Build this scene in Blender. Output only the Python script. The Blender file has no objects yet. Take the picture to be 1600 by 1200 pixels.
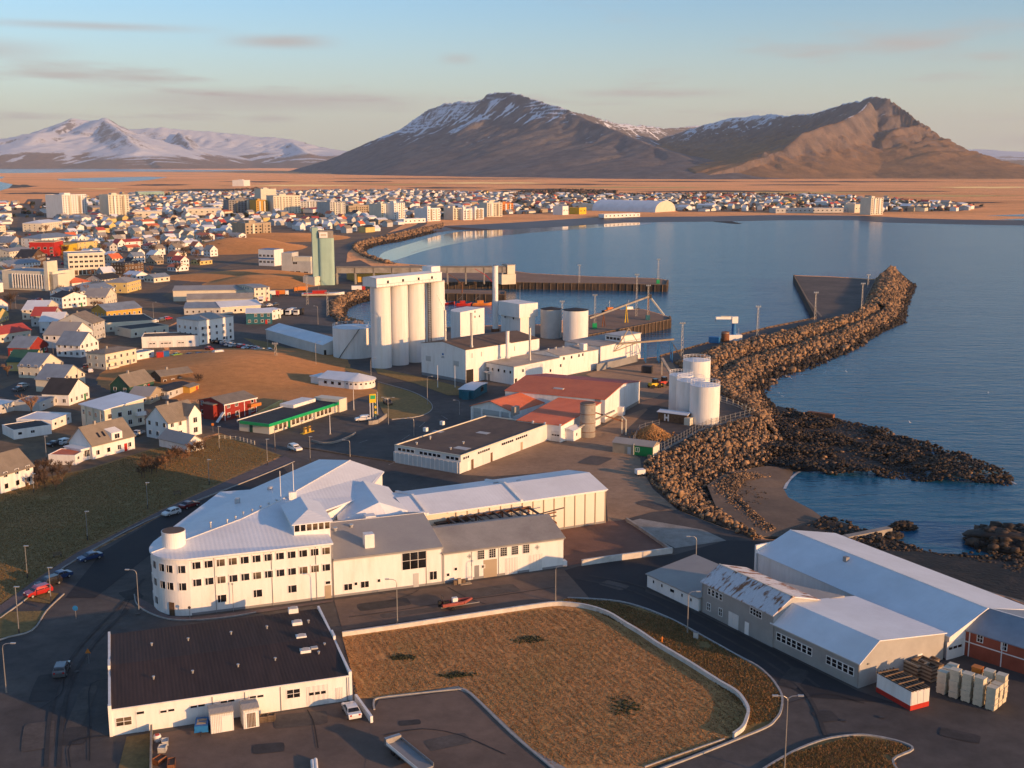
import bpy, bmesh, math, random
import numpy as np
from mathutils import Vector, Matrix
from mathutils.geometry import tessellate_polygon

SC = bpy.context.scene
COL = SC.collection
R = math.radians
random.seed(7)
rng = np.random.default_rng(7)

# ------------------------------------------------------------------ camera
CAM_H = 74.0
FPX = 1800.0
PITCH = math.atan(344 / FPX)
cam = bpy.data.cameras.new('camera')
cam.sensor_width = 36.0
cam.lens = 36.0 * FPX / 1600.0
cam.clip_start = 1.0
cam.clip_end = 60000.0
camo = bpy.data.objects.new('camera', cam)
camo.location = (0, 0, CAM_H)
camo.rotation_euler = (math.pi / 2 - PITCH, 0, 0)
COL.objects.link(camo)
SC.camera = camo

# ------------------------------------------------------------------ sky, sun, exposure
SUN_EL = 8.5
SUN_AZ = 123.0            # clockwise from +Y (the view direction)
SUN_DIR = Vector((math.sin(R(SUN_AZ)) * math.cos(R(SUN_EL)), math.cos(R(SUN_AZ)) * math.cos(R(SUN_EL)), math.sin(R(SUN_EL))))
SC.view_settings.view_transform = 'Standard'
SC.view_settings.look = 'None'
SC.view_settings.exposure = 0.68
SC.view_settings.gamma = 1.0
SC.view_settings.use_curve_mapping = False
W = bpy.data.worlds.new('World')
SC.world = W
W.use_nodes = True
wn, wl = W.node_tree.nodes, W.node_tree.links
wn.clear()
wo = wn.new('ShaderNodeOutputWorld')
bg = wn.new('ShaderNodeBackground')
sky = wn.new('ShaderNodeTexSky')
sky.sky_type = 'NISHITA'
sky.sun_disc = False
sky.sun_elevation = R(SUN_EL)
sky.sun_rotation = R(SUN_AZ)
sky.altitude = 70
sky.air_density = 1.0
sky.dust_density = 0.7
sky.ozone_density = 3.2
bg.inputs['Strength'].default_value = 0.15


def nd(t, kind, **kw):
    n = t.nodes.new(kind)
    for k, v in kw.items():
        if k in n.inputs:
            n.inputs[k].default_value = v
        else:
            setattr(n, k, v)
    return n


# thin evening clouds, drawn on the sky by direction
T = W.node_tree
tc = nd(T, 'ShaderNodeTexCoord')
sx = nd(T, 'ShaderNodeSeparateXYZ')
wl.new(tc.outputs['Generated'], sx.inputs[0])
zc = nd(T, 'ShaderNodeMath', operation='MAXIMUM')
wl.new(sx.outputs['Z'], zc.inputs[0])
zc.inputs[1].default_value = 0.02
zz = nd(T, 'ShaderNodeMath', operation='ADD')
wl.new(zc.outputs[0], zz.inputs[0])
zz.inputs[1].default_value = 0.03
dx = nd(T, 'ShaderNodeMath', operation='DIVIDE')
dy = nd(T, 'ShaderNodeMath', operation='DIVIDE')
wl.new(sx.outputs['X'], dx.inputs[0]); wl.new(zz.outputs[0], dx.inputs[1])
wl.new(sx.outputs['Y'], dy.inputs[0]); wl.new(zz.outputs[0], dy.inputs[1])
cx = nd(T, 'ShaderNodeCombineXYZ')
wl.new(dx.outputs[0], cx.inputs[0]); wl.new(dy.outputs[0], cx.inputs[1])
cn = nd(T, 'ShaderNodeTexNoise', Scale=0.55, Detail=7.0, Roughness=0.55)
mp = nd(T, 'ShaderNodeMapping')
mp.inputs['Scale'].default_value = (0.75, 0.62, 1)
mp.inputs['Location'].default_value = (3.1, 8.3, 0)
wl.new(cx.outputs[0], mp.inputs[0]); wl.new(mp.outputs[0], cn.inputs['Vector'])
cr = nd(T, 'ShaderNodeMapRange', interpolation_type='SMOOTHSTEP')
cr.inputs['From Min'].default_value = 0.53
cr.inputs['From Max'].default_value = 0.70
cr.inputs['To Max'].default_value = 0.75
wl.new(cn.outputs[0], cr.inputs['Value'])
fade = nd(T, 'ShaderNodeMapRange', interpolation_type='SMOOTHSTEP')
fade.inputs['From Min'].default_value = 0.0
fade.inputs['From Max'].default_value = 0.05
wl.new(sx.outputs['Z'], fade.inputs['Value'])
fm = nd(T, 'ShaderNodeMath', operation='MULTIPLY')
wl.new(cr.outputs[0], fm.inputs[0]); wl.new(fade.outputs[0], fm.inputs[1])
# long low cloud bank: soft band in elevation and bearing, broken up by the same noise


def bell(sock, c, w):
    a = nd(T, 'ShaderNodeMath', operation='SUBTRACT')
    wl.new(sock, a.inputs[0]); a.inputs[1].default_value = c
    b = nd(T, 'ShaderNodeMath', operation='ABSOLUTE')
    wl.new(a.outputs[0], b.inputs[0])
    m = nd(T, 'ShaderNodeMapRange', interpolation_type='SMOOTHSTEP')
    m.inputs['From Max'].default_value = w
    m.inputs['To Min'].default_value, m.inputs['To Max'].default_value = 1.0, 0.0
    wl.new(b.outputs[0], m.inputs['Value'])
    return m.outputs[0]


def mul(a, b):
    m = nd(T, 'ShaderNodeMath', operation='MULTIPLY')
    wl.new(a, m.inputs[0])
    if isinstance(b, float):
        m.inputs[1].default_value = b
    else:
        wl.new(b, m.inputs[1])
    return m.outputs[0]


tot = fm.outputs[0]
for bx_, bz_, bw_, bh_, am_ in ((-.20, .051, .19, .013, .9), (-.42, .086, .10, .012, .7), (-.19, .098, .06, .008, .9), (-.045, .086, .022, .007, .8), (.12, .058, .10, .006, .6), (.46, .018, .14, .008, .7), (-.33, .106, .12, .005, .7), (-.2, .037, .03, .005, .6)):
    k_ = mul(mul(mul(bell(sx.outputs['X'], bx_, bw_), bell(sx.outputs['Z'], bz_, bh_)), cn.outputs[0]), am_ * 1.7)
    ad_ = nd(T, 'ShaderNodeMath', operation='ADD', use_clamp=True)
    wl.new(tot, ad_.inputs[0]); wl.new(k_, ad_.inputs[1])
    tot = ad_.outputs[0]
mx = nd(T, 'ShaderNodeMix', data_type='RGBA')
wl.new(tot, mx.inputs['Factor'])
mx.inputs['B'].default_value = (2.25, 1.98, 1.85, 1)
# pale warm veil low over the whole horizon
vr = nd(T, 'ShaderNodeMapRange', interpolation_type='SMOOTHSTEP')
vr.inputs['From Min'].default_value = -0.02
vr.inputs['From Max'].default_value = 0.14
vr.inputs['To Min'].default_value = 0.8
vr.inputs['To Max'].default_value = 0.0
wl.new(sx.outputs['Z'], vr.inputs['Value'])
mv = nd(T, 'ShaderNodeMix', data_type='RGBA')
wl.new(vr.outputs[0], mv.inputs['Factor'])
tint = nd(T, 'ShaderNodeMix', data_type='RGBA', blend_type='MULTIPLY')
tint.inputs['Factor'].default_value = 1.0
tint.inputs['B'].default_value = (1.0, 0.985, 1.01, 1)
wl.new(sky.outputs[0], tint.inputs['A'])
wl.new(tint.outputs['Result'], mv.inputs['A'])
mv.inputs['B'].default_value = (3.25, 3.12, 2.5, 1)
wl.new(mv.outputs['Result'], mx.inputs['A'])
wl.new(mx.outputs['Result'], bg.inputs['Color'])
wl.new(bg.outputs[0], wo.inputs['Surface'])

sun = bpy.data.lights.new('sun', 'SUN')
sun.energy = 3.7
sun.angle = R(0.53)
sun.color = (1.0, 0.53, 0.22)
suno = bpy.data.objects.new('sun', sun)
suno.rotation_euler = (-SUN_DIR).to_track_quat('-Z', 'Y').to_euler()
suno.location = (200, -100, 200)
COL.objects.link(suno)
SC.cycles.max_bounces = 5
SC.cycles.diffuse_bounces = 3
SC.cycles.glossy_bounces = 3
SC.cycles.volume_bounces = 0
SC.cycles.use_denoising = True

# ------------------------------------------------------------------ survey helpers
SP, CP = math.sin(PITCH), math.cos(PITCH)


def G(px, py, z=0.0):
    """ground position (x, y) of a surveyed point at height z"""
    u, v = (px - 800) / FPX, (py - 600) / FPX
    k = (CAM_H - z) / (SP + v * CP)
    return Vector((u * k, k * (CP - v * SP)))


def RAY(px, py):
    u, v = (px - 800) / FPX, (py - 600) / FPX
    return Vector((u, CP - v * SP, -SP - v * CP))


def RP(px, py, Y):
    """position of a surveyed point at northing Y"""
    r = RAY(px, py)
    k = Y / r.y
    return Vector((r.x * k, Y, CAM_H + r.z * k))


def GP(pts, z=0.0):
    return [G(x, y, z) for x, y in pts]


# ------------------------------------------------------------------ materials
MATS = {}


def mat(name, col, rough=0.8, col2=None, vs=0.25, var=0.12, bump=0.0, bs=8.0, metal=0.0, wave=0.0, wdir='X', wb=0.25,
        spec=0.35, world=False, sheen=0.0, rows=None, contrast=(0.35, 0.65), fine=0.0, fs=3.0, stretch=None):
    if name in MATS:
        return MATS[name]
    m = bpy.data.materials.new(name)
    m.use_nodes = True
    t = m.node_tree
    p = t.nodes['Principled BSDF']
    p.inputs['Roughness'].default_value = rough
    p.inputs['Metallic'].default_value = metal
    p.inputs['Specular IOR Level'].default_value = spec
    if sheen:
        p.inputs['Sheen Weight'].default_value = sheen
        p.inputs['Sheen Roughness'].default_value = 0.6
        p.inputs['Sheen Tint'].default_value = tuple(min(1, c * 2.4) for c in col) + (1,)
    c1 = tuple(col) + (1,)
    if col2 is None:
        col2 = tuple(max(0, x * (1 - 2.2 * var)) for x in col)
    if world:
        g = nd(t, 'ShaderNodeNewGeometry')
        vec = g.outputs['Position']
    else:
        g = nd(t, 'ShaderNodeTexCoord')
        vec = g.outputs['Object']
    if stretch:
        sm = nd(t, 'ShaderNodeMapping')
        sm.inputs['Scale'].default_value = stretch
        t.links.new(vec, sm.inputs[0])
        svec = sm.outputs[0]
    else:
        svec = vec
    n1 = nd(t, 'ShaderNodeTexNoise', Scale=vs, Detail=6.0, Roughness=0.6)
    t.links.new(svec, n1.inputs['Vector'])
    mr = nd(t, 'ShaderNodeMapRange')
    mr.inputs['From Min'].default_value, mr.inputs['From Max'].default_value = contrast
    t.links.new(n1.outputs[0], mr.inputs['Value'])
    mix = nd(t, 'ShaderNodeMix', data_type='RGBA')
    mix.inputs['A'].default_value = c1
    mix.inputs['B'].default_value = tuple(col2) + (1,)
    t.links.new(mr.outputs[0], mix.inputs['Factor'])
    out = mix.outputs['Result']
    if fine:
        n3 = nd(t, 'ShaderNodeTexNoise', Scale=fs, Detail=4.0, Roughness=0.7)
        t.links.new(svec, n3.inputs['Vector'])
        mf = nd(t, 'ShaderNodeMapRange')
        mf.inputs['From Min'].default_value, mf.inputs['From Max'].default_value = 0.3, 0.7
        mf.inputs['To Min'].default_value, mf.inputs['To Max'].default_value = 1 - fine, 1 + fine
        t.links.new(n3.outputs[0], mf.inputs['Value'])
        mm = nd(t, 'ShaderNodeVectorMath', operation='SCALE')
        t.links.new(out, mm.inputs[0])
        t.links.new(mf.outputs[0], mm.inputs['Scale'])
        out = mm.outputs[0]
    if rows:
        rm_ = nd(t, 'ShaderNodeMapping')
        rm_.inputs['Rotation'].default_value = (0, 0, rows)
        t.links.new(vec, rm_.inputs[0])
        rw_ = nd(t, 'ShaderNodeTexWave', wave_type='BANDS', bands_direction='X', Scale=0.22, Distortion=3.0, Detail=3.0)
        t.links.new(rm_.outputs[0], rw_.inputs['Vector'])
        rr_ = nd(t, 'ShaderNodeMapRange')
        rr_.inputs['To Min'].default_value, rr_.inputs['To Max'].default_value = 0.8, 1.15
        t.links.new(rw_.outputs[1], rr_.inputs['Value'])
        ms_ = nd(t, 'ShaderNodeVectorMath', operation='SCALE')
        t.links.new(out, ms_.inputs[0]); t.links.new(rr_.outputs[0], ms_.inputs['Scale'])
        out = ms_.outputs[0]
    t.links.new(out, p.inputs['Base Color'])
    hgt = None
    if wave:
        wv = nd(t, 'ShaderNodeTexWave', wave_type='BANDS', bands_direction=wdir, Scale=wave)
        t.links.new(vec, wv.inputs['Vector'])
        b = nd(t, 'ShaderNodeBump', Strength=1.0, Distance=wb)
        t.links.new(wv.outputs[1], b.inputs['Height'])
        t.links.new(b.outputs[0], p.inputs['Normal'])
        hgt = b
    if bump:
        n2 = nd(t, 'ShaderNodeTexNoise', Scale=bs, Detail=4.0)
        t.links.new(vec, n2.inputs['Vector'])
        b2 = nd(t, 'ShaderNodeBump', Strength=1.0, Distance=bump)
        t.links.new(n2.outputs[0], b2.inputs['Height'])
        if hgt:
            t.links.new(hgt.outputs[0], b2.inputs['Normal'])
        t.links.new(b2.outputs[0], p.inputs['Normal'])
    MATS[name] = m
    return m


WHITE = mat('white_paint', (0.79, 0.775, 0.74), 0.75, (0.70, 0.67, 0.62), vs=0.5, bump=0.01, bs=3, fine=0.05, fs=1.5, contrast=(.48, .72), stretch=(1, 1, .18))
CREAM = mat('cream_paint', (0.72, 0.66, 0.52), 0.8, vs=0.2, var=0.06, fine=0.05)
YELLOW = mat('yellow_paint', (0.68, 0.52, 0.2), 0.8, vs=0.2, var=0.08)
MUSTARD = mat('mustard_paint', (0.66, 0.38, 0.07), 0.8, vs=0.3, var=0.1)
PALEG = mat('pale_grey_paint', (0.52, 0.52, 0.5), 0.8, vs=0.2, var=0.08, fine=0.06)
GREYW = mat('grey_cladding', (0.40, 0.395, 0.375), 0.6, vs=0.3, var=0.08, wave=2.2, wb=0.05)
GREY = mat('grey_paint', (0.27, 0.27, 0.27), 0.8, vs=0.3, var=0.1)
TAN = mat('tan_render', (0.42, 0.34, 0.24), 0.85, vs=0.3, var=0.1)
BROWNW = mat('brown_wood', (0.17, 0.10, 0.055), 0.8, vs=1.2, var=0.2)
REDW = mat('red_cladding', (0.34, 0.035, 0.025), 0.7, vs=0.4, var=0.1, wave=3, wb=0.03)
BRICK = mat('red_painted_wall', (0.36, 0.09, 0.05), 0.8, vs=0.4, var=0.12, bump=0.01, bs=4)
TEAL = mat('teal_cladding', (0.015, 0.15, 0.20), 0.6, vs=0.5, var=0.12, wave=3, wb=0.03)
SEAGREEN = mat('pale_green_concrete', (0.36, 0.50, 0.42), 0.85, (0.26, 0.40, 0.35), vs=0.06, stretch=(1, 1, 0.25), fine=0.08, fs=0.4)
GREEN = mat('green_paint', (0.0, 0.20, 0.06), 0.6, vs=0.5, var=0.1)
GREENB = mat('bright_green_fascia', (0.01, 0.36, 0.12), 0.5, vs=0.4, var=0.06)
DKGREEN = mat('dark_green_roof', (0.03, 0.10, 0.07), 0.6, vs=0.4, var=0.1)
BLUEP = mat('blue_paint', (0.02, 0.16, 0.42), 0.5, vs=0.5, var=0.1)
CONC = mat('concrete', (0.36, 0.33, 0.29), 0.9, (0.25, 0.225, 0.19), vs=0.35, fine=0.1)
KERB = mat('kerb_concrete', (0.42, 0.40, 0.37), 0.9, vs=1.5, var=0.12)
WALLC = mat('white_wall_concrete', (0.66, 0.63, 0.57), 0.85, vs=0.8, var=0.1)
ROOFW = mat('white_metal_roof', (0.74, 0.77, 0.80), 0.45, (0.66, 0.68, 0.70), vs=0.12, wave=0.42, wb=0.012, fine=0.03, fs=0.6)
ROOFWY = mat('white_metal_roof_cross', (0.74, 0.77, 0.80), 0.45, (0.66, 0.68, 0.70), vs=0.12, wave=0.42, wdir='Y', wb=0.012, fine=0.03, fs=0.6)
ROOFG = mat('grey_metal_roof', (0.36, 0.34, 0.31), 0.5, (0.31, 0.29, 0.27), vs=0.15, wave=1.8, wb=0.03, fine=0.05)
ROOFC = mat('corrugated_roof', (0.44, 0.41, 0.37), 0.55, (0.34, 0.31, 0.28), vs=0.2, wave=2.0, wb=0.09, fine=0.08)
ROOFT = mat('tan_roof', (0.30, 0.25, 0.19), 0.7, vs=0.4, var=0.1, wave=3, wb=0.03)
ROOFB = mat('dark_roof', (0.045, 0.043, 0.045), 0.75, vs=0.3, var=0.15, wave=2.5, wb=0.02)
ROOFBR = mat('brown_felt_roof', (0.060, 0.036, 0.028), 0.8, (0.040, 0.025, 0.021), vs=0.12, wave=0.62, wb=0.012, fine=0.25, fs=0.9, stretch=(1, 0.12, 1))
ROOFFL = mat('weathered_felt_roof', (0.17, 0.115, 0.08), 0.85, (0.105, 0.075, 0.058), vs=0.12, fine=0.12, fs=0.7)
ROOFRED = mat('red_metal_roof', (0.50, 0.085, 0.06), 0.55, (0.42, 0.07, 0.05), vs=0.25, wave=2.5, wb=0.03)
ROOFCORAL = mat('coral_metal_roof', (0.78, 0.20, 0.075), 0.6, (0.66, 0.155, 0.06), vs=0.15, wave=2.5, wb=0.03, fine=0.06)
ROOFBL = mat('blue_grey_roof', (0.25, 0.30, 0.36), 0.5, vs=0.3, var=0.1, wave=2.5, wb=0.03)
GLASS = mat('window_glass', (0.022, 0.022, 0.026), 0.08, vs=0.8, var=0.3, spec=0.6)
GLASSL = mat('curtained_glass', (0.20, 0.15, 0.10), 0.12, vs=0.7, var=0.4, spec=0.6)
DARK = mat('dark_opening', (0.03, 0.027, 0.025), 0.9, vs=1, var=0.2)
STEEL = mat('galvanised_steel', (0.42, 0.41, 0.40), 0.45, vs=1, var=0.1, metal=0.7)
STEELD = mat('dark_steel', (0.09, 0.08, 0.075), 0.6, vs=1, var=0.2, metal=0.3)
RUSTY = mat('rusty_steel', (0.25, 0.10, 0.045), 0.85, (0.13, 0.055, 0.03), vs=1.2)
ALUM = mat('aluminium', (0.55, 0.55, 0.54), 0.35, vs=1, var=0.06, metal=0.6)
WOOD = mat('weathered_timber', (0.20, 0.135, 0.085), 0.85, (0.11, 0.08, 0.055), vs=1.5, bump=0.02, bs=8)
PILE = mat('dark_pier_timber', (0.075, 0.052, 0.036), 0.85, (0.03, 0.023, 0.018), vs=.6, stretch=(1, 1, .2))
ORANGE = mat('orange_paint', (0.62, 0.20, 0.03), 0.6, vs=0.5, var=0.1)
REDP = mat('red_paint', (0.50, 0.03, 0.02), 0.45, vs=0.5, var=0.1)
YELP = mat('bright_yellow_paint', (0.75, 0.50, 0.02), 0.5, vs=0.5, var=0.1)
BLACK = mat('black_rubber', (0.015, 0.015, 0.016), 0.8, vs=1, var=0.2)
SILO = mat('silo_concrete', (0.76, 0.74, 0.70), 0.8, (0.62, 0.59, 0.53), vs=.55, fine=.05, fs=.5, contrast=(.45, .75), stretch=(1, 1, .06))
TUB = mat('white_plastic_tub', (0.66, 0.59, 0.44), 0.5, vs=1.2, var=0.08, fine=0.05)
WHITEBAND = mat('white_metal_cladding', (0.70, 0.69, 0.66), 0.55, vs=0.25, var=0.06, wave=1.4, wb=0.04, fine=0.04)
PANEL = mat('cream_wall_panel', (0.74, 0.70, 0.60), 0.6, vs=0.3, var=0.05, fine=0.04)
ASPH = mat('asphalt', (0.094, 0.080, 0.070), 0.88, (0.048, 0.045, 0.045), vs=0.05, world=True, fine=0.28, fs=0.3, bump=0.02, bs=6, sheen=.12)
ASPHN = mat('new_asphalt', (0.036, 0.034, 0.035), 0.85, (0.027, 0.026, 0.028), vs=0.1, world=True, fine=0.1, fs=1.0)
ASPHB = mat('brown_worn_asphalt', (0.15, 0.105, 0.08), 0.9, (0.085, 0.066, 0.055), vs=0.07, world=True, fine=0.2, fs=0.4, bump=0.02, bs=5, sheen=.22)
GRAVEL = mat('gravel_yard', (0.24, 0.165, 0.11), 0.95, (0.12, 0.085, 0.062), vs=0.055, world=True, fine=0.25, fs=0.5, bump=0.06, bs=3, sheen=.3)
REDGR = mat('red_gravel', (0.19, 0.10, 0.07), 0.95, (0.12, 0.066, 0.05), vs=0.1, world=True, fine=0.2, fs=0.8, bump=0.05, bs=4, sheen=.15)
PAVE = mat('pink_paving', (0.17, 0.125, 0.115), 0.9, (0.12, 0.092, 0.088), vs=0.3, world=True, fine=0.12, fs=2)
GRASS = mat('lawn_grass', (0.145, 0.106, 0.038), 0.95, (0.22, 0.132, 0.050), vs=0.055, world=True, fine=0.35, fs=0.9, bump=0.10, bs=2.5, sheen=.3)
GRASSD = mat('dry_field_grass', (0.34, 0.175, 0.066), 0.95, (0.20, 0.145, 0.05), vs=0.09, world=True, fine=0.4, fs=0.8, bump=0.14, bs=1.8, contrast=(0.45, 0.72), stretch=(1.0, 0.55, 1), sheen=.5, rows=-0.4)
GRASSO = mat('golden_grass', (0.37, 0.175, 0.062), 0.95, (0.20, 0.115, 0.042), vs=0.03, world=True, fine=0.3, fs=0.3, bump=0.1, bs=1.2, sheen=.3)
TOWNG = mat('town_ground', (0.155, 0.105, 0.062), 0.95, (0.075, 0.066, 0.058), vs=0.035, world=True, fine=0.35, fs=0.2, bump=0.05, bs=1.5, contrast=(.42, .58), sheen=.1)
SAND = mat('dark_sand', (0.17, 0.125, 0.09), 0.9, (0.10, 0.075, 0.057), vs=0.07, world=True, fine=0.15, fs=1.0, bump=0.04, bs=2)
WETSAND = mat('wet_sand', (0.10, 0.072, 0.055), 0.45, (0.06, 0.047, 0.04), vs=0.02, world=True, fine=0.1, fs=0.2)
WEED = mat('weedy_tideland', (0.030, 0.022, 0.016), 0.75, (0.010, 0.009, 0.007), vs=0.22, world=True, fine=0.4, fs=1.2, bump=0.25, bs=1.0, contrast=(0.42, 0.58))
ROCK = mat('armour_rock', (0.40, 0.24, 0.125), 0.9, (0.17, 0.11, 0.065), vs=0.35, world=True, fine=0.3, fs=1.6, bump=0.12, bs=2.2)
ROCKD = mat('dark_armour_rock', (0.12, 0.08, 0.052), 0.9, (0.055, 0.04, 0.03), vs=0.35, world=True, fine=0.3, fs=1.6, bump=0.12, bs=2.2)
ROCKW = mat('weed_covered_rock', (0.042, 0.028, 0.017), 0.7, (0.012, 0.010, 0.007), vs=0.25, world=True, fine=0.35, fs=1.4, bump=0.1, bs=2)
TWIG = mat('bare_twigs', (0.34, 0.185, 0.10), 0.9, vs=0.6, var=0.2)
TWIGD = mat('dark_bare_twigs', (0.13, 0.085, 0.058), 0.9, vs=0.6, var=0.2)
FIR = mat('conifer_needles', (0.028, 0.034, 0.018), 0.9, vs=0.2, var=0.3)


# ------------------------------------------------------------------ mesh helpers
def mesh(name, V, F, m=None, smooth=False):
    me = bpy.data.meshes.new(name)
    me.from_pydata([tuple(v) for v in V], [], F)
    if m:
        for q in (m if isinstance(m, (list, tuple)) else [m]):
            me.materials.append(q)
    if smooth:
        me.shade_smooth()
    return me


def ob(name, data, parent=None, loc=(0, 0, 0), rz=0.0, scale=None):
    o = bpy.data.objects.new(name, data)
    COL.objects.link(o)
    o.parent = parent
    o.location = loc
    if rz:
        o.rotation_euler = (0, 0, rz)
    if scale:
        o.scale = scale
    return o


def tag(o, label, cat, group=None, kind=None):
    if label:
        o['label'] = label
    if cat:
        o['category'] = cat
    if group:
        o['group'] = group
    if kind:
        o['kind'] = kind
    return o


def thing(name, label, cat, loc=(0, 0, 0), rz=0.0, group=None):
    return tag(ob(name, None, None, loc, rz), label, cat, group)


class MB:
    """collects shapes into one mesh"""

    def __init__(s):
        s.V, s.F = [], []

    def add(s, V, F):
        n = len(s.V)
        s.V += [tuple(v) for v in V]
        s.F += [tuple(i + n for i in f) for f in F]
        return s

    def box(s, x0, y0, z0, x1, y1, z1):
        return s.add([(x0, y0, z0), (x1, y0, z0), (x1, y1, z0), (x0, y1, z0), (x0, y0, z1), (x1, y0, z1), (x1, y1, z1), (x0, y1, z1)],
                     [(0, 3, 2, 1), (4, 5, 6, 7), (0, 1, 5, 4), (1, 2, 6, 5), (2, 3, 7, 6), (3, 0, 4, 7)])

    def bar(s, a, b, r, r2=None, n=6):
        a, b = Vector(a), Vector(b)
        d = (b - a)
        if d.length < 1e-6:
            return s
        q = d.to_track_quat('Z', 'Y')
        r2 = r if r2 is None else r2
        V = []
        for k in range(n):
            t = 2 * math.pi * k / n
            V.append(a + q @ Vector((r * math.cos(t), r * math.sin(t), 0)))
        for k in range(n):
            t = 2 * math.pi * k / n
            V.append(b + q @ Vector((r2 * math.cos(t), r2 * math.sin(t), 0)))
        F = [(k, (k + 1) % n, n + (k + 1) % n, n + k) for k in range(n)] + [tuple(range(n))[::-1], tuple(range(n, 2 * n))]
        return s.add(V, F)

    def beam(s, a, b, w, h):
        a, b = Vector(a), Vector(b)
        q = (b - a).to_track_quat('Z', 'Y')
        V = [p + q @ Vector((sx * w / 2, sy * h / 2, 0)) for p in (a, b) for sx, sy in ((-1, -1), (1, -1), (1, 1), (-1, 1))]
        return s.add(V, [(0, 3, 2, 1), (4, 5, 6, 7), (0, 1, 5, 4), (1, 2, 6, 5), (2, 3, 7, 6), (3, 0, 4, 7)])

    def lathe(s, prof, n=32, cx=0, cy=0, cap=True):
        V, F = [], []
        for r, z in prof:
            for k in range(n):
                t = 2 * math.pi * k / n
                V.append((cx + r * math.cos(t), cy + r * math.sin(t), z))
        for j in range(len(prof) - 1):
            for k in range(n):
                k2 = (k + 1) % n
                F.append((j * n + k, j * n + k2, (j + 1) * n + k2, (j + 1) * n + k))
        if cap:
            F.append(tuple(range(n))[::-1])
            F.append(tuple(range((len(prof) - 1) * n, len(prof) * n)))
        return s.add(V, F)

    def prism(s, poly, z0, z1):
        """vertical prism of a 2D polygon (counter-clockwise)"""
        n = len(poly)
        V = [(p[0], p[1], z0) for p in poly] + [(p[0], p[1], z1) for p in poly]
        F = [(k, (k + 1) % n, n + (k + 1) % n, n + k) for k in range(n)]
        s.add(V, F)
        tri = tessellate_polygon([[Vector((p[0], p[1], 0)) for p in poly]])
        s.add([(p[0], p[1], z1) for p in poly], [up(poly, t) for t in tri])
        return s

    def sheet(s, pts, th):
        """thick sheet from an arbitrary 3D outline (tessellated in plan)"""
        n = len(pts)
        tri = [up(pts, t) for t in tessellate_polygon([[Vector((p[0], p[1], 0)) for p in pts]])]
        s.add(pts, tri)
        low = [(p[0], p[1], p[2] - th) for p in pts]
        s.add(low, [t[::-1] for t in tri])
        s.add(list(pts) + low, [(k, n + k, n + (k + 1) % n, (k + 1) % n) for k in range(n)])
        return s

    def build(s, name, m, parent=None, loc=(0, 0, 0), rz=0.0, smooth=False):
        return ob(name, mesh(name, s.V, s.F, m, smooth), parent, loc, rz)


def up(P, t):
    a, b, c = (P[i] for i in t)
    return tuple(t) if (b[0] - a[0]) * (c[1] - a[1]) - (b[1] - a[1]) * (c[0] - a[0]) > 0 else tuple(t)[::-1]


UNIT = {}


def unit(m):
    """unit box (-.5..+.5 in x and z, 0..1 in y) shared by alike pieces"""
    if m.name not in UNIT:
        b = MB().box(-.5, 0, -.5, .5, 1, .5)
        UNIT[m.name] = mesh('unit_' + m.name, b.V, b.F, m)
    return UNIT[m.name]


WINM = {}


def win_mesh(w, h, nx, ny, fm, t=0.1):
    key = (round(w, 2), round(h, 2), nx, ny, fm.name)
    if key not in WINM:
        b = MB()
        d = -0.07
        b.box(-w / 2 - t, d, -h / 2 - t, w / 2 + t, .0, -h / 2)
        b.box(-w / 2 - t, d, h / 2, w / 2 + t, .0, h / 2 + t)
        b.box(-w / 2 - t, d, -h / 2, -w / 2, .0, h / 2)
        b.box(w / 2, d, -h / 2, w / 2 + t, .0, h / 2)
        xs = [(-w / 2 + w * k / nx) for k in range(1, nx)] if nx > 0 else [-w / 2 + w * 0.32]
        for x in xs:
            b.box(x - .035, d + .008, -h / 2, x + .035, -.002, h / 2)
        for k in range(1, ny):
            z = -h / 2 + h * k / ny
            b.box(-w / 2, d + .014, z - .03, w / 2, -.004, z + .03)
        WINM[key] = mesh('window_frame', b.V, b.F, fm)
    return WINM[key]


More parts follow.
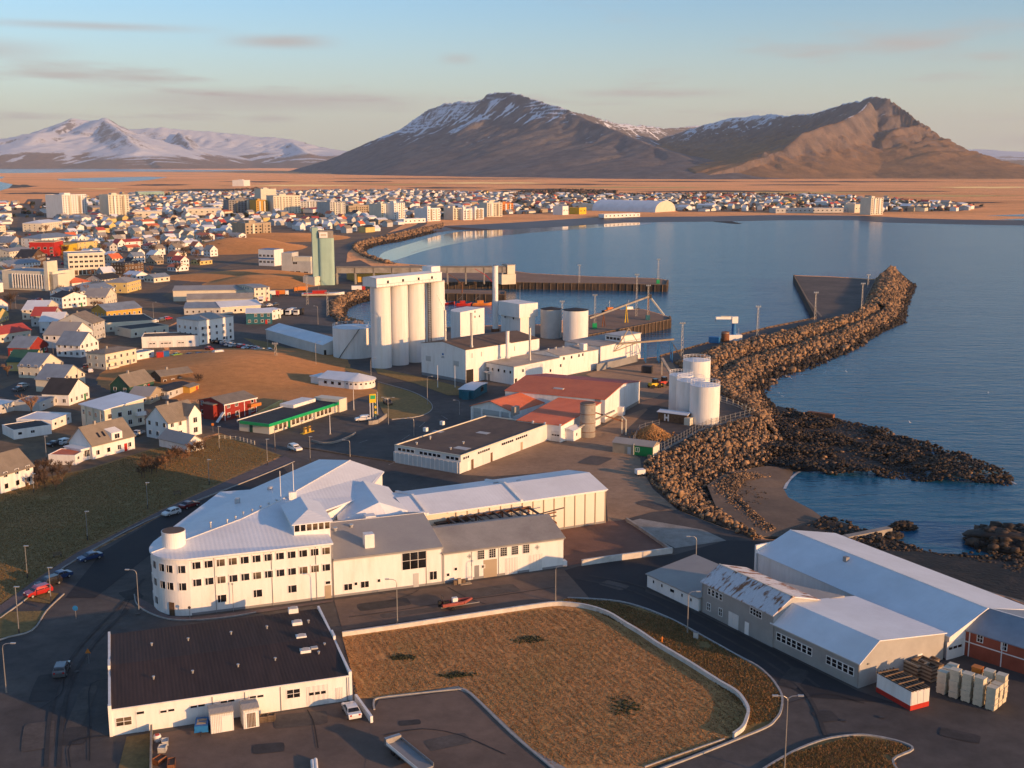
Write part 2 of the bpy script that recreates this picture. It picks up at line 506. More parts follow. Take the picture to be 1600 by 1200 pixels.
class Bld:
    """a building with its own frame: x along the front wall A-B, y into the building, z up"""

    def __init__(s, name, label, cat, A, B, depth, z0=0.0, group=None):
        A, B = Vector(A), Vector(B)
        d = B - A
        s.L, s.W, s.z0 = d.length, depth, z0
        s.ang = math.atan2(d.y, d.x)
        s.A = A
        s.root = thing(name, label, cat, (A.x, A.y, z0), s.ang, group)
        s.faces = {'f': ((0, 0), 0), 'r': ((s.L, 0), 1), 'b': ((s.L, s.W), 2), 'l': ((0, s.W), 3)}

    def loc(s, P):
        d = Vector((P[0], P[1])) - s.A
        c, n = math.cos(s.ang), math.sin(s.ang)
        return Vector((d.x * c + d.y * n, -d.x * n + d.y * c))

    def P(s, px, py, z=0.0):
        """local x, y of a surveyed point at height z"""
        return s.loc(G(px, py, z + s.z0))

    def fpos(s, f, u, out=0.0):
        (ox, oy), k = s.faces[f]
        dx, dy = ((1, 0), (0, 1), (-1, 0), (0, -1))[k]
        nx, ny = ((0, -1), (1, 0), (0, 1), (-1, 0))[k]
        return ox + dx * u + nx * out, oy + dy * u + ny * out, k * math.pi / 2

    def onface(s, f, px, py):
        (ox, oy), k = s.faces[f]
        c, n = math.cos(s.ang), math.sin(s.ang)
        rr = RAY(px, py)
        r = Vector((rr.x * c + rr.y * n, -rr.x * n + rr.y * c, rr.z))
        o = s.loc((0, 0))
        nx, ny = ((0, -1), (1, 0), (0, 1), (-1, 0))[k]
        dx, dy = ((1, 0), (0, 1), (-1, 0), (0, -1))[k]
        t = ((ox - o.x) * nx + (oy - o.y) * ny) / (r.x * nx + r.y * ny)
        x, y, z = o.x + r.x * t, o.y + r.y * t, CAM_H - s.z0 + r.z * t
        return (x - ox) * dx + (y - oy) * dy, z

    def piece(s, name, m, f, u, z, w, h, d=0.05, parent=None, out=0.0):
        """flat box on a face, centred at u, z"""
        x, y, a = s.fpos(f, u, d + out)
        return ob(name, unit(m), parent or s.root, (x, y, z), a, (w, d + .02 + out, h))

    def window(s, f, u, z, w=1.1, h=1.2, nx=0, ny=1, frame=WHITE, glass=GLASS):
        x, y, a = s.fpos(f, u, 0.0)
        o = ob('window', win_mesh(w, h, nx, ny, frame), s.root, (x, y, z), a)
        ob('pane', unit(glass), o, (0, -0.025, 0), 0, (w, 0.03, h))
        return o

    def wpx(s, f, px, py, w=1.1, h=1.2, **k):
        u, z = s.onface(f, px, py)
        return s.window(f, u, z, w, h, **k)

    def row(s, f, p0, p1, n, w, h, **k):
        a, b = s.onface(f, *p0), s.onface(f, *p1)
        for i in range(n):
            t = i / (n - 1) if n > 1 else 0
            s.window(f, a[0] + (b[0] - a[0]) * t, a[1] + (b[1] - a[1]) * t, w, h, **k)

    def door(s, f, u, w=1.0, h=2.1, m=BROWNW, zb=0.0, garage=0):
        d = s.piece('door', m, f, u, zb + h / 2, w, h, 0.05)
        if garage:
            for i in range(garage):
                s.piece('door_window', GLASS, f, u + (i - (garage - 1) / 2) * w / (garage + .6), zb + h * .62, w / (garage + 1.6), h * .14, 0.02, out=0.055)
        return d

    def dpx(s, f, px, py, w=1.0, h=2.1, m=BROWNW, garage=0):
        u, z = s.onface(f, px, py)
        return s.door(f, u, w, h, m, 0.0, garage)

    def box(s, name, m, x0, y0, z0, x1, y1, z1, parent=None):
        return MB().box(x0, y0, z0, x1, y1, z1).build(name, m, parent or s.root)

    def gable(s, wm, rm, eave, ridge, axis='x', rf=0.5, oh=0.35, og=0.3, th=0.16, eave2=None, trim=None, base=-0.3):
        L, W = s.L, s.W
        e1 = eave if eave2 is None else eave2
        n = W if axis == 'x' else L
        k = rf * n
        prof = [(0, eave), (k, ridge), (n, e1)]
        b = MB()
        mm = L if axis == 'x' else W

        def pt(t, q, z):      # q across the ridge, t along it
            return (t, q, z) if axis == 'x' else (q, t, z)
        V = []
        for t in (0, mm):
            V += [pt(t, 0, base), pt(t, n, base), pt(t, n, e1), pt(t, k, ridge), pt(t, 0, eave)]
        F = [(0, 1, 2, 3, 4), (9, 8, 7, 6, 5), (0, 5, 6, 1), (1, 6, 7, 2), (2, 7, 8, 3), (3, 8, 9, 4), (4, 9, 5, 0)]
        s.wall = b.add(V, F).build('wall', wm, s.root)
        g = 0.03
        r = MB()
        for (q0, z0), (q1, z1), ext in (((0, eave), (k, ridge), -1), ((n, e1), (k, ridge), 1)):
            if abs(q1 - q0) < 0.05:
                continue
            sl = (z1 - z0) / abs(q1 - q0)
            qe, ze = q0 + ext * oh, z0 - sl * oh
            pts = [pt(-og, qe, ze + g), pt(mm + og, qe, ze + g), pt(mm + og, q1, z1 + g), pt(-og, q1, z1 + g)]
            top = [(p[0], p[1], p[2] + th) for p in pts]
            r.add(pts + top, [(0, 3, 2, 1), (4, 5, 6, 7), (0, 1, 5, 4), (1, 2, 6, 5), (2, 3, 7, 6), (3, 0, 4, 7)])
        s.roof = r.build('roof', rm, s.root)
        if trim:
            c = MB()
            c.beam(pt(-og - .02, k, ridge + g + th + .02), pt(mm + og + .02, k, ridge + g + th + .02), .22, .06)
            c.build('ridge_cap', trim, s.roof)
        return s

    def hip(s, wm, rm, eave, ridge, inset=None, oh=0.35):
        L, W = s.L, s.W
        s.wall = MB().box(0, 0, -.3, L, W, eave).build('wall', wm, s.root)
        i = min(L, W) / 2 if inset is None else inset
        V = [(-oh, -oh, eave - .02), (L + oh, -oh, eave - .02), (L + oh, W + oh, eave - .02), (-oh, W + oh, eave - .02)]
        V += [(v[0], v[1], eave + .13) for v in V]
        if L >= W:
            V += [(i, W / 2, ridge), (L - i, W / 2, ridge)]
            T4 = [(4, 5, 9, 8), (5, 6, 9), (6, 7, 8, 9), (7, 4, 8)]
        else:
            V += [(L / 2, i, ridge), (L / 2, W - i, ridge)]
            T4 = [(4, 5, 8), (5, 6, 9, 8), (6, 7, 9), (7, 4, 8, 9)]
        F = [(0, 3, 2, 1), (0, 1, 5, 4), (1, 2, 6, 5), (2, 3, 7, 6), (3, 0, 4, 7)] + T4
        s.roof = MB().add(V, F).build('roof', rm, s.root)
        return s

    def flat(s, wm, rm, h, par=0.35, pt=0.25, pm=None):
        L, W = s.L, s.W
        s.wall = MB().box(0, 0, -.3, L, W, h - par).build('wall', wm, s.root)
        s.roof = MB().box(pt, pt, h - par, L - pt, W - pt, h - par + .06).build('roof', rm, s.root)
        p = MB()
        p.box(-.03, -.03, h - par - .02, L + .03, pt, h)
        p.box(-.03, W - pt, h - par - .02, L + .03, W + .03, h)
        p.box(-.03, pt, h - par - .02, pt, W - pt, h)
        p.box(L - pt, pt, h - par - .02, L + .03, W - pt, h)
        p.build('parapet', pm or wm, s.root)
        return s

    def mono(s, wm, rm, z_f, z_b, oh=0.3, th=0.18):
        L, W = s.L, s.W
        b = MB().add([(0, 0, -.3), (L, 0, -.3), (L, W, -.3), (0, W, -.3), (0, 0, z_f), (L, 0, z_f), (L, W, z_b), (0, W, z_b)],
                     [(0, 3, 2, 1), (4, 5, 6, 7), (0, 1, 5, 4), (1, 2, 6, 5), (2, 3, 7, 6), (3, 0, 4, 7)])
        s.wall = b.build('wall', wm, s.root)
        sl = (z_b - z_f) / W
        pts = [(-oh, -oh, z_f - sl * oh + .03), (L + oh, -oh, z_f - sl * oh + .03), (L + oh, W + oh, z_b + sl * oh + .03), (-oh, W + oh, z_b + sl * oh + .03)]
        top = [(p[0], p[1], p[2] + th) for p in pts]
        s.roof = MB().add(pts + top, [(0, 3, 2, 1), (4, 5, 6, 7), (0, 1, 5, 4), (1, 2, 6, 5), (2, 3, 7, 6), (3, 0, 4, 7)]).build('roof', rm, s.root)
        return s

    def chimney(s, x, y, z0, z1, w=0.6, m=None):
        s.box('chimney', m or CONC, x - w / 2, y - w / 2, z0, x + w / 2, y + w / 2, z1)


# ------------------------------------------------------------------ noise for terrain
def vnoise(x, y, seed=0):
    xi, yi = np.floor(x).astype(np.int64), np.floor(y).astype(np.int64)
    fx, fy = x - xi, y - yi
    fx, fy = fx * fx * (3 - 2 * fx), fy * fy * (3 - 2 * fy)

    def h(a, b):
        n = (a * 374761393 + b * 668265263 + seed * 1442695041) & 0xFFFFFFFF
        n = ((n ^ (n >> 13)) * 1274126177) & 0xFFFFFFFF
        return ((n ^ (n >> 16)) & 0xFFFF) / 65535.0
    return (h(xi, yi) * (1 - fx) + h(xi + 1, yi) * fx) * (1 - fy) + (h(xi, yi + 1) * (1 - fx) + h(xi + 1, yi + 1) * fx) * fy


def fbm(x, y, oct=5, seed=0, rough=0.5):
    a, s, t = 1.0, 0.0, 0.0
    for i in range(oct):
        s = s + a * vnoise(x * 2 ** i, y * 2 ** i, seed + i * 17)
        t += a
        a *= rough
    return s / t


def sstep(a, b, x):
    t = np.clip((x - a) / (b - a), 0, 1)
    return t * t * (3 - 2 * t)

# ================================================================== SETTING
SEA_Z = -4.0


def polysheet(name, pts, z, m, kind='structure', label=None):
    tri = [up(pts, t) for t in tessellate_polygon([[Vector((p[0], p[1], 0)) for p in pts]])]
    o = ob(name, mesh(name, [(p[0], p[1], z) for p in pts], tri, m))
    o['kind'] = kind
    return o


def smooth_line(pts, n=4):
    """Catmull-Rom through 2D points"""
    P = [Vector((p[0], p[1])) for p in pts]
    out = []
    for i in range(len(P) - 1):
        a, b, c, d = P[max(i - 1, 0)], P[i], P[i + 1], P[min(i + 2, len(P) - 1)]
        for k in range(n):
            t = k / n
            out.append(0.5 * ((2 * b) + (c - a) * t + (2 * a - 5 * b + 4 * c - d) * t * t + (3 * b - a - 3 * c + d) * t ** 3))
    out.append(P[-1])
    return out


def offsets(P, closed=False):
    N = []
    for i in range(len(P)):
        a, b = P[max(i - 1, 0)], P[min(i + 1, len(P) - 1)]
        d = (b - a).normalized()
        N.append(Vector((-d.y, d.x)))
    return N


def ribbon(name, P, w, z0, z1, m, parent=None, base=None):
    """strip of width w along a line, from z0 up to z1"""
    P = [Vector((p[0], p[1])) for p in P]
    N = offsets(P)
    V, F = [], []
    for p, n in zip(P, N):
        a, b = p + n * w / 2, p - n * w / 2
        V += [(a.x, a.y, z0), (a.x, a.y, z1), (b.x, b.y, z1), (b.x, b.y, z0)]
    for i in range(len(P) - 1):
        k = i * 4
        F += [(k, k + 4, k + 5, k + 1), (k + 1, k + 5, k + 6, k + 2), (k + 2, k + 6, k + 7, k + 3)]
    e = (len(P) - 1) * 4
    F += [(0, 1, 2, 3), (e + 3, e + 2, e + 1, e)]
    return ob(name, mesh(name, V, F, m), parent)


def flatroad(name, P, w, z, m):
    P = [Vector((p[0], p[1])) for p in P]
    N = offsets(P)
    V, F = [], []
    for p, n in zip(P, N):
        a, b = p + n * w / 2, p - n * w / 2
        V += [(a.x, a.y, z), (b.x, b.y, z)]
    for i in range(len(P) - 1):
        F.append((2 * i, 2 * i + 1, 2 * i + 3, 2 * i + 2))
    o = ob(name, mesh(name, V, F, m))
    o['kind'] = 'structure'
    return o


# ---- plain material: dry grass with darker bog, moss and stubble strips
def plain_material():
    m = bpy.data.materials.new('dry_grass_plain')
    m.use_nodes = True
    t = m.node_tree
    p = t.nodes['Principled BSDF']
    p.inputs['Roughness'].default_value = 1.0
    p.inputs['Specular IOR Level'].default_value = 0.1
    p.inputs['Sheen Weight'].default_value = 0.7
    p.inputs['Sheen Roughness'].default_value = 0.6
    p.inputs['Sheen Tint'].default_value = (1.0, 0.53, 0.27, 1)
    g = nd(t, 'ShaderNodeNewGeometry')
    mp = nd(t, 'ShaderNodeMapping')
    mp.inputs['Scale'].default_value = (0.0008, 0.0013, 1)
    t.links.new(g.outputs['Position'], mp.inputs[0])
    n = nd(t, 'ShaderNodeTexNoise', Scale=1.0, Detail=7.0, Roughness=0.62)
    t.links.new(mp.outputs[0], n.inputs['Vector'])
    r = nd(t, 'ShaderNodeValToRGB')
    e = r.color_ramp.elements
    e[0].position, e[0].color = 0.41, (0.13, 0.095, 0.055, 1)
    e[1].position, e[1].color = 0.63, (0.62, 0.33, 0.17, 1)
    for pos, c in ((0.45, (0.42, 0.22, 0.11, 1)), (0.5, (0.60, 0.30, 0.145, 1)), (0.54, (0.34, 0.20, 0.10, 1)), (0.58, (0.56, 0.29, 0.14, 1))):
        q = e.new(pos)
        q.color = c
    t.links.new(n.outputs[0], r.inputs[0])
    n2 = nd(t, 'ShaderNodeTexNoise', Scale=0.05, Detail=5.0, Roughness=0.7)
    t.links.new(g.outputs['Position'], n2.inputs['Vector'])
    mr = nd(t, 'ShaderNodeMapRange')
    mr.inputs['From Min'].default_value, mr.inputs['From Max'].default_value = 0.3, 0.7
    mr.inputs['To Min'].default_value, mr.inputs['To Max'].default_value = 0.65, 1.3
    t.links.new(n2.outputs[0], mr.inputs['Value'])
    s = nd(t, 'ShaderNodeVectorMath', operation='SCALE')
    t.links.new(r.outputs[0], s.inputs[0]); t.links.new(mr.outputs[0], s.inputs['Scale'])
    t.links.new(s.outputs[0], p.inputs['Base Color'])
    n3 = nd(t, 'ShaderNodeTexNoise', Scale=0.4, Detail=5.0)
    t.links.new(g.outputs['Position'], n3.inputs['Vector'])
    b = nd(t, 'ShaderNodeBump', Strength=1.0, Distance=2.2)
    t.links.new(n3.outputs[0], b.inputs['Height'])
    t.links.new(b.outputs[0], p.inputs['Normal'])
    return m


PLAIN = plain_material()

# ---- the land with its coast; third number: width of the slope down to the sea bed
coast = [(1700, 985, 10), (1580, 935, 14), (1400, 885, 14), (1250, 845, 16), (1190, 842, 14), (1130, 824, 10), (1060, 797, 9), (1020, 762, 8), (1003, 735, 8),
         (1012, 716, 5), (1045, 706, 4), (1085, 682, 4), (1120, 668, 4), (1180, 652, 4), (1150, 628, 5), (1100, 600, 5), (1062, 577, 5), (1056, 566, 4),
         (1125, 541, 3), (1200, 525, 3), (1275, 506, 3), (1340, 490, 3), (1352, 480, 3), (1371, 435, 3), (1362, 436, .3), (1300, 432, .3), (1240, 430, .3), (1275, 497, .3),
         (1200, 512, .3), (1110, 535, .3), (1030, 557, .3), (985, 562, .3), (930, 545, .3), (905, 527, .3), (960, 517, .3), (1047, 500, .3), (1046, 495, .3), (1030, 490, .3), (1005, 483, .3), (960, 484, .3),
         (905, 496, .3), (842, 507, 3), (780, 508, 3), (700, 511, 3), (620, 511, 3), (565, 508, 5), (530, 503, 5), (517, 492, 6), (517, 474, 6), (537, 460, 6), (576, 455, 6),
         (640, 448, 4), (690, 442, .3), (760, 441, .3), (870, 443, .3), (960, 444, .3), (1041, 446, .3), (1043, 438, .3), (1030, 435, .3), (930, 432, .3), (830, 427, .3), (800, 423, 4), (700, 417, 6), (630, 412, 8), (590, 407, 8),
         (566, 399, 10), (553, 391, 10), (552, 385, 10), (566, 378, 10), (605, 370, 10), (650, 360, 10), (690, 353, 25), (740, 351, 60), (800, 348, 70), (925, 340, 80), (1000, 339, 80), (1107, 338, 80),
         (1200, 336, 85), (1350, 337, 70), (1425, 341, 70), (1500, 343, 60), (1560, 344, 60), (1660, 345, 60)]
CW = [(G(x, y), w) for x, y, w in coast]
CW = [(Vector((420, 90)), 10)] + CW + [(Vector((2600, 1650)), 60), (Vector((15500, 3000)), 10)]
frame_far = [Vector((15500, 29800)), Vector((-15500, 29800)), Vector((-15500, 0)), Vector((-500, -400)), Vector((420, -400))]
land_pts = [p for p, w in CW] + frame_far
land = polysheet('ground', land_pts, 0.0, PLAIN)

# shore slope
P = [p for p, w in CW]
N = offsets(P)
area = sum(land_pts[i].x * land_pts[(i + 1) % len(land_pts)].y - land_pts[(i + 1) % len(land_pts)].x * land_pts[i].y for i in range(len(land_pts)))
sgn = -1 if area > 0 else 1
V, F = [], []
for (p, w), n in zip(CW, N):
    o = p + n * sgn * w
    V += [(p.x, p.y, 0.0), (o.x, o.y, SEA_Z - 0.6), (o.x + n.x * sgn * 0.5, o.y + n.y * sgn * .5, SEA_Z - 6)]
for i in range(len(CW) - 1):
    for j in (0, 1):
        a, b = 3 * i + j, 3 * i + j + 1
        F.append((a, a + 3, b + 3, b) if sgn > 0 else (a, b, b + 3, a + 3))
shore = ob('shore', mesh('shore', V, F, WETSAND))
shore['kind'] = 'structure'


# ---- sea
def water_material():
    m = bpy.data.materials.new('sea_water')
    m.use_nodes = True
    t = m.node_tree
    p = t.nodes['Principled BSDF']
    p.inputs['Base Color'].default_value = (0.010, 0.105, 0.19, 1)
    p.inputs['Roughness'].default_value = 0.2
    p.inputs['IOR'].default_value = 1.33
    p.inputs['Specular IOR Level'].default_value = 0.30
    g = nd(t, 'ShaderNodeNewGeometry')

    def layer(scale, detail, rot=0.0, st=(1, 1, 1)):
        mp = nd(t, 'ShaderNodeMapping')
        mp.inputs['Scale'].default_value = st
        mp.inputs['Rotation'].default_value = (0, 0, rot)
        t.links.new(g.outputs['Position'], mp.inputs[0])
        n = nd(t, 'ShaderNodeTexNoise', Scale=scale, Detail=detail, Roughness=0.55)
        t.links.new(mp.outputs[0], n.inputs['Vector'])
        return n
    a = layer(0.45, 4.0, 0.5, (1, 2.0, 1))
    b = layer(0.09, 4.0, 0.3, (1, 2.8, 1))
    c = layer(0.012, 4.0, 0.25, (1, 2.6, 1))
    # calm and ruffled patches
    mr = nd(t, 'ShaderNodeMapRange')
    mr.inputs['From Min'].default_value, mr.inputs['From Max'].default_value = 0.4, 0.62
    mr.inputs['To Min'].default_value, mr.inputs['To Max'].default_value = 0.03, 0.16
    t.links.new(c.outputs[0], mr.inputs['Value'])
    b1 = nd(t, 'ShaderNodeBump', Strength=1.0)
    t.links.new(mr.outputs[0], b1.inputs['Distance'])
    t.links.new(a.outputs[0], b1.inputs['Height'])
    b2 = nd(t, 'ShaderNodeBump', Strength=1.0, Distance=0.55)
    t.links.new(b.outputs[0], b2.inputs['Height'])
    t.links.new(b1.outputs[0], b2.inputs['Normal'])
    t.links.new(b2.outputs[0], p.inputs['Normal'])
    return m


WATER = water_material()
sea = ob('sea', mesh('sea', [(-15800, -700, SEA_Z), (15800, -700, SEA_Z), (15800, 30000, SEA_Z), (-15800, 30000, SEA_Z)], [(0, 1, 2, 3)], WATER))
sea['kind'] = 'structure'

# ---- inlets and tidal pools far behind the town
for pts in ([(-200, 262.5), (150, 263.5), (420, 266.5), (300, 268.2), (150, 268), (60, 270), (-60, 271), (-200, 272)],
            [(88, 279.5), (150, 277.6), (230, 276), (262, 277), (232, 281.5), (190, 284.5), (120, 284), (96, 282)],
            [(-120, 285), (0, 284), (20, 288), (14, 294), (0, 298), (-120, 299)],
            [(-120, 275.5), (-30, 275), (8, 276), (2, 279), (-60, 280.5)]):
    polysheet('inlet', GP(pts, .4), 0.4, WATER)
# wet reef at the east end of the beach
for pts in ([(1540, 337), (1600, 334.5), (1720, 333.5), (1720, 337), (1610, 338.5)], [(1556, 343.2), (1600, 341.5), (1720, 340.5), (1720, 343.5), (1600, 344.5)]):
    polysheet('tide_pool', GP(pts, .15), 0.15, WATER)


# ---- mountains
def mountain_material():
    m = bpy.data.materials.new('mountain')
    m.use_nodes = True
    t = m.node_tree
    p = t.nodes['Principled BSDF']
    p.inputs['Roughness'].default_value = 1.0
    p.inputs['Specular IOR Level'].default_value = 0.1
    a = nd(t, 'ShaderNodeAttribute', attribute_name='snow')
    k = nd(t, 'ShaderNodeAttribute', attribute_name='rock')
    g = nd(t, 'ShaderNodeNewGeometry')
    n = nd(t, 'ShaderNodeTexNoise', Scale=0.011, Detail=8.0, Roughness=0.65)
    t.links.new(g.outputs['Position'], n.inputs['Vector'])
    gr = nd(t, 'ShaderNodeMix', data_type='RGBA')
    gr.inputs['A'].default_value = (0.22, 0.135, 0.075, 1)
    gr.inputs['B'].default_value = (0.36, 0.205, 0.10, 1)
    mr = nd(t, 'ShaderNodeMapRange')
    mr.inputs['From Min'].default_value, mr.inputs['From Max'].default_value = 0.38, 0.62
    t.links.new(n.outputs[0], mr.inputs['Value'])
    t.links.new(mr.outputs[0], gr.inputs['Factor'])
    rk = nd(t, 'ShaderNodeMix', data_type='RGBA')
    rk.inputs['A'].default_value = (0.125, 0.118, 0.122, 1)
    rk.inputs['B'].default_value = (0.205, 0.182, 0.172, 1)
    t.links.new(mr.outputs[0], rk.inputs['Factor'])
    m1 = nd(t, 'ShaderNodeMix', data_type='RGBA')
    t.links.new(k.outputs['Fac'], m1.inputs['Factor'])
    t.links.new(gr.outputs['Result'], m1.inputs['A'])
    t.links.new(rk.outputs['Result'], m1.inputs['B'])
    n2 = nd(t, 'ShaderNodeTexNoise', Scale=0.03, Detail=6.0, Roughness=0.7)
    t.links.new(g.outputs['Position'], n2.inputs['Vector'])
    ad = nd(t, 'ShaderNodeMath', operation='ADD')
    t.links.new(a.outputs['Fac'], ad.inputs[0]); t.links.new(n2.outputs[0], ad.inputs[1])
    sr = nd(t, 'ShaderNodeMapRange', interpolation_type='SMOOTHSTEP')
    sr.inputs['From Min'].default_value, sr.inputs['From Max'].default_value = 0.93, 1.12
    t.links.new(ad.outputs[0], sr.inputs['Value'])
    m2 = nd(t, 'ShaderNodeMix', data_type='RGBA')
    t.links.new(sr.outputs[0], m2.inputs['Factor'])
    t.links.new(m1.outputs['Result'], m2.inputs['A'])
    m2.inputs['B'].default_value = (0.74, 0.77, 0.82, 1)
    t.links.new(m2.outputs['Result'], p.inputs['Base Color'])
    n3 = nd(t, 'ShaderNodeTexNoise', Scale=0.05, Detail=6.0, Roughness=0.65)
    t.links.new(g.outputs['Position'], n3.inputs['Vector'])
    b = nd(t, 'ShaderNodeBump', Strength=1.0, Distance=6.0)
    t.links.new(n3.outputs[0], b.inputs['Height'])
    t.links.new(b.outputs[0], p.inputs['Normal'])
    return m


MOUNT = mountain_material()


def ridges(X, Y, polys, pw=1.5):
    """highest of several ridges; each point of a ridge: x, y, z, width left of its course, width right of it"""
    H = np.full(X.shape, -5.0)
    S = np.zeros(X.shape)
    Dn = np.ones(X.shape)
    for pi, poly in enumerate(polys):
        s0 = pi * 5000.0
        for a, b in zip(poly[:-1], poly[1:]):
            ax, ay, az, al, ar = a
            bx, by, bz, bl, br = b
            dx, dy = bx - ax, by - ay
            ln = math.hypot(dx, dy)
            tu = ((X - ax) * dx + (Y - ay) * dy) / ln ** 2
            t = np.clip(tu, 0, 1)
            ex, ey = X - (ax + dx * t), Y - (ay + dy * t)
            d = np.hypot(ex, ey)
            left = (dx * ey - dy * ex) > 0
            w = np.where(left, al + (bl - al) * t, ar + (br - ar) * t)
            z = az + (bz - az) * t
            q = np.clip(d / w, 0, 1.4)
            h = z * np.clip(1 - q, 0, 1) ** pw - 6 * q
            k = h > H
            H = np.where(k, h, H)
            S = np.where(k, s0 + ln * (t + .6 * (tu - t)), S)
            Dn = np.where(k, q, Dn)
            s0 += ln
    return H, S, Dn


def massif(name, x0, x1, y0, y1, step, polys, snow0, seed, pw=1.5, gully=0.16, gl=95.0, streak=1.0, strata=0.0, label=None, tone=0.0, back=None, cr=1.1):
    nx, ny = int((x1 - x0) / step), int((y1 - y0) / step)
    X, Y = np.meshgrid(np.linspace(x0, x1, nx), np.linspace(y0, y1, ny))
    wx = (fbm(X / 420, Y / 420, 4, seed) - .5) * 110 * (step / 15) ** .5
    wy = (fbm(X / 420, Y / 420, 4, seed + 5) - .5) * 110 * (step / 15) ** .5
    H, S, D = ridges(X + wx * .55, Y + wy * .55, polys, pw)
    gn = fbm(S / gl, D * 2.2 + S / 900, 4, seed + 9, .55)
    gn2 = fbm(S / (gl * .3), D * 3, 3, seed + 19, .55)
    mid = np.clip(D * 5, 0, 1) * np.clip((1 - D) * 1.25, 0, 1)
    Hp = np.clip(H, 0, None)
    H = H - gully * Hp ** .85 * 2.6 * mid * (0.75 * (1 - np.abs(2 * gn - 1)) + .35 * gn2) + gully * 20 * mid
    H = H + (fbm(X / 160, Y / 160, 5, seed + 3) - .5) * (8 + Hp * .05)
    crag = 1 - np.abs(2 * fbm(X / (step * 7), Y / (step * 7), 4, seed + 47, .6) - 1)
    H = H + (crag - .7) * cr * Hp ** .62 * np.clip(mid * 1.4 + .04, 0, 1) * sstep(40, 260, Hp)
    if strata:
        per = 26.0
        ph = (fbm(X / 500, Y / 500, 3, seed + 61) - .5) * 70
        q = (H + ph) / per
        st = (np.floor(q) + sstep(.2, .8, q - np.floor(q))) * per - ph
        k = strata * sstep(.45, .75, H / (Hp.max() + 1)) * np.clip((.75 - D) * 3, 0, 1)
        H = H * (1 - k) + st * k
    gy, gx = np.gradient(H, (y1 - y0) / ny, (x1 - x0) / nx)
    sl = np.hypot(gx, gy)
    edge = np.minimum(np.minimum(X - x0, x1 - X), np.minimum(Y - y0, y1 - Y))
    H = np.where(edge < step * 2, -20, H)
    big = fbm(X / 600, Y / 600, 4, seed + 31)
    alt = sstep(snow0, snow0 + 260, H + (big - .5) * 260)
    snow = alt * np.clip(1.25 - sl * 1.05, 0, 1) * .84 + streak * sstep(.56, .70, gn2) * sstep(.36, .55, gn) * sstep(snow0 - 190, snow0 + 80, H) * .62 * (D > .06)
    if strata:
        snow = snow + .45 * sstep(.5, .85, H / (Hp.max() + 1)) * (np.abs(((H + ph) / 26.0) % 1 - .05) < .2) * (big > .45)
    if back:
        snow = snow + .45 * sstep(back, back + 1300, Y) * sstep(120, 260, H) * np.clip(1.4 - sl * 1.6, 0, 1)
    rock = np.clip((gn2 - .5) * .9 * mid + sstep(.35, .75, sl) * .8 + .3 * sstep(150, 420, H) + tone, 0, 1)
    V = np.stack([X.ravel(), Y.ravel(), H.ravel()], 1)
    i = np.arange((ny - 1) * (nx - 1))
    r, c = i // (nx - 1), i % (nx - 1)
    a = r * nx + c
    Q = np.stack([a, a + 1, a + nx + 1, a + nx], 1)
    keep = (H.ravel()[Q] > -4).any(1)
    Q = Q[keep]
    me = bpy.data.meshes.new(name)
    me.vertices.add(len(V)); me.vertices.foreach_set('co', V.ravel().astype(np.float32))
    me.loops.add(Q.size); me.loops.foreach_set('vertex_index', Q.ravel().astype(np.int32))
    me.polygons.add(len(Q)); me.polygons.foreach_set('loop_start', np.arange(0, Q.size, 4, dtype=np.int32))
    me.polygons.foreach_set('loop_total', np.full(len(Q), 4, np.int32))
    me.update(calc_edges=True)
    for nm, arr in (('snow', snow), ('rock', rock)):
        at = me.attributes.new(nm, 'FLOAT', 'POINT')
        at.data.foreach_set('value', arr.ravel().astype(np.float32))
    me.materials.append(MOUNT)
    me.shade_smooth()
    o = ob(name, me)
    o['kind'] = 'structure'
    o['label'] = label
    return o


def rid(pts):
    out = []
    for px, py, Yd, wl_, wr_ in pts:
        p = RP(px, py, Yd)
        out.append((p.x, p.y, max(p.z, 2), wl_, wr_))
    return out


RMASS = [rid([(1040, 213, 10800, 900, 1300), (1130, 186, 10200, 900, 1500), (1185, 178, 9800, 1000, 1500), (1232, 180, 9200, 1100, 1400), (1265, 177, 8700, 1100, 1300),
              (1330, 160, 7700, 900, 1300), (1370, 148, 7200, 600, 1100), (1390, 152, 7100, 520, 1100), (1425, 177, 6950, 480, 1050), (1463, 208, 6800, 430, 950),
              (1485, 232, 6700, 380, 850), (1512, 252, 6600, 300, 600), (1545, 270, 6500, 220, 400)]),
         rid([(1362, 160, 7050, 900, 700), (1345, 172, 6900, 900, 650), (1302, 193, 6650, 1000, 600), (1258, 206, 6450, 1000, 520), (1225, 222, 6350, 900, 460), (1175, 240, 6250, 800, 420), (1110, 258, 6200, 700, 380)])]
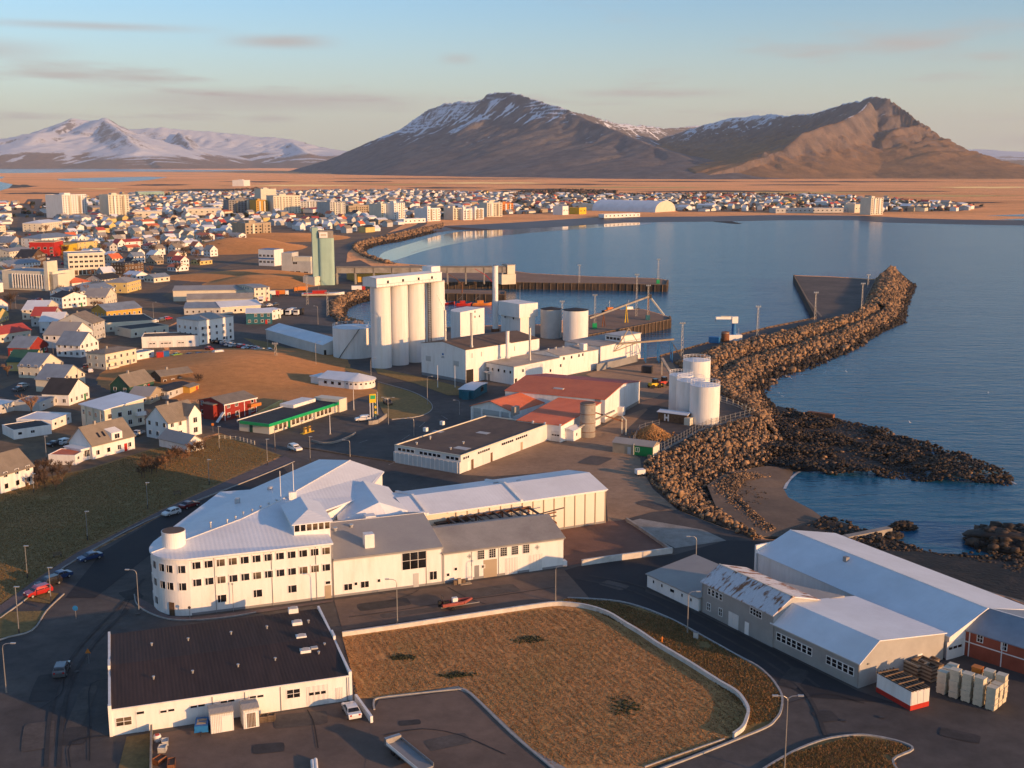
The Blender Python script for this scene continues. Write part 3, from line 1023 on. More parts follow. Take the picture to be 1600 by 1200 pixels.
# the second ridge runs towards the town: its right-hand side looks to the sea
RMASS[1] = [(x, y, z, r, l) for x, y, z, l, r in RMASS[1]]
massif('sunlit_mountain', 900, 4600, 5000, 11600, 15, RMASS, 190, 3, pw=1.3, gully=0.30, gl=85, cr=1.3, streak=.25, tone=-.25, back=8300, label='steep brown mountain with a pointed peak glowing in low sun')
LMASS = [rid([(505, 258, 12100, 500, 350), (540, 237, 11900, 700, 600), (590, 216, 11500, 800, 850), (640, 196, 11000, 900, 1000), (662, 173, 10600, 900, 1150), (690, 162, 10350, 900, 1150), (757, 156, 9850, 900, 1150), (800, 165, 9600, 900, 1100)]),
         rid([(764, 145, 9150, 900, 1250), (800, 145, 8900, 1100, 1350), (850, 159, 8500, 1200, 1400), (886, 170, 8200, 1200, 1350), (908, 182, 8000, 1200, 1250), (940, 194, 7750, 1100, 1150),
              (975, 209, 7450, 1000, 1200), (1020, 228, 7000, 900, 1000), (1070, 246, 6600, 700, 900), (1110, 258, 6300, 600, 700)]),
         rid([(890, 172, 8600, 900, 900), (960, 192, 10500, 1000, 1000), (1040, 200, 12200, 1200, 1200), (1100, 196, 12600, 1200, 1200)])]
massif('table_mountain', -2900, 2100, 5400, 13200, 16, LMASS, 250, 11, pw=1.15, gully=0.17, gl=120, cr=.55, streak=1.25, strata=.7, tone=.95, back=9300, label='broad flat topped grey mountain streaked with snow')
FAR = [rid([(-160, 236, 20500, 2600, 2600), (0, 222, 20500, 2600, 2800), (52, 209, 20500, 2400, 2800), (85, 203, 21500, 2400, 3200), (112, 184, 22500, 2400, 3800), (140, 188, 22500, 2400, 3800), (165, 185, 22000, 2400, 3600), (205, 204, 22500, 2400, 3400)]),
       rid([(160, 186, 22000, 1800, 2400), (190, 205, 20500, 1800, 1800), (215, 232, 19200, 1800, 1500)]),
       rid([(195, 203, 25000, 2400, 3600), (250, 199, 25000, 2400, 4000), (330, 205, 25000, 2400, 4200), (400, 213, 24800, 2400, 4200), (460, 218, 24500, 2400, 4000), (500, 229, 24500, 2400, 3400), (535, 250, 24500, 1800, 2000)]),
       rid([(455, 222, 24000, 1500, 1500), (480, 240, 21800, 1500, 1500)]), rid([(280, 206, 24500, 1500, 1700), (300, 232, 21500, 1500, 1500)])]
massif('snowy_range', -12600, -2400, 16800, 28500, 52, FAR, 60, 23, tone=.35, pw=1.15, gully=0.2, gl=420, streak=1.0, label='long distant snow covered mountain range behind the plain')
HILL = [rid([(1380, 262, 20500, 3000, 2500), (1480, 233, 21000, 3000, 4200), (1530, 233, 21000, 3000, 4200), (1600, 239, 21000, 3000, 4000), (1700, 243, 21000, 3000, 4000), (1850, 250, 21000, 3000, 4000)])]
massif('snowy_plateau', 5200, 15500, 16500, 26000, 80, HILL, 40, 41, pw=.9, gully=0.05, gl=600, streak=.3, label='low snow covered plateau on the horizon behind the pointed peak')

# ---- heath, bog and stubble strips on the plain
HEATH = mat('dark_heath', (0.11, 0.08, 0.05), 1.0, (0.06, 0.05, 0.034), vs=.004, world=True, fine=.3, fs=.03)
STUB = mat('pale_stubble', (0.60, 0.36, 0.17), 1.0, (0.46, 0.26, 0.12), vs=.004, world=True, fine=.2, fs=.03, sheen=.4)
MOSS = mat('green_meadow', (0.27, 0.21, 0.08), 1.0, (0.36, 0.22, 0.09), vs=.004, world=True, fine=.2, fs=.03, sheen=.3)
hz_ = .05
for cx_, cy_, rx_, ry_, m_ in ((330, 297, 90, 2.2, HEATH), (250, 289, 60, 1.2, HEATH), (690, 293.5, 90, 1.2, HEATH), (560, 283.5, 60, .9, HEATH), (900, 288, 80, .9, HEATH), (1130, 299, 130, 1.5, HEATH), (1300, 312, 150, 2.0, HEATH), (1400, 299, 120, 1.0, HEATH), (1250, 289, 90, .9, HEATH),
                           (60, 302, 60, 1.6, HEATH), (20, 291, 40, 3.0, HEATH), (150, 295, 40, .8, STUB), (480, 290, 90, 1.3, STUB), (760, 286, 110, 1.2, STUB), (1000, 293, 120, 1.4, MOSS), (1240, 301, 140, 1.3, MOSS), (1480, 306, 120, 1.6, MOSS), (1480, 317, 100, 1.8, HEATH), (620, 288.5, 60, .8, MOSS),
                           (840, 296, 70, 1.4, HEATH), (1050, 283.5, 150, .9, HEATH), (700, 279.5, 200, .8, HEATH), (1330, 284, 150, 1.0, HEATH), (400, 284, 60, 1.0, HEATH), (1180, 307, 160, 1.1, STUB), (1540, 293, 90, 1.3, STUB)):
    pts = []
    for k in range(26):
        t_ = 2 * math.pi * k / 26
        q = random.uniform(.6, 1.15)
        pts.append((cx_ + rx_ * math.cos(t_) * q, cy_ + ry_ * math.sin(t_) * random.uniform(.55, 1.2)))
    hz_ += .012
    polysheet('heath_patch' if m_ is HEATH else 'meadow_patch', GP(pts), hz_, m_)
# wet sand of the bay at low tide, mirror smooth
SHEEN = mat('wet_mirror_sand', (0.06, 0.085, 0.10), 0.07, (0.09, 0.10, 0.105), vs=.012, world=True, spec=.6)
polysheet('tidal_flat', smooth_line(GP([(592, 404), (600, 394), (640, 381), (690, 367), (740, 359.5), (800, 357.5), (930, 349.5), (1010, 347.5), (1010, 350.5), (930, 356), (850, 362), (780, 369), (720, 379), (670, 390), (632, 402), (610, 408), (592, 404)], SEA_Z), 3), SEA_Z + .03, SHEEN)
FOAM = mat('thin_foam', (0.62, 0.62, 0.60), .8, vs=.4, var=.2, world=True)
for ln_ in ([(640, 396), (680, 384), (740, 373), (800, 366), (860, 361)], [(1226, 764), (1232, 752), (1243, 741), (1250, 737)], [(1560, 745), (1575, 750), (1588, 757)]):
    flatroad('foam_line', smooth_line(GP(ln_, SEA_Z), 4), .7, SEA_Z + .06, FOAM)
# ---- harbour and factory yards, streets
polysheet('harbour_yard', GP([(-500, 1500), (-500, 1075), (0, 968), (100, 887), (250, 807), (400, 747), (455, 722), (345, 676), (318, 655), (345, 640), (470, 585), (400, 540), (345, 547), (265, 547), (262, 512), (300, 495), (340, 472), (420, 458), (480, 444), (490, 430),
          (535, 411), (562, 406), (640, 446), (574, 455), (536, 460), (516, 474), (516, 492), (529, 503), (565, 509), (620, 512), (700, 512), (780, 509), (842, 508), (905, 528), (930, 546), (985, 563), (1030, 558), (1058, 566), (1063, 578), (1100, 601), (1148, 628),
          (1178, 652), (1120, 669), (1085, 683), (1045, 707), (1012, 717), (1004, 735), (1021, 763), (1061, 798), (1130, 825), (1190, 843), (1250, 846), (1400, 886), (1580, 936), (1700, 986), (2400, 1200), (2400, 1500)]), 0.03, ASPH)
polysheet('breakwater_road', GP([(1058, 566), (1030, 558), (1110, 536), (1200, 513), (1276, 498), (1242, 431), (1300, 433), (1362, 437), (1369, 437), (1350, 480), (1338, 490), (1275, 505), (1200, 524), (1125, 540)]), 0.03, ASPH)
polysheet('pier_deck', GP([(906, 527), (960, 516.5), (1046, 500), (1045, 495.5), (1029, 490.5), (1004, 483.5), (960, 484.5), (906, 497)]), 0.03, ASPHB)
polysheet('pier_deck', GP([(640, 447), (690, 441.5), (760, 440.5), (870, 442.5), (960, 443.5), (1040, 445.5), (1042, 438.5), (1029, 435.5), (930, 432.5), (830, 427.5), (800, 423.5), (700, 417.5), (640, 414)]), 0.03, ASPHB)
polysheet('gravel_yard', GP([(720, 742), (834, 688), (880, 692), (945, 665), (1002, 632), (1012, 640), (960, 690), (1000, 716), (1003, 735), (1020, 764), (1058, 797), (1020, 800), (975, 812), (950, 820), (946, 760), (900, 735), (770, 745)]), 0.06, GRAVEL)
polysheet('gravel_court', GP([(880, 886), (905, 881), (1050, 860), (985, 812), (950, 815), (880, 826), (700, 850), (850, 880)]), 0.068, REDGR)
polysheet('dark_road_patch', GP([(880, 892), (905, 885), (1055, 867), (1135, 845), (1200, 846), (1290, 868), (1120, 930), (1010, 915), (1008, 925), (1095, 960), (1205, 1013), (1340, 1080), (1400, 1100), (1260, 1090), (1197, 1052), (1150, 1024), (1050, 968), (1000, 949), (955, 939), (920, 935)]), 0.065, ASPHN)
polysheet('new_asphalt_strip', GP([(102, 935), (148, 935), (236, 866), (345, 795), (455, 745), (440, 728), (400, 748), (250, 808), (160, 862)]), 0.065, ASPHN)
polysheet('concrete_ramp', GP([(978, 816), (1000, 811), (1098, 828), (1135, 845), (1055, 857)]), 0.075, CONC)
polysheet('gravel_yard', GP([(938, 578), (1000, 570), (1050, 566), (1062, 585), (1090, 605), (1045, 620), (1005, 625), (960, 608), (915, 585)]), 0.06, GRAVEL)
polysheet('parking_lot', GP([(592, 1095), (715, 1080), (735, 1085), (870, 1215), (560, 1260), (584, 1110)]), 0.07, ASPHB)
polysheet('front_yard', GP([(522, 938), (692, 916), (880, 889), (920, 934), (862, 940), (700, 962), (535, 985)]), 0.07, ASPHB)
polysheet('store_yard', GP([(230, 1150), (400, 1120), (550, 1096), (585, 1110), (560, 1260), (200, 1320)]), 0.055, ASPHB)
flatroad('concrete_track', GP([(930, 660), (985, 640), (1040, 622), (1068, 604)]), 6, .065, ASPHB)
# harbour road and its branch past the filling station
flatroad('harbour_road', smooth_line(GP([(240, 462), (300, 492), (345, 515), (400, 538), (500, 572), (600, 596), (668, 622), (690, 642), (660, 668), (600, 700), (540, 722)])), 8.5, 0.05, ASPH)
flatroad('shore_road', smooth_line(GP([(505, 447), (525, 425), (530, 405), (535, 392), (560, 378), (600, 368), (645, 356), (660, 349), (650, 343)])), 12, 0.05, ASPH)
flatroad('main_street', smooth_line(GP([(205, 660), (165, 612), (125, 566), (95, 530), (75, 505), (62, 480), (72, 452), (90, 425), (85, 405), (62, 385), (48, 355)])), 14, 0.05, ASPH)
flatroad('avenue', smooth_line(GP([(58, 380), (48, 355), (47, 335), (50, 320), (55, 311)])), 30, 0.06, ASPH)
flatroad('side_street', smooth_line(GP([(0, 620), (60, 592), (120, 568)])), 9, 0.045, ASPH)
flatroad('side_street', smooth_line(GP([(300, 650), (380, 676), (470, 705), (560, 726)])), 10, 0.057, ASPH)
flatroad('side_street', smooth_line(GP([(90, 425), (160, 452), (240, 462)])), 9, 0.04, ASPH)
flatroad('side_street', smooth_line(GP([(240, 462), (330, 420), (400, 402), (440, 398)])), 9, 0.045, ASPH)

polysheet('town_ground', GP([(-60, 345), (640, 346), (600, 367), (540, 384), (480, 428), (345, 470), (258, 512), (256, 547), (240, 556), (238, 590), (300, 645), (345, 676), (235, 703), (140, 733), (60, 749), (-60, 772)]), 0.02, TOWNG)
polysheet('town_ground', GP([(-60, 346), (640, 346), (800, 335), (870, 333), (930, 322), (1040, 322), (1060, 331), (1350, 332), (1500, 330), (1540, 323), (1300, 307), (1100, 305), (900, 305), (640, 298), (420, 300), (200, 305), (40, 318), (-60, 318)]), 0.028, TOWNG)
# ---- lawns and banks
polysheet('lawn_bank', GP([(-400, 830), (-60, 770), (60, 748), (140, 732), (235, 702), (320, 690), (345, 678), (440, 712), (400, 730), (250, 797), (170, 838), (120, 862), (60, 902), (0, 945), (-400, 1060)]), 0.08, GRASS)
polysheet('verge_lawn', GP([(-60, 1035), (0, 1000), (50, 985), (72, 955), (10, 957), (-60, 990)]), 0.12, GRASS)
polysheet('verge_lawn', GP([(33, 938), (52, 923), (92, 928), (78, 944)]), 0.12, GRASS)
polysheet('footpath', GP([(-400, 1062), (0, 947), (60, 904), (120, 864), (170, 840), (250, 799), (400, 732), (445, 713), (462, 722), (400, 746), (250, 806), (162, 850), (100, 886), (0, 967), (-400, 1100)]), 0.10, PAVE)
polysheet('field_lawn', GP([(535, 996), (640, 980), (800, 957), (862, 948), (890, 948.5), (920, 953), (950, 963), (975, 978), (1000, 993), (1025, 1010), (1050, 1025), (1075, 1040), (1100, 1056), (1125, 1072), (1150, 1087), (1162, 1101),
                              (1169, 1116), (1166, 1130), (1160, 1143), (1143, 1153), (1085, 1177), (1020, 1200), (940, 1230), (830, 1172), (735, 1082), (717, 1072), (640, 1084), (586, 1092), (560, 1092), (552, 1058)]), 0.09, GRASSD)
polysheet('wall_verge', GP([(533, 988), (700, 964), (862, 941), (887, 936), (955, 940), (1000, 950), (1050, 970), (1100, 997), (1150, 1025), (1182, 1042), (1199, 1056), (1212, 1070), (1221, 1090), (1219, 1112), (1212, 1125), (1198, 1136),
                              (1150, 1156), (1160, 1143), (1169, 1116), (1162, 1101), (1150, 1087), (1100, 1056), (1050, 1025), (1000, 993), (950, 963), (920, 953), (890, 948.5), (862, 948), (800, 957), (640, 980), (535, 996)]), 0.085, GRASS)
polysheet('traffic_island', GP([(1180, 1210), (1237, 1178), (1287, 1158), (1332, 1151), (1362, 1152), (1405, 1161), (1424, 1172), (1395, 1188), (1410, 1215), (1300, 1260), (1180, 1260)]), 0.10, GRASS)
hill = [(262, 556), (300, 547), (360, 545), (410, 556), (450, 572), (500, 583), (560, 603), (600, 612), (560, 622), (520, 640), (470, 630), (420, 650), (360, 625), (300, 610), (250, 580)]
polysheet('hill_lawn', GP(hill), 0.09, GRASSO)
polysheet('corner_lawn', smooth_line(GP([(590, 598), (640, 612), (668, 626), (674, 640), (655, 650), (612, 655), (596, 640), (590, 620), (590, 598)])), 0.10, GRASS)
polysheet('factory_lawn', GP([(585, 574), (660, 590), (725, 606), (735, 618), (700, 618), (650, 600), (590, 584)]), 0.10, GRASS)
polysheet('store_lawn', GP([(198, 1152), (238, 1146), (236, 1230), (170, 1260)]), 0.10, GRASS)
polysheet('quay_lawn', GP([(380, 528), (415, 534), (500, 560), (580, 585), (572, 588), (490, 566), (400, 540)]), 0.09, GRASS)
polysheet('spoil_ground', GP([(350, 432), (400, 425), (470, 432), (484, 441), (420, 455), (330, 470), (300, 452)]), 0.07, GRASSO)

# mound of the hill lawn
def mound(name, c, rx, ry, h, m, seed=0, ang=0.0, n=28):
    V, F = [], []
    for j in range(n):
        for k in range(n):
            x, y = (k / (n - 1) * 2 - 1), (j / (n - 1) * 2 - 1)
            d = math.hypot(x, y)
            z = h * max(0, 1 - d * d) ** 1.5 * (0.8 + 0.5 * float(fbm(np.array(x * 2.0 + 9), np.array(y * 2.0 + 9), 3, seed))) - 0.05
            X, Y = x * rx, y * ry
            V.append((c[0] + X * math.cos(ang) - Y * math.sin(ang), c[1] + X * math.sin(ang) + Y * math.cos(ang), z))
    for j in range(n - 1):
        for k in range(n - 1):
            a = j * n + k
            F.append((a, a + 1, a + n + 1, a + n))
    o = ob(name, mesh(name, V, F, m, True))
    o['kind'] = 'structure'
    return o


mound('grassy_mound', G(355, 578), 46, 55, 3.2, GRASSO, 3)
mound('spoil_heap', G(372, 388), 60, 75, 9, GRASSO, 4)
mound('spoil_heap', G(418, 442), 40, 45, 5, GRASSO, 5)
mound('spoil_heap', G(440, 372), 70, 70, 5, GRASSO, 6)
mound('grass_bank', G(395, 432), 60, 40, 4, GRASSO, 8)

# ---- kerbs
KP = {}
def kerb(pts, w=0.18, h=0.14, n=4, m=KERB):
    o = ribbon('kerb', smooth_line(GP(pts), n), w, 0.0, 0.1 + h, m)
    o['kind'] = 'structure'


kerb([(-60, 1036), (0, 1001), (50, 986), (73, 955), (100, 929)])
kerb([(100, 887), (162, 850), (250, 806), (400, 747), (460, 722)])
kerb([(0, 967), (50, 930), (100, 887)])
kerb([(585, 1110), (584, 1098), (592, 1092), (640, 1086), (716, 1078)], w=.25)
kerb([(716, 1078), (735, 1085), (800, 1148), (862, 1200), (900, 1235)], w=.35)
kerb([(887, 935), (955, 939), (1000, 949), (1050, 969), (1100, 996), (1150, 1024), (1182, 1041), (1199, 1055), (1212, 1070), (1222, 1090), (1220, 1112), (1212, 1125), (1198, 1137), (1150, 1157), (1085, 1183), (1035, 1202), (980, 1225)], w=.3)
kerb([(1132, 1156), (1060, 1181), (1007, 1200)], w=.2)
kerb([(1180, 1211), (1237, 1177), (1287, 1157), (1332, 1150), (1362, 1151), (1405, 1160), (1426, 1172), (1395, 1189), (1412, 1216)], w=.3)
kerb([(590, 597), (640, 611), (669, 626), (675, 640), (655, 651), (612, 656)])
kerb([(210, 930), (214, 945), (232, 958), (262, 968), (300, 970), (350, 966), (400, 958)])
polysheet('pavement', GP([(208, 930), (236, 945), (262, 963), (300, 966), (400, 954), (521, 938), (521, 941), (400, 959), (300, 971), (255, 967), (222, 952)]), 0.13, PAVE)
polysheet('lot_path', GP([(586, 1093), (640, 1085), (716, 1073), (737, 1083), (832, 1172), (940, 1232), (900, 1236), (800, 1149), (735, 1086), (716, 1079), (592, 1094)]), 0.115, CONC)

# ---- beach, tidal rocks
def tilt(name, pts, m, th=0.5):
    """sheet through surveyed points with their own heights"""
    Pt = []
    for px, py, z in pts:
        g = G(px, py, z)
        Pt.append((g.x, g.y, z))
    b = MB()
    b.sheet(Pt, th)
    o = b.build(name, m)
    o['kind'] = 'structure'
    return o


tilt('beach', [(1105, 758, -1.6), (1140, 735, -2.0), (1200, 728, -2.8), (1242, 733, -4.05), (1238, 750, -4.05), (1226, 762, -4.05), (1234, 777, -4.05), (1264, 793, -4.05), (1290, 812, -3.8), (1240, 838, -2.4), (1190, 838, -1.2), (1150, 815, -1.3), (1118, 790, -1.2)], SAND)
tilt('tideland', [(1200, 850, -.2), (1240, 826, -2.2), (1290, 806, -4.05), (1340, 822, -4.1), (1420, 850, -4.1), (1475, 868, -4.1), (1535, 858, -4.1), (1620, 872, -4.1), (1760, 900, -4.1), (1800, 1010, -1), (1600, 950, -1), (1400, 893, -.6)], WEED)
tilt('reef', [(1140, 735, -2.6), (1160, 700, -3.0), (1190, 660, -3.4), (1215, 634, -4.0), (1262, 641, -4.1), (1305, 650, -4.1), (1350, 660, -4.1), (1395, 672, -4.1), (1412, 680, -4.1), (1462, 695, -4.1), (1487, 710, -4.1), (1525, 722, -4.1), (1575, 735, -4.12), (1588, 757, -4.12), (1550, 754, -4.1),
              (1500, 754, -4.1), (1437, 751, -4.1), (1375, 745, -4.1), (1300, 742, -4.1), (1240, 737, -4.0), (1200, 726, -3.4)], WEED)
polysheet('beach_spit', GP([(1100, 344), (1130, 343), (1160, 349.5), (1150, 350), (1120, 347)], -3.9), -3.85, WEED)

# ---- rock armour
def ico(sub):
    bm = bmesh.new()
    bmesh.ops.create_icosphere(bm, subdivisions=sub, radius=1.0)
    V = np.array([v.co[:] for v in bm.verts])
    F = np.array([[v.index for v in f.verts] for f in bm.faces])
    bm.free()
    return V, F


def rockshapes(sub, n, seed):
    r = np.random.default_rng(seed)
    V, F = ico(sub)
    out = []
    for i in range(n):
        W_ = V.copy()
        for k in range(9):        # cut facets
            d = r.normal(size=3); d /= np.linalg.norm(d)
            c = r.uniform(.45, .8)
            q = W_ @ d
            W_ -= np.outer(np.clip(q - c, 0, None), d) * .9
        W_ *= r.uniform(.62, 1.35, 3)
        W_ += r.normal(scale=.035, size=W_.shape)
        out.append(W_)
    return out, F


ROCKS_HI, RF_HI = rockshapes(2, 8, 1)
ROCKS_LO, RF_LO = rockshapes(1, 8, 2)


def rand_rot(r, n):
    q = r.normal(size=(n, 4)); q /= np.linalg.norm(q, axis=1)[:, None]
    w, x, y, z = q.T
    return np.stack([np.stack([1 - 2 * (y * y + z * z), 2 * (x * y - z * w), 2 * (x * z + y * w)], 1),
                     np.stack([2 * (x * y + z * w), 1 - 2 * (x * x + z * z), 2 * (y * z - x * w)], 1),
                     np.stack([2 * (x * z - y * w), 2 * (y * z + x * w), 1 - 2 * (x * x + y * y)], 1)], 1)


def npmesh(name, V, F, mats, mi=None):
    me = bpy.data.meshes.new(name)
    k = F.shape[1]
    me.vertices.add(len(V)); me.vertices.foreach_set('co', V.ravel().astype(np.float32))
    me.loops.add(F.size); me.loops.foreach_set('vertex_index', F.ravel().astype(np.int32))
    me.polygons.add(len(F)); me.polygons.foreach_set('loop_start', np.arange(0, F.size, k, dtype=np.int32))
    me.polygons.foreach_set('loop_total', np.full(len(F), k, np.int32))
    for m in mats:
        me.materials.append(m)
    if mi is not None:
        me.polygons.foreach_set('material_index', mi.astype(np.int32))
    me.update(calc_edges=True)
    me.validate()
    return me


def rockmass(name, P, rad, mats, frac, parent=None, seed=3, label=None, shapes=None, flat=1.0, wet=None):
    r = np.random.default_rng(seed)
    sh, F = shapes or (ROCKS_LO, RF_LO)
    n = len(P)
    Rm = rand_rot(r, n)
    idx = r.integers(0, len(sh), n)
    base = np.stack([sh[i] for i in idx])
    V = np.einsum('nij,nkj->nki', Rm, base) * rad[:, None, None]
    V[:, :, 2] *= flat
    V = V + P[:, None, :]
    nv = base.shape[1]
    FF = (F[None] + (np.arange(n) * nv)[:, None, None]).reshape(-1, 3)
    mi = (r.random(n)[:, None] > np.cumsum(frac)[None]).sum(1).clip(0, len(mats) - 1)
    if wet is not None:
        mats = list(mats) + [ROCKW]
        mi = np.where(wet, len(mats) - 1, mi)
    mi = np.repeat(mi, len(F))
    o = ob(name, npmesh(name, V.reshape(-1, 3), FF, mats, mi), parent)
    o['kind'] = 'stuff'
    if label:
        o['label'] = label
    return o


def resample(P, n):
    P = np.array([[p[0], p[1]] for p in P])
    d = np.r_[0, np.cumsum(np.hypot(*np.diff(P, axis=0).T))]
    t = np.linspace(0, d[-1], n)
    return np.stack([np.interp(t, d, P[:, 0]), np.interp(t, d, P[:, 1])], 1)


def strip_samples(inner, outer, prof, spacing, seed, n=200):
    """points on the surface between two lines; prof: [(t, z)] across"""
    r = np.random.default_rng(seed)
    A, B = resample(inner, n), resample(outer, n)
    ln = np.hypot(*np.diff((A + B) / 2, axis=0).T).sum()
    wd = np.hypot(*(A - B).T).mean()
    cnt = int(ln * wd / spacing ** 2)
    wts = np.hypot(*(A - B).T); wts = wts / wts.sum()
    s = np.interp(r.random(cnt), np.cumsum(wts), np.arange(n))
    i = np.clip(s.astype(int), 0, n - 2); f = (s - i)[:, None]
    a, b = A[i] * (1 - f) + A[i + 1] * f, B[i] * (1 - f) + B[i + 1] * f
    t = r.random(cnt)
    xy = a * (1 - t[:, None]) + b * t[:, None]
    z = np.interp(t, [q[0] for q in prof], [q[1] for q in prof])
    return np.c_[xy, z], t, s / n


def strip_mesh(name, inner, outer, prof, m, parent, n=60):
    A, B = resample(inner, n), resample(outer, n)
    V, F = [], []
    k = len(prof)
    for a, b in zip(A, B):
        for t, z in prof:
            V.append((a[0] * (1 - t) + b[0] * t, a[1] * (1 - t) + b[1] * t, z - .55))
    for i in range(n - 1):
        for j in range(k - 1):
            q = i * k + j
            F.append((q, q + 1, q + k + 1, q + k))
    return ob(name, mesh(name, V, F, m), parent)


def revetment(name, label, inner, outer, prof, spacing, rad, seed, mats, frac, near=0, group=None):
    t = thing(name, label, 'breakwater' if 'breakwater' in name else 'rock revetment', group=group)
    strip_mesh('core', inner, outer, prof, ROCKD, t)
    Pn, tt, ss = strip_samples(inner, outer, prof, spacing, seed)
    r = np.random.default_rng(seed + 1)
    rr = (rad[0] * .8 + (rad[1] - rad[0] * .8) * r.random(len(Pn)) ** 1.8) * np.where(r.random(len(Pn)) < .07, 1.6, 1)
    Pn[:, 2] += r.uniform(-.35, .25, len(Pn)) * rr
    d = np.hypot(Pn[:, 0], Pn[:, 1]) / rr
    order = np.argsort(d)
    k = order[:near]
    if near:
        ms = []
        for v in ROCKS_HI:
            for mm in mats:
                ms.append(npmesh('rock', v, RF_HI, [mm]))
        for i in k:
            mi = int((r.random() > np.cumsum(frac)).sum()); mi = min(mi, len(mats) - 1)
            o = ob('rock', ms[r.integers(0, len(ROCKS_HI)) * len(mats) + mi], t, Pn[i], 0, [float(rr[i])] * 3)
            o.rotation_euler = r.uniform(0, 6.28, 3)
    rest = order[near:]
    if len(rest):
        rockmass('rock_mass', Pn[rest], rr[rest], mats, frac, t, seed + 2, wet=(Pn[rest, 2] + r.uniform(-.7, .7, len(rest))) < -2.0)
    return t


MIXR = [ROCK, ROCKD]
revetment('rock_breakwater', 'long breakwater of brown boulders curving out past the harbour mouth',
          GP([(1054, 568), (1125, 541), (1200, 525), (1275, 506), (1335, 491), (1350, 478), (1362, 455), (1371, 436), (1386, 427)]),
          GP([(1190, 628), (1215, 594), (1240, 586), (1275, 575), (1330, 551), (1380, 520), (1416, 505), (1415, 482), (1430, 450)], SEA_Z),
          [(0, .1), (.1, 1.5), (.3, 1.4), (.43, -1.4), (.54, .1), (.64, -.1), (1, -4.6)], 1.08, (.42, 1.05), 5, MIXR, (.72, .28), near=150)
revetment('breakwater_head', 'boulder mound at the outer end of the breakwater',
          GP([(1350, 478), (1362, 455), (1371, 436), (1386, 427)]), GP([(1416, 498), (1420, 480), (1432, 447), (1402, 424)], SEA_Z),
          [(0, .1), (.12, 2.2), (.35, 2.8), (.6, .8), (1, -4.6)], 1.25, (.5, 1.15), 9, MIXR, (.66, .34))
revetment('shore_revetment', 'slope of rough boulders between the fenced yard and the cove',
          GP([(1178, 845), (1130, 822), (1092, 808), (1060, 795), (1020, 761), (1003, 735), (1012, 716), (1046, 706), (1085, 682), (1120, 668), (1180, 652)]),
          GP([(1200, 846), (1185, 833), (1160, 816), (1138, 800), (1112, 782), (1105, 762), (1128, 752), (1148, 740), (1175, 728), (1200, 716), (1215, 690)], -2.0),
          [(0, .5), (.15, .9), (.5, -.3), (1, -2.4)], 0.8, (.3, .78), 13, MIXR, (.72, .28), near=150)
revetment('tank_revetment', 'boulder slope below the white storage tanks',
          GP([(1180, 652), (1150, 628), (1100, 600), (1058, 570)]), GP([(1225, 690), (1215, 634), (1196, 615), (1150, 585)], -2.5),
          [(0, .4), (.2, 1.2), (.6, -.6), (1, -3.2)], 0.95, (.4, .9), 17, MIXR, (.66, .34))
revetment('bay_revetment', 'curved rock revetment below the shore road round the sandy bay',
          GP([(600, 412), (566, 400), (552, 391), (551, 384), (566, 377), (605, 369), (650, 359), (690, 351)]),
          GP([(640, 420), (585, 405), (573, 396), (572, 390), (590, 383), (630, 376), (665, 367), (700, 358)], -3.6),
          [(0, .2), (.15, 1.2), (.5, -.6), (1, -4.4)], 2.2, (.9, 1.7), 21, MIXR, (.8, .2))
revetment('basin_revetment', 'crescent of boulders round the small harbour basin',
          GP([(640, 447), (600, 450), (574, 454), (536, 459), (515, 473), (515, 492), (529, 504), (566, 510)]),
          GP([(640, 456), (605, 462), (582, 470), (560, 474), (545, 482), (540, 492), (545, 500), (568, 504)], SEA_Z),
          [(0, .2), (.2, .8), (.6, -1.5), (1, -4.5)], 1.35, (.6, 1.1), 25, MIXR, (.72, .28))


def scatter_poly(pts, n, r, z):
    P = [Vector(p) for p in pts]
    xs, ys = [p.x for p in P], [p.y for p in P]
    out = []
    while len(out) < n:
        x, y = r.uniform(min(xs), max(xs)), r.uniform(min(ys), max(ys))
        ins = False
        j = len(P) - 1
        for i in range(len(P)):
            if (P[i].y > y) != (P[j].y > y) and x < (P[j].x - P[i].x) * (y - P[i].y) / (P[j].y - P[i].y) + P[i].x:
                ins = not ins
            j = i
        if ins:
            out.append((x, y, z))
    return np.array(out)


r_ = np.random.default_rng(99)
reef_poly = GP([(1150, 735), (1165, 700), (1195, 662), (1230, 642), (1305, 652), (1350, 661), (1412, 681), (1462, 697), (1525, 723), (1582, 742), (1584, 757), (1500, 753), (1437, 750), (1375, 744), (1300, 741), (1240, 736), (1200, 724)], -3.6)
Pt = scatter_poly(reef_poly, 8500, r_, -3.9)
hn = fbm(Pt[:, 0] / 9, Pt[:, 1] / 9, 4, 55)
Pt[:, 2] = -4.15 + 1.7 * sstep(.34, .7, hn) + r_.uniform(-.2, .3, len(Pt)) + np.clip((95 - Pt[:, 0]) / 30, 0, 1) * 1.1
o = rockmass('reef_rocks', Pt, r_.uniform(.25, .8, len(Pt)), [ROCKW, ROCKD, ROCK], (.84, .14, .02), None, 31, 'low dark reef of weed covered rocks running out into the sea', flat=.6)
tide_poly = GP([(1215, 845), (1250, 826), (1290, 806), (1345, 826), (1420, 852), (1475, 869), (1540, 862), (1700, 885), (1760, 990), (1580, 940), (1400, 888)], -3)
Pt = scatter_poly(tide_poly, 1500, r_, -3.0)
Pt[:, 2] = -3.9 + 2.2 * fbm(Pt[:, 0] / 12, Pt[:, 1] / 12, 3, 77) + np.clip((176 - Pt[:, 1]) / 25, 0, 1)
rockmass('tideland_rocks', Pt, r_.uniform(.2, .75, len(Pt)), [ROCKW, ROCKD], (.7, .3), None, 33, 'weed covered stones on the dark tideland', flat=.6)
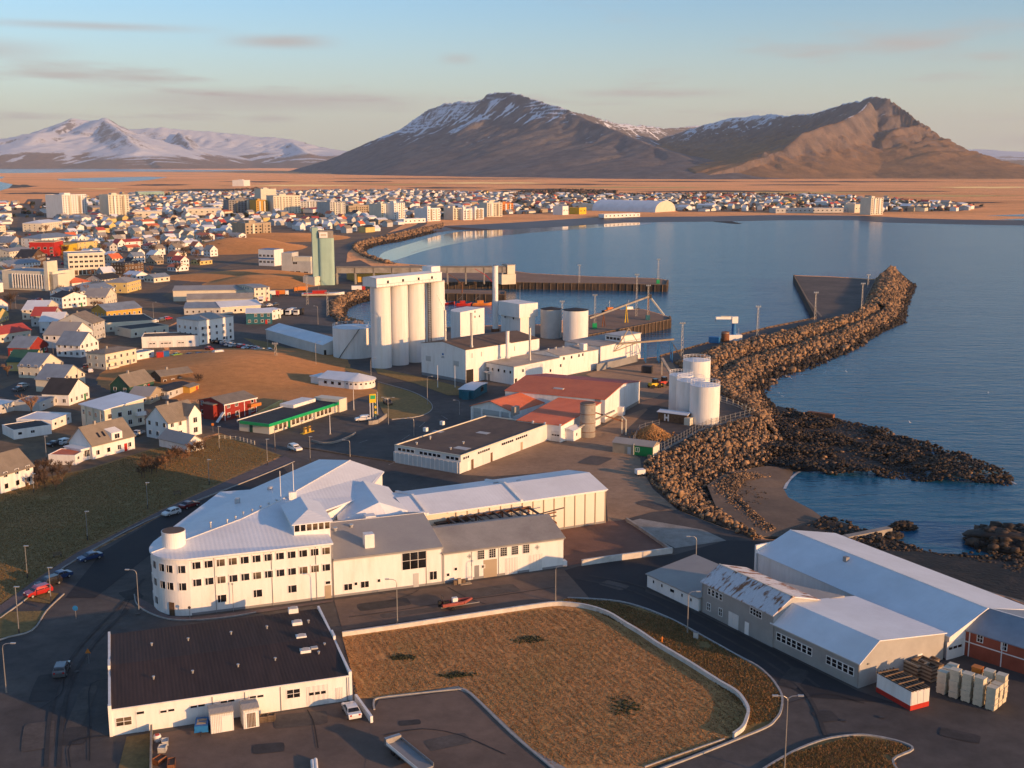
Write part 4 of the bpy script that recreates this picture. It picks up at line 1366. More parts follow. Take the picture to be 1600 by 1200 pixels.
for nm, lab, px, py, rx, ry, rz_, zz_ in (('skerry', 'large dark rock outcrop in the cove at the picture edge', 1590, 852, 11, 9, 3.4, -4), ('boulder', 'lone dark boulder standing in the cove', 1411, 826, 3.0, 2.0, 1.5, -4), ('boulder', 'dark boulder at the end of the old slipway', 1393, 838, 2.6, 2.4, 1.0, -4)):
    V, F = ico(5)
    V = V * (0.72 + .55 * fbm(V[:, 0] * 2.3 + 5 + px, V[:, 1] * 2.3 + V[:, 2] * 3, 4, 5))[:, None] * np.array([rx, ry, rz_])
    g = G(px, py, zz_)
    o = thing(nm, lab, 'rock', (g.x, g.y, zz_ + .2))
    ob('core', npmesh('core', V * .93, F, [ROCKW]), o)
    n_ = int(24 * rx)
    u_ = r_.normal(size=(n_, 3)); u_[:, 2] = np.abs(u_[:, 2]); u_ /= np.linalg.norm(u_, axis=1)[:, None]
    rockmass('crag', u_ * np.array([rx, ry, rz_]) * r_.uniform(.7, .95, (n_, 1)), r_.uniform(.06, .16, n_) * rx ** .7 * 2.2, [ROCKW, ROCKD], (.7, .3), o, 71, flat=.6)
pb = GP([(1112, 762), (1150, 738), (1200, 730), (1236, 738), (1222, 762), (1232, 780), (1260, 795), (1240, 830), (1190, 836), (1140, 808)], -3)
Pt = scatter_poly(pb, 900, r_, -3)
dd = fbm(Pt[:, 0] / 7, Pt[:, 1] / 7, 3, 91)
Pt = np.concatenate([Pt[dd > .5], scatter_poly(GP([(1185, 800), (1240, 790), (1330, 815), (1345, 830), (1260, 850), (1200, 835)], -3), 700, r_, -3)])
cc_ = G(1225, 765, -3.5)
Pt[:, 2] = -4.0 + np.clip((cc_.x - Pt[:, 0]) / 14, 0, 1) * 2.1
rockmass('beach_stones', Pt, r_.uniform(.08, .3, len(Pt)), [ROCKW, ROCKD], (.5, .5), None, 35, 'scattered dark stones on the sandy cove beach', flat=.6)
Pt = scatter_poly(GP([(1105, 762), (1128, 750), (1150, 738), (1200, 728), (1206, 736), (1165, 748), (1150, 772), (1178, 800), (1212, 826), (1190, 840), (1140, 814)], -2), 1500, r_, -2)
Pt[:, 2] = -4.0 + np.clip((cc_.x + 3 - Pt[:, 0]) / 14, 0, 1) * 2.2
rockmass('cobbles', Pt, r_.uniform(.1, .42, len(Pt)), [ROCK, ROCKD], (.55, .45), None, 37, 'cobbles at the foot of the boulder slope above the cove beach', flat=.8)
a, b = G(1280, 848, -2.5), G(1390, 828, -2.8)
tag(ribbon('slipway', [a, (a + b) / 2, b], 1.6, -5, -2.2, CONC), 'old concrete slipway wall running into the cove', 'slipway')
a, b = G(1262, 645, -3), G(1303, 650, -3)
tag(ribbon('slipway', [a, b], 2.0, -5, -2.5, RUSTY), 'rusty concrete remnant on the outer edge of the reef', 'slipway')

# ---- piers: sheet walls with fender piles
def pier(name, label, line, zt=0.0, gap=2.6, m=WOOD, both=False):
    t = thing(name, label, 'pier')
    P = GP(line)
    N = offsets(P)
    wall = ribbon('pier_wall', P, .6, SEA_Z - 2, zt + .12, PILE, t)
    ribbon('kerb_beam', [p + n * 0 for p, n in zip(P, N)], .45, zt + .12, zt + .5, WOOD, t)
    R_ = resample(P, max(2, int(sum((P[i + 1] - P[i]).length for i in range(len(P) - 1)) / gap)))
    b = MB().box(-.22, -.22, SEA_Z - 2, .22, .22, zt + .35)
    me = mesh('pile', b.V, b.F, m)
    for i, q in enumerate(R_):
        k = min(i, len(R_) - 2)
        d = R_[k + 1] - R_[k]
        a = math.atan2(d[1], d[0])
        nn = Vector((math.sin(a), -math.cos(a)))
        ob('pile', me, t, (q[0] + nn.x * .5, q[1] + nn.y * .5, 0), a)
    return t


pier('timber_pier', 'long timber piled pier on the far side of the harbour', [(690, 442), (760, 441), (870, 443), (960, 444), (1041, 446), (1043, 438)], gap=4.2)
pier('timber_pier', 'near timber piled pier carrying the sloping conveyor', [(905, 527), (960, 517), (1047, 500), (1046, 495)], gap=3.0)
pier('quay_wall', 'sheet piled quay along the inside of the breakwater', [(1030, 557), (1110, 535), (1200, 512), (1275, 497), (1240, 430)], gap=4.5, m=STEELD)
pier('boat_jetty', 'short jetty with small boats inside the harbour', [(640, 460), (690, 459), (788, 461), (789, 456)], gap=5)
tilt('jetty_deck', [(x, y, .05) for x, y in [(640, 459.5), (690, 458.5), (788, 460.5), (789, 454), (690, 452), (640, 453)]], ASPHB, 5.0)

# ================================================================== BUILDINGS
def V2(x, y):
    return Vector((x, y))


def wpts(b, pts):
    """world points to a building's frame"""
    return [tuple(b.loc(p)) for p in pts]


def vent(b, x, y, z, r=.16, h=.7, name='roof_vent'):
    c = MB().lathe([(r, z - .3), (r, z + h * .7), (r * 1.7, z + h * .72), (r * 1.7, z + h)], 8, x, y)
    return c.build(name, ALUM, b.root)


def downpipe(b, f, u, z1, m=STEEL):
    return b.piece('downpipe', m, f, u, z1 / 2, .1, z1, .09)


# ---- three storey office with the rounded end
OF = Bld('office_building', 'white three storey office building with a rounded end and ribbon of windows', 'building', G(300, 962), G(521, 934), 30)
fp = [V2(-31, 189.5), G(437, 783, 11.5) * 0 + V2(-36, 203.2), V2(-29.5, 219), V2(-27.6, 237), V2(-42.4, 245.5), V2(-52.4, 221.8), V2(-57.6, 220.2), V2(-61.6, 190.2), V2(-61.4, 187.2), V2(-60.6, 184.9), V2(-59.2, 183.0), V2(-57.4, 181.8), V2(-55.4, 181.25), V2(-53.4, 181.4)]
arcw = smooth_line([V2(-61.6, 190.2), V2(-61.4, 187.2), V2(-60.6, 184.9), V2(-59.2, 183.0), V2(-57.4, 181.8), V2(-55.4, 181.25), V2(-53.4, 181.4)], 4)
MB().prism(wpts(OF, fp[:7] + arcw), -.3, 9.85).build('wall', WHITE, OF.root)
EZ, RZ = 10.05, 12.3
lf = wpts(OF, fp)
# arc refined for the roof edge
arc = smooth_line([V2(-61.6, 190.2), V2(-61.4, 187.2), V2(-60.6, 184.9), V2(-59.2, 183.0), V2(-57.4, 181.8), V2(-55.4, 181.25), V2(-53.4, 181.4)], 3)
ctr = V2(-50, 200)
arc = [p + (p - ctr).normalized() * .3 for p in arc]
al = wpts(OF, arc)
n1 = len(al) // 2 + 2
R0 = OF.loc(V2(-60.6, 184.0))
R1, R2, R3 = OF.loc(G(377, 811, 12.0)), OF.loc(G(437, 782, RZ)), OF.loc(G(547, 719, RZ))
L1, L2, L3, E2 = (OF.loc(V2(*q)) for q in ((-58.0, 220.7), (-52.4, 222.2), (-42.5, 246.2), (-27.2, 237.2)))
I1, I2, F1 = OF.loc(V2(-35.6, 203.4)), OF.loc(V2(-29.2, 219)), OF.loc(V2(-30.7, 189.2))
k0 = max(range(len(al)), key=lambda i: -(Vector(al[i]) - R0).length)
r0 = (al[k0][0], al[k0][1], EZ + .05)
left = [r0] + [(x, y, EZ) for x, y in al[:k0][::-1]] + [(L1.x, L1.y, EZ), (L2.x, L2.y, EZ), (L3.x, L3.y, EZ), (R3.x, R3.y, RZ), (R2.x, R2.y, RZ), (R1.x, R1.y, 12.0)]
right = [r0, (R1.x, R1.y, 12.0), (R2.x, R2.y, RZ), (R3.x, R3.y, RZ), (E2.x, E2.y, EZ - .3), (I2.x, I2.y, EZ - .4), (I1.x, I1.y, EZ + 1.0), (F1.x, F1.y, EZ)] + [(x, y, EZ) for x, y in al[k0 + 1:][::-1]]
rf = MB().sheet(left, .3).sheet(right, .3).build('roof', ROOFW, OF.root)
cp = MB()
for a, b in ((r0, (R1.x, R1.y, 12.0)), ((R1.x, R1.y, 12.0), (R2.x, R2.y, RZ)), ((R2.x, R2.y, RZ), (R3.x, R3.y, RZ))):
    cp.beam((a[0], a[1], a[2] + .05), (b[0], b[1], b[2] + .05), .25, .08)
cp.build('ridge_cap', WHITE, rf)
OF.piece('plinth', GREY, 'f', OF.L / 2, .2, OF.L, .5, .03)
OF.piece('gutter', PALEG, 'f', OF.L / 2, 9.72, OF.L, .16, .2)
# string of windows along the straight front, then round the end
OFW = dict(nx=0, ny=1)
for (p0, p1) in (((307, 884.5), (509.4, 859)), ((308.4, 911.5), (509.8, 884.7))):
    a, b = OF.onface('f', *p0), OF.onface('f', *p1)
    z = (a[1] + b[1]) / 2
    for i in range(12):
        u = a[0] + (b[0] - a[0]) * i / 11
        w = OF.window('f', u, z, 1.3, 1.25, glass=GLASS if random.random() < .7 else GLASSL, **OFW)
        ob('awning', unit(WHITE), w, (0, -.16, .62), 0, (1.5, .16, .1))
    for i in range(2, 13):
        if i % 2 == 0:
            pass
for u, z in (OF.onface('f', 347, 935), OF.onface('f', 403, 927), OF.onface('f', 457, 920)):
    OF.window('f', u, z, 1.4, 1.25, **OFW)
OF.dpx('f', 512.5, 923, 1.1, 2.4, TAN)
u, z = OF.onface('f', 512.5, 913)
OF.window('f', u, 2.9, .8, .5, nx=1)
for px in (337, 426, 495, 520):
    u, z = OF.onface('f', px, 925)
    downpipe(OF, 'f', u, 9.8)
aw = wpts(OF, arcw)
segs = [(aw[i], aw[i + 1]) for i in (2, 6, 10, 14, 17, 21)]
for j, (a, b) in enumerate(segs):
    a, b = Vector(a), Vector(b)
    mid = (a + b) / 2
    ang = math.atan2(b.y - a.y, b.x - a.x)
    for z in (8.15, 5.15, 1.9):
        if z < 2 and j in (0, 3, 5):
            continue
        if z < 2 and j == 4:
            ob('door', unit(BROWNW), OF.root, (mid.x + math.sin(ang) * .06, mid.y - math.cos(ang) * .06, 1.15), ang, (1.0, .08, 2.3))
            continue
        w = ob('window', win_mesh(1.15, 1.25, 0, 1, WHITE), OF.root, (mid.x, mid.y, z), ang)
        ob('pane', unit(GLASS), w, (0, -.025, 0), 0, (1.15, .03, 1.25))
# left side windows (long wall along the road)
a, b = Vector(lf[6]), Vector(lf[7])
ang = math.atan2(b.y - a.y, b.x - a.x)
for i in range(11):
    mid = a.lerp(b, (i + .5) / 11)
    for z in (8.15, 5.15, 1.9):
        w = ob('window', win_mesh(1.3, 1.25, 0, 1, WHITE), OF.root, (mid.x, mid.y, z), ang)
        ob('pane', unit(GLASS), w, (0, -.025, 0), 0, (1.3, .03, 1.25))
# roof turret, clerestory tower, flag poles, vents
tq = OF.loc(G(272, 851, 10.4))
MB().lathe([(1.95, 10.0), (1.95, 12.7), (2.0, 12.75), (2.0, 12.95)], 32, tq.x, tq.y).build('turret', WHITE, OF.root, smooth=False)
MB().lathe([(1.86, 12.9), (1.86, 13.0)], 32, tq.x, tq.y).build('turret_roof', ROOFFL, OF.root)
ta, tb = OF.loc(G(460, 838, 10.6)), OF.loc(G(516, 831, 10.6))
x0, x1, y0, y1 = ta.x, tb.x, (ta.y + tb.y) / 2, (ta.y + tb.y) / 2 + 12
tw = MB().box(x0, y0, 9.6, x1, y1, 12.6).build('clerestory', WHITE, OF.root)
xm = (x0 + x1) / 2
o_ = .4
MB().add([(x0 - o_, y0 - o_, 12.6), (x1 + o_, y0 - o_, 12.6), (x1 + o_, y1, 12.6), (x0 - o_, y1, 12.6), (x0 - o_, y0 - o_, 12.75), (x1 + o_, y0 - o_, 12.75), (x1 + o_, y1, 12.75), (x0 - o_, y1, 12.75), (xm, y0 + 3.6, 14.1), (xm, y1, 14.1)],
         [(0, 3, 2, 1), (0, 1, 5, 4), (1, 2, 6, 5), (3, 0, 4, 7), (2, 3, 7, 9, 6), (4, 5, 8), (5, 6, 9, 8), (7, 4, 8, 9)]).build('clerestory_roof', ROOFWY, tw)
for i in range(6):
    xx = x0 + (x1 - x0) * (i + .5) / 6
    w = ob('window', win_mesh((x1 - x0) / 6 - .22, 1.15, 1, 1, WHITE), tw, (xx, y0, 11.9))
    w.data = w.data
    ob('clerestory_pane', unit(GLASS if i < 2 else GLASSL), tw, (xx, y0 - .03, 11.9), 0, ((x1 - x0) / 6 - .22, .04, 1.15))
for px, py, tp in ((439, 783, 731), (459, 770, 720)):
    q = OF.loc(G(px, py, RZ))
    MB().bar((q.x, q.y, RZ - .1), (q.x, q.y, RZ + 5.8), .07, .05, 8).build('flagpole', WHITE, OF.root)
q = OF.loc(G(457, 778, RZ))
MB().box(q.x - .7, q.y - .5, RZ - .6, q.x + .7, q.y + .5, RZ + 1.2).build('chimney', WHITE, OF.root)
for px, py in ((329, 820), (355, 816), (368, 811), (380, 804), (394, 800), (407, 795), (420, 790), (432, 785)):
    q = OF.loc(G(px, py, 11.9))
    vent(OF, q.x, q.y, 11.7, .13, .8)
for px, py in ((422, 765), (371, 783)):
    q = OF.loc(G(px, py, 11))
    MB().lathe([(.55, 10.6), (.55, 11.5), (.4, 11.7)], 12, q.x, q.y).build('roof_fan', ALUM, OF.root)

# ---- cross gable between the office and the halls
CG = Bld('link_building', 'white hipped roof linking the office and the rear hall', 'building', OF.A + Vector((0, 0)), G(521, 934), 20)
c_pts = {k: CG.loc(G(*v)) for k, v in dict(p1=(567, 751, 11), p2=(592, 785, 11), a=(517, 781, 8.5), b=(530, 816, 8.5), c=(607, 760, 8.5), d=(637, 797, 8.5), e=(610, 811, 8.5)).items()}
def c3(k, z): return (c_pts[k].x, c_pts[k].y, z)
MB().sheet([c3('p1', 11), c3('a', 8.6), c3('b', 8.6), c3('p2', 11)], .25).sheet([c3('p1', 11), c3('p2', 11), c3('d', 8.4), c3('c', 8.4)], .25).sheet([c3('p2', 11), c3('b', 8.6), c3('e', 8.0), c3('d', 8.4)], .25).build('roof', ROOFW, CG.root)
MB().prism([tuple(c_pts[k]) for k in ('b', 'e', 'd', 'c', 'p1', 'a')], -.3, 8.2).build('wall', WHITE, CG.root)

# ---- middle hall
MH = Bld('middle_hall', 'white windowless hall with grey roof right of the office front', 'building', G(522.5, 933.8), G(692, 912), 22)
MH.gable(WHITE, ROOFG, 6.9, 9.5, rf=.56, oh=.35, og=.05, trim=WHITE)
MH.piece('plinth', GREY, 'f', MH.L / 2, .2, MH.L, .5, .03)
MH.piece('gutter', PALEG, 'f', MH.L / 2, 6.7, MH.L, .16, .3)
MH.wpx('f', 647, 875, 4.3, 3.2, nx=3, ny=2, glass=GLASS)
for px, py, w, h in ((544, 917, 1.4, 1.1), (570, 913, 1.4, 1.1), (677, 899, 1.3, 1.5)):
    MH.wpx('f', px, py, w, h, nx=2)
for px, py in ((556, 912), (592, 907)):
    MH.wpx('f', px, py, .5, .5, nx=1)
MH.dpx('f', 650, 905, 1.0, 2.6, PALEG)
for px in (666, 691):
    u, z = MH.onface('f', px, 890)
    downpipe(MH, 'f', u, 6.8)
for px, py, w, h in ((578, 815, 1.9, 1.5), (576, 845, 1.7, 1.6), (659, 808, 1.2, 1.2)):
    q = MH.P(px, py, 8.6)
    MH.box('roof_unit', WHITE, q.x - w / 2, q.y - w / 2, 7.4, q.x + w / 2, q.y + w / 2, 8.4 + h)
for px, py in ((549, 825), (524, 830)):
    q = MH.P(px, py, 9)
    vent(MH, q.x, q.y, 9, .25, .7)

# ---- right hall with small paned windows
RH = Bld('packing_hall', 'white hall with corrugated roof and five small gridded windows', 'building', G(692.5, 912), G(880, 886), 15)
RH.gable(WHITE, ROOFC, 5.75, 7.9, rf=.5, oh=.4, og=.3)
RH.piece('plinth', GREY, 'f', RH.L / 2, .2, RH.L, .5, .03)
RH.piece('gutter', PALEG, 'f', RH.L / 2, 5.5, RH.L, .16, .35)
RH.row('f', (751.5, 866.5), (822, 857), 5, 1.15, 1.6, nx=3, ny=4, frame=PALEG)
for px, py in ((734, 869), (839.5, 855)):
    u, z = RH.onface('f', px, py)
    o = RH.piece('emblem', PALEG, 'f', u, z, .75, .75, .06)
    o.rotation_euler = (0, R(45), 0)
    o = RH.piece('emblem_hole', GREY, 'f', u, z, .35, .35, .03, out=.06)
    o.rotation_euler = (0, R(45), 0)
RH.dpx('f', 766, 893, 2.6, 3.4, TAN)
RH.dpx('f', 799, 887, 2.4, 3.2, WHITEBAND)
RH.dpx('f', 837, 882, 2.6, 3.2, WHITEBAND)
RH.dpx('f', 745, 895, .9, 2.6, GREY)
RH.dpx('f', 735, 896, .9, 2.6, WHITE)
for px in (737, 779, 693.5):
    u, z = RH.onface('f', px, 880)
    downpipe(RH, 'f', u, 5.6)
for px, py in ((700, 898), (712, 889), (755, 885)):
    RH.wpx('f', px, py, .5, .5, nx=1)
RH.box('concrete_block', WHITE, RH.L - .1, .2, 0, RH.L + .9, 1.4, 1.0)

# ---- rear hall with ribbed panel wall
LH = Bld('rear_hall', 'long white roofed hall with cream panel wall beside the gravel court', 'building', G(700, 855), G(946, 817), 16.5)
LH.A = LH.A
x_l = LH.P(600, 772, 8).x
b = MB()
L_, W_, e_, r_z = LH.L, LH.W, 7.25, 8.9
V = []
for t in (x_l, L_):
    V += [(t, 0, -.3), (t, W_, -.3), (t, W_, e_), (t, 7.6, r_z), (t, 0, e_)]
b.add(V, [(0, 1, 2, 3, 4), (9, 8, 7, 6, 5), (0, 5, 6, 1), (1, 6, 7, 2), (2, 7, 8, 3), (3, 8, 9, 4), (4, 9, 5, 0)]).build('wall', CREAM, LH.root)
cuts = [x_l, LH.P(655, 790, 8).x, LH.P(800, 770, 8).x, L_ + .3]
for i in range(3):
    xa, xb = cuts[i] + (.25 if i else 0), cuts[i + 1] - (.25 if i < 2 else 0)
    rr_ = MB()
    for ya, za, yb, zb in ((-.4, e_ - .08, 7.6, r_z), (W_ + .4, e_ - .08, 7.6, r_z)):
        rr_.add([(xa, ya, za + .03), (xb, ya, za + .03), (xb, yb, zb + .03), (xa, yb, zb + .03), (xa, ya, za + .2), (xb, ya, za + .2), (xb, yb, zb + .2), (xa, yb, zb + .2)],
                [(0, 3, 2, 1), (4, 5, 6, 7), (0, 1, 5, 4), (1, 2, 6, 5), (2, 3, 7, 6), (3, 0, 4, 7)])
    rr_.build('roof', ROOFW, LH.root)
for c in cuts[1:3]:
    rr_ = MB()
    for ya, za, yb, zb in ((-.45, e_ - .08, 7.6, r_z), (W_ + .45, e_ - .08, 7.6, r_z)):
        rr_.add([(c - .25, ya, za + .03), (c + .25, ya, za + .03), (c + .25, yb, zb + .03), (c - .25, yb, zb + .03), (c - .25, ya, za + .55), (c + .25, ya, za + .55), (c + .25, yb, zb + .55), (c - .25, yb, zb + .55)],
                [(0, 3, 2, 1), (4, 5, 6, 7), (0, 1, 5, 4), (1, 2, 6, 5), (2, 3, 7, 6), (3, 0, 4, 7)])
    rr_.build('fire_wall', WHITE, LH.root)
nb = 14
for i in range(nb + 1):
    u = L_ - .15 - i * 2.42
    if u < -1:
        break
    LH.piece('pilaster', TAN, 'f', u, 3.5, .16, 7.0, .16)
    if i:
        LH.piece('panel', PANEL, 'f', u + 1.21, 3.6, 2.1, 6.6, .05)
LH.piece('gutter', WHITE, 'f', L_ / 2, 7.08, L_, .2, .3)
LH.piece('plinth', GREY, 'f', L_ / 2, .25, L_, .5, .1)
for px, py in ((811, 753), (775, 757)):
    q = LH.P(px, py, 8.4)
    LH.box('roof_hatch', GREY, q.x - .5, q.y - .4, 7.8, q.x + .5, q.y + .4, 8.75)
LH.box('steel_stair', RUSTY, LH.P(866, 835, 0).x - .4, -2.2, 0, LH.P(866, 835, 0).x + .5, -.1, 2.6)

# ---- dark flat roof and steel rack in the court between the halls
CR = Bld('court_lean_to', 'flat black roofed lean to between the white halls', 'building', G(690, 860), G(762, 850), 9)
q0, q1 = CR.P(672, 803, 5.6), CR.P(735, 822, 5.6)
CR.box('roof', ROOFB, q0.x - 1, 0, 5.3, q1.x + 1.5, 13, 5.55)
CR.box('wall', GREY, q0.x - .5, .5, -.2, q1.x + 1, 12.5, 5.29)
RK = thing('steel_rack', 'rusty steel frame rack stored in the court between the halls', 'rack', (*G(782, 822, 5.2), 1.3), R(24))
for iy in range(2):
    MB().beam((-9, iy * 5.5, 4.6), (9, iy * 5.5, 5.0), .5, .5).build('long_beam', RUSTY, RK)
    MB().beam((-9, iy * 5.5, 3.2), (9, iy * 5.5, 3.4), .35, .35).build('long_beam', RUSTY, RK)
for i in range(10):
    x = -8.6 + i * 1.9
    MB().beam((x, -.3, 4.9 + i * .02), (x, 5.9, 4.9 + i * .02), .4, .3).build('cross_beam', STEELD, RK)
    if i % 3 == 0:
        MB().beam((x, .0, -1.3), (x, .0, 4.6), .3, .3).build('post', RUSTY, RK)
        MB().beam((x, 5.5, -1.3), (x, 5.5, 4.6), .3, .3).build('post', RUSTY, RK)
for i in range(6):
    MB().beam((5 + i * .8, -1 + (i % 3) * 1.2, 4.2 + .2 * (i % 2)), (9.5 + i * .7, .6 + (i % 2) * 1.5, 4.0 + .25 * (i % 3)), .22, .22).build('loose_beam', RUSTY if i % 2 else STEELD, RK)
MB().beam((8, 1.6, 4.6), (15, 2.6, 5.0), .2, .2).build('jib', STEELD, RK)

# ---- store with the dark brown roof
ST = Bld('dark_roof_store', 'low white store with a large dark brown felt roof', 'building', G(172.5, 1151), G(550, 1094), 26)
ew, ed, eh, er = ST.L, ST.W, 3.75, 4.35
MB().add([(0, 0, -.3), (ew, 0, -.3), (ew, ed, -.3), (0, ed, -.3), (0, 0, eh), (ew, 0, eh), (ew, ed / 2, er), (ew, ed, eh), (0, ed, eh), (0, ed / 2, er)],
         [(0, 3, 2, 1), (0, 1, 5, 4), (1, 2, 7, 6, 5), (2, 3, 8, 7), (3, 0, 4, 9, 8)]).build('wall', WHITE, ST.root)
MB().add([(.3, -.15, eh + .0), (ew - .3, -.15, eh + .0), (ew - .3, ed / 2, er + .02), (.3, ed / 2, er + .02), (ew - .3, ed + .1, eh), (.3, ed + .1, eh)],
         [(0, 1, 2, 3), (3, 2, 4, 5)]).build('roof', ROOFBR, ST.root)
for x in (0, ew - .3):
    for y0, y1, z in ((-.1, ed / 2 - 1.2, eh + .45), (ed / 2 - 1.2, ed / 2 + 1.2, er + .5), (ed / 2 + 1.2, ed + .1, eh + .45)):
        MB().box(x - .02, y0, eh - .5, x + .32, y1, z).build('parapet', WHITE, ST.root)
    MB().box(x - .06, -.14, -.2, x + .36, .5, eh + .62).build('corner_pier', WHITE, ST.root)
MB().box(0, -.12, eh - .18, ew, .0, eh + .06).build('fascia', WHITE, ST.root)
for px, py in ((458, 952), (464, 973), (470.5, 995), (477, 1017)):
    q = ST.P(px, py, 4.3)
    s_ = ST.box('skylight', WHITE, q.x - .75, q.y - .55, 3.7, q.x + .75, q.y + .55, 4.55)
    MB().add([(q.x - .6, q.y - .42, 4.55), (q.x + .6, q.y - .42, 4.55), (q.x + .6, q.y + .42, 4.55), (q.x - .6, q.y + .42, 4.55), (q.x - .3, q.y, 4.85), (q.x + .3, q.y, 4.85)],
             [(0, 1, 5, 4), (1, 2, 5), (2, 3, 4, 5), (3, 0, 4)]).build('dome', ALUM, s_)
q = ST.P(491, 1012, 4.3)
ST.box('roof_hatch', PALEG, q.x - .5, q.y - .4, 3.7, q.x + .5, q.y + .4, 4.4)
for px, py in ((237, 1009), (294, 1001), (361, 991), (240, 1061), (301, 1052), (372, 1042), (417, 982), (430, 1032), (482, 973), (498, 1022), (507, 1009)):
    q = ST.P(px, py, 4.1)
    vent(ST, q.x, q.y, 4.0, .12, .55)
ST.wpx('f', 193.5, 1127, 1.9, 1.1, nx=2, ny=2, glass=GLASSL)
ST.dpx('f', 219.5, 1130, 1.0, 2.3, WHITE)
u, z = ST.onface('f', 219.5, 1117.5)
ST.window('f', u, 2.75, .95, .35, nx=1)
for px, py in ((256, 1111.5), (267, 1109.5), (303, 1104), (314.5, 1102), (350, 1096.5), (361, 1094.5), (395.5, 1089), (406.5, 1087.5)):
    ST.wpx('f', px, py, .9, .32, nx=1)
ST.wpx('f', 458.5, 1083.5, 1.75, 1.2, nx=2, ny=2)
u, z = ST.onface('f', 496, 1085)
ST.door('f', u, 3.0, 2.9, WHITEBAND, 0.05, garage=3)
ST.dpx('f', 530, 1086, 1.0, 2.2, WHITEBAND)
for px in (332, 383, 439, 543):
    u, z = ST.onface('f', px, 1100)
    downpipe(ST, 'f', u, 3.6)
# lean-to sheds in front of it
for (pa, pb, lab, open_) in (((330, 1147.5), (366, 1141.5), 'white box shed with closed front against the dark roofed store', False), ((381, 1140), (405.5, 1135.5), 'narrow white shed with slatted timber door against the dark roofed store', True)):
    S = Bld('box_shed', lab, 'shed', G(*pa), G(*pb), 2.6)
    S.gable(WHITEBAND, ROOFG, 2.7, 3.0, oh=.1, og=.08, rf=.35)
    if open_:
        u = S.L / 2
        S.piece('door_frame', WHITE, 'f', u, 1.2, S.L - .5, 2.2, .06)
        for i in range(6):
            S.piece('slat', WOOD, 'f', .45 + (S.L - .9) * (i + .5) / 6, 1.2, (S.L - 1.0) / 6 - .05, 2.0, .05, out=.06)
    else:
        S.piece('door', WHITE, 'f', S.L * .7, 1.2, S.L * .45, 2.2, .04)

# ---- grey complex by the cove
GN = Bld('grey_workshop', 'grey clad workshop with two long window bands and blue grey roof', 'building', G(1205, 1010), G(1341, 1076), 18.6)
GN.gable(GREYW, ROOFW, 3.85, 6.4, rf=.2, oh=.25, og=.25, eave2=4.2)
a, b_ = GN.onface('f', 1217, 997), GN.onface('f', 1265, 1020)
for i in range(7):
    GN.window('f', a[0] + (b_[0] - a[0]) * i / 6, 2.15, .85, 1.15, nx=1, ny=2)
a, b_ = GN.onface('f', 1295, 1034), GN.onface('f', 1330, 1051)
for i in range(5):
    GN.window('f', a[0] + (b_[0] - a[0]) * i / 4, 2.15, .85, 1.15, nx=1, ny=2)
GN.dpx('r', 1438, 1017, 1.0, 2.2, WHITE)
u, z = GN.onface('r', 1356, 1037)
GN.piece('wall_lamp', STEEL, 'r', u, z, .3, .2, .2)
downpipe(GN, 'f', GN.L - .1, 3.7); downpipe(GN, 'f', .15, 3.7)
GN.piece('gutter', PALEG, 'f', GN.L / 2, 3.75, GN.L, .14, .3)
RU = Bld('rusty_roof_warehouse', 'two storey grey warehouse with flaking rusty roof', 'building', G(1096, 956), G(1203, 1010), 9.5)
RU.L += .5
RUST = mat('flaking_rusty_roof', (0.66, 0.66, 0.68), 0.6, (0.27, 0.115, 0.05), vs=0.55, contrast=(0.52, 0.60), wave=2.2, wb=0.05, fine=0.12, fs=2.5, stretch=(1.6, .45, 1))
RU.gable(GREYW, RUST, 5.35, 7.5, rf=.4, oh=.3, og=.2, trim=CREAM, eave2=5.9)
for px, py in ((1108.5, 924), (1114.5, 927), (1120.5, 930), (1126.5, 933)):
    RU.wpx('f', px, py, .6, 1.0, nx=1, ny=2)
for px, py in ((1107.5, 948), (1126, 956.5)):
    RU.wpx('f', px, py, .75, 1.2, nx=2, ny=2)
for px, py in ((1174.5, 954), (1179, 956.5), (1183.5, 959), (1188, 961)):
    RU.wpx('f', px, py, .55, 1.0, nx=1, ny=2)
RU.dpx('f', 1146, 970, 2.4, 2.5, WHITEBAND)
RU.dpx('f', 1167, 980, .95, 2.1, WHITE)
downpipe(RU, 'f', .15, 5.2)
AN = Bld('low_annex', 'low white annex with grey lean to roof beside the rusty warehouse', 'building', G(1011, 917), G(1091, 955.5), 11)
AN.mono(WHITE, ROOFG, 2.3, 3.7, oh=.25)
for px, py, w in ((1021.5, 909, .4), (1034.5, 915, .4), (1050.5, 923, 1.1), (1066, 930, .4), (1080, 937, .4)):
    AN.wpx('f', px, py, w, .55, nx=1)
LW = Bld('cold_store', 'long white warehouse with pale blue grey roof along the cove', 'building', G(1149, 878) + Vector((3.0, -5.6)), G(1481, 1031), 19)
LW.gable(WHITE, ROOFW, 3.75, 6.7, rf=.41, oh=.3, og=.3, eave2=4.3, trim=WHITE)
LW.dpx('r', 1492, 1012, 3.6, 2.9, WHITEBAND, garage=3)
q = LW.P(1322, 875, 6.3)
LW.box('roof_fan', GREY, q.x - .4, q.y - .4, 5.6, q.x + .4, q.y + .4, 6.9)
q = LW.P(1150, 872, 5)
LW.box('parapet', WHITE, -.5, -.4, -.2, -.1, 8, 5.2)
FL = Bld('lean_to_roof', 'plain grey roof between the rusty warehouse and the long white warehouse', 'building', RU.A + Vector((RU.L * math.cos(RU.ang), RU.L * math.sin(RU.ang))) * 1.0, G(1341, 1076), 1)
e = GN
lx0 = [GN.P(px, py, z) for px, py, z in ((1180, 890, 5.4), (1312, 930, 5.2), (1402, 965, 4.6), (1271, 937, 5.6))]
g0 = FL.root
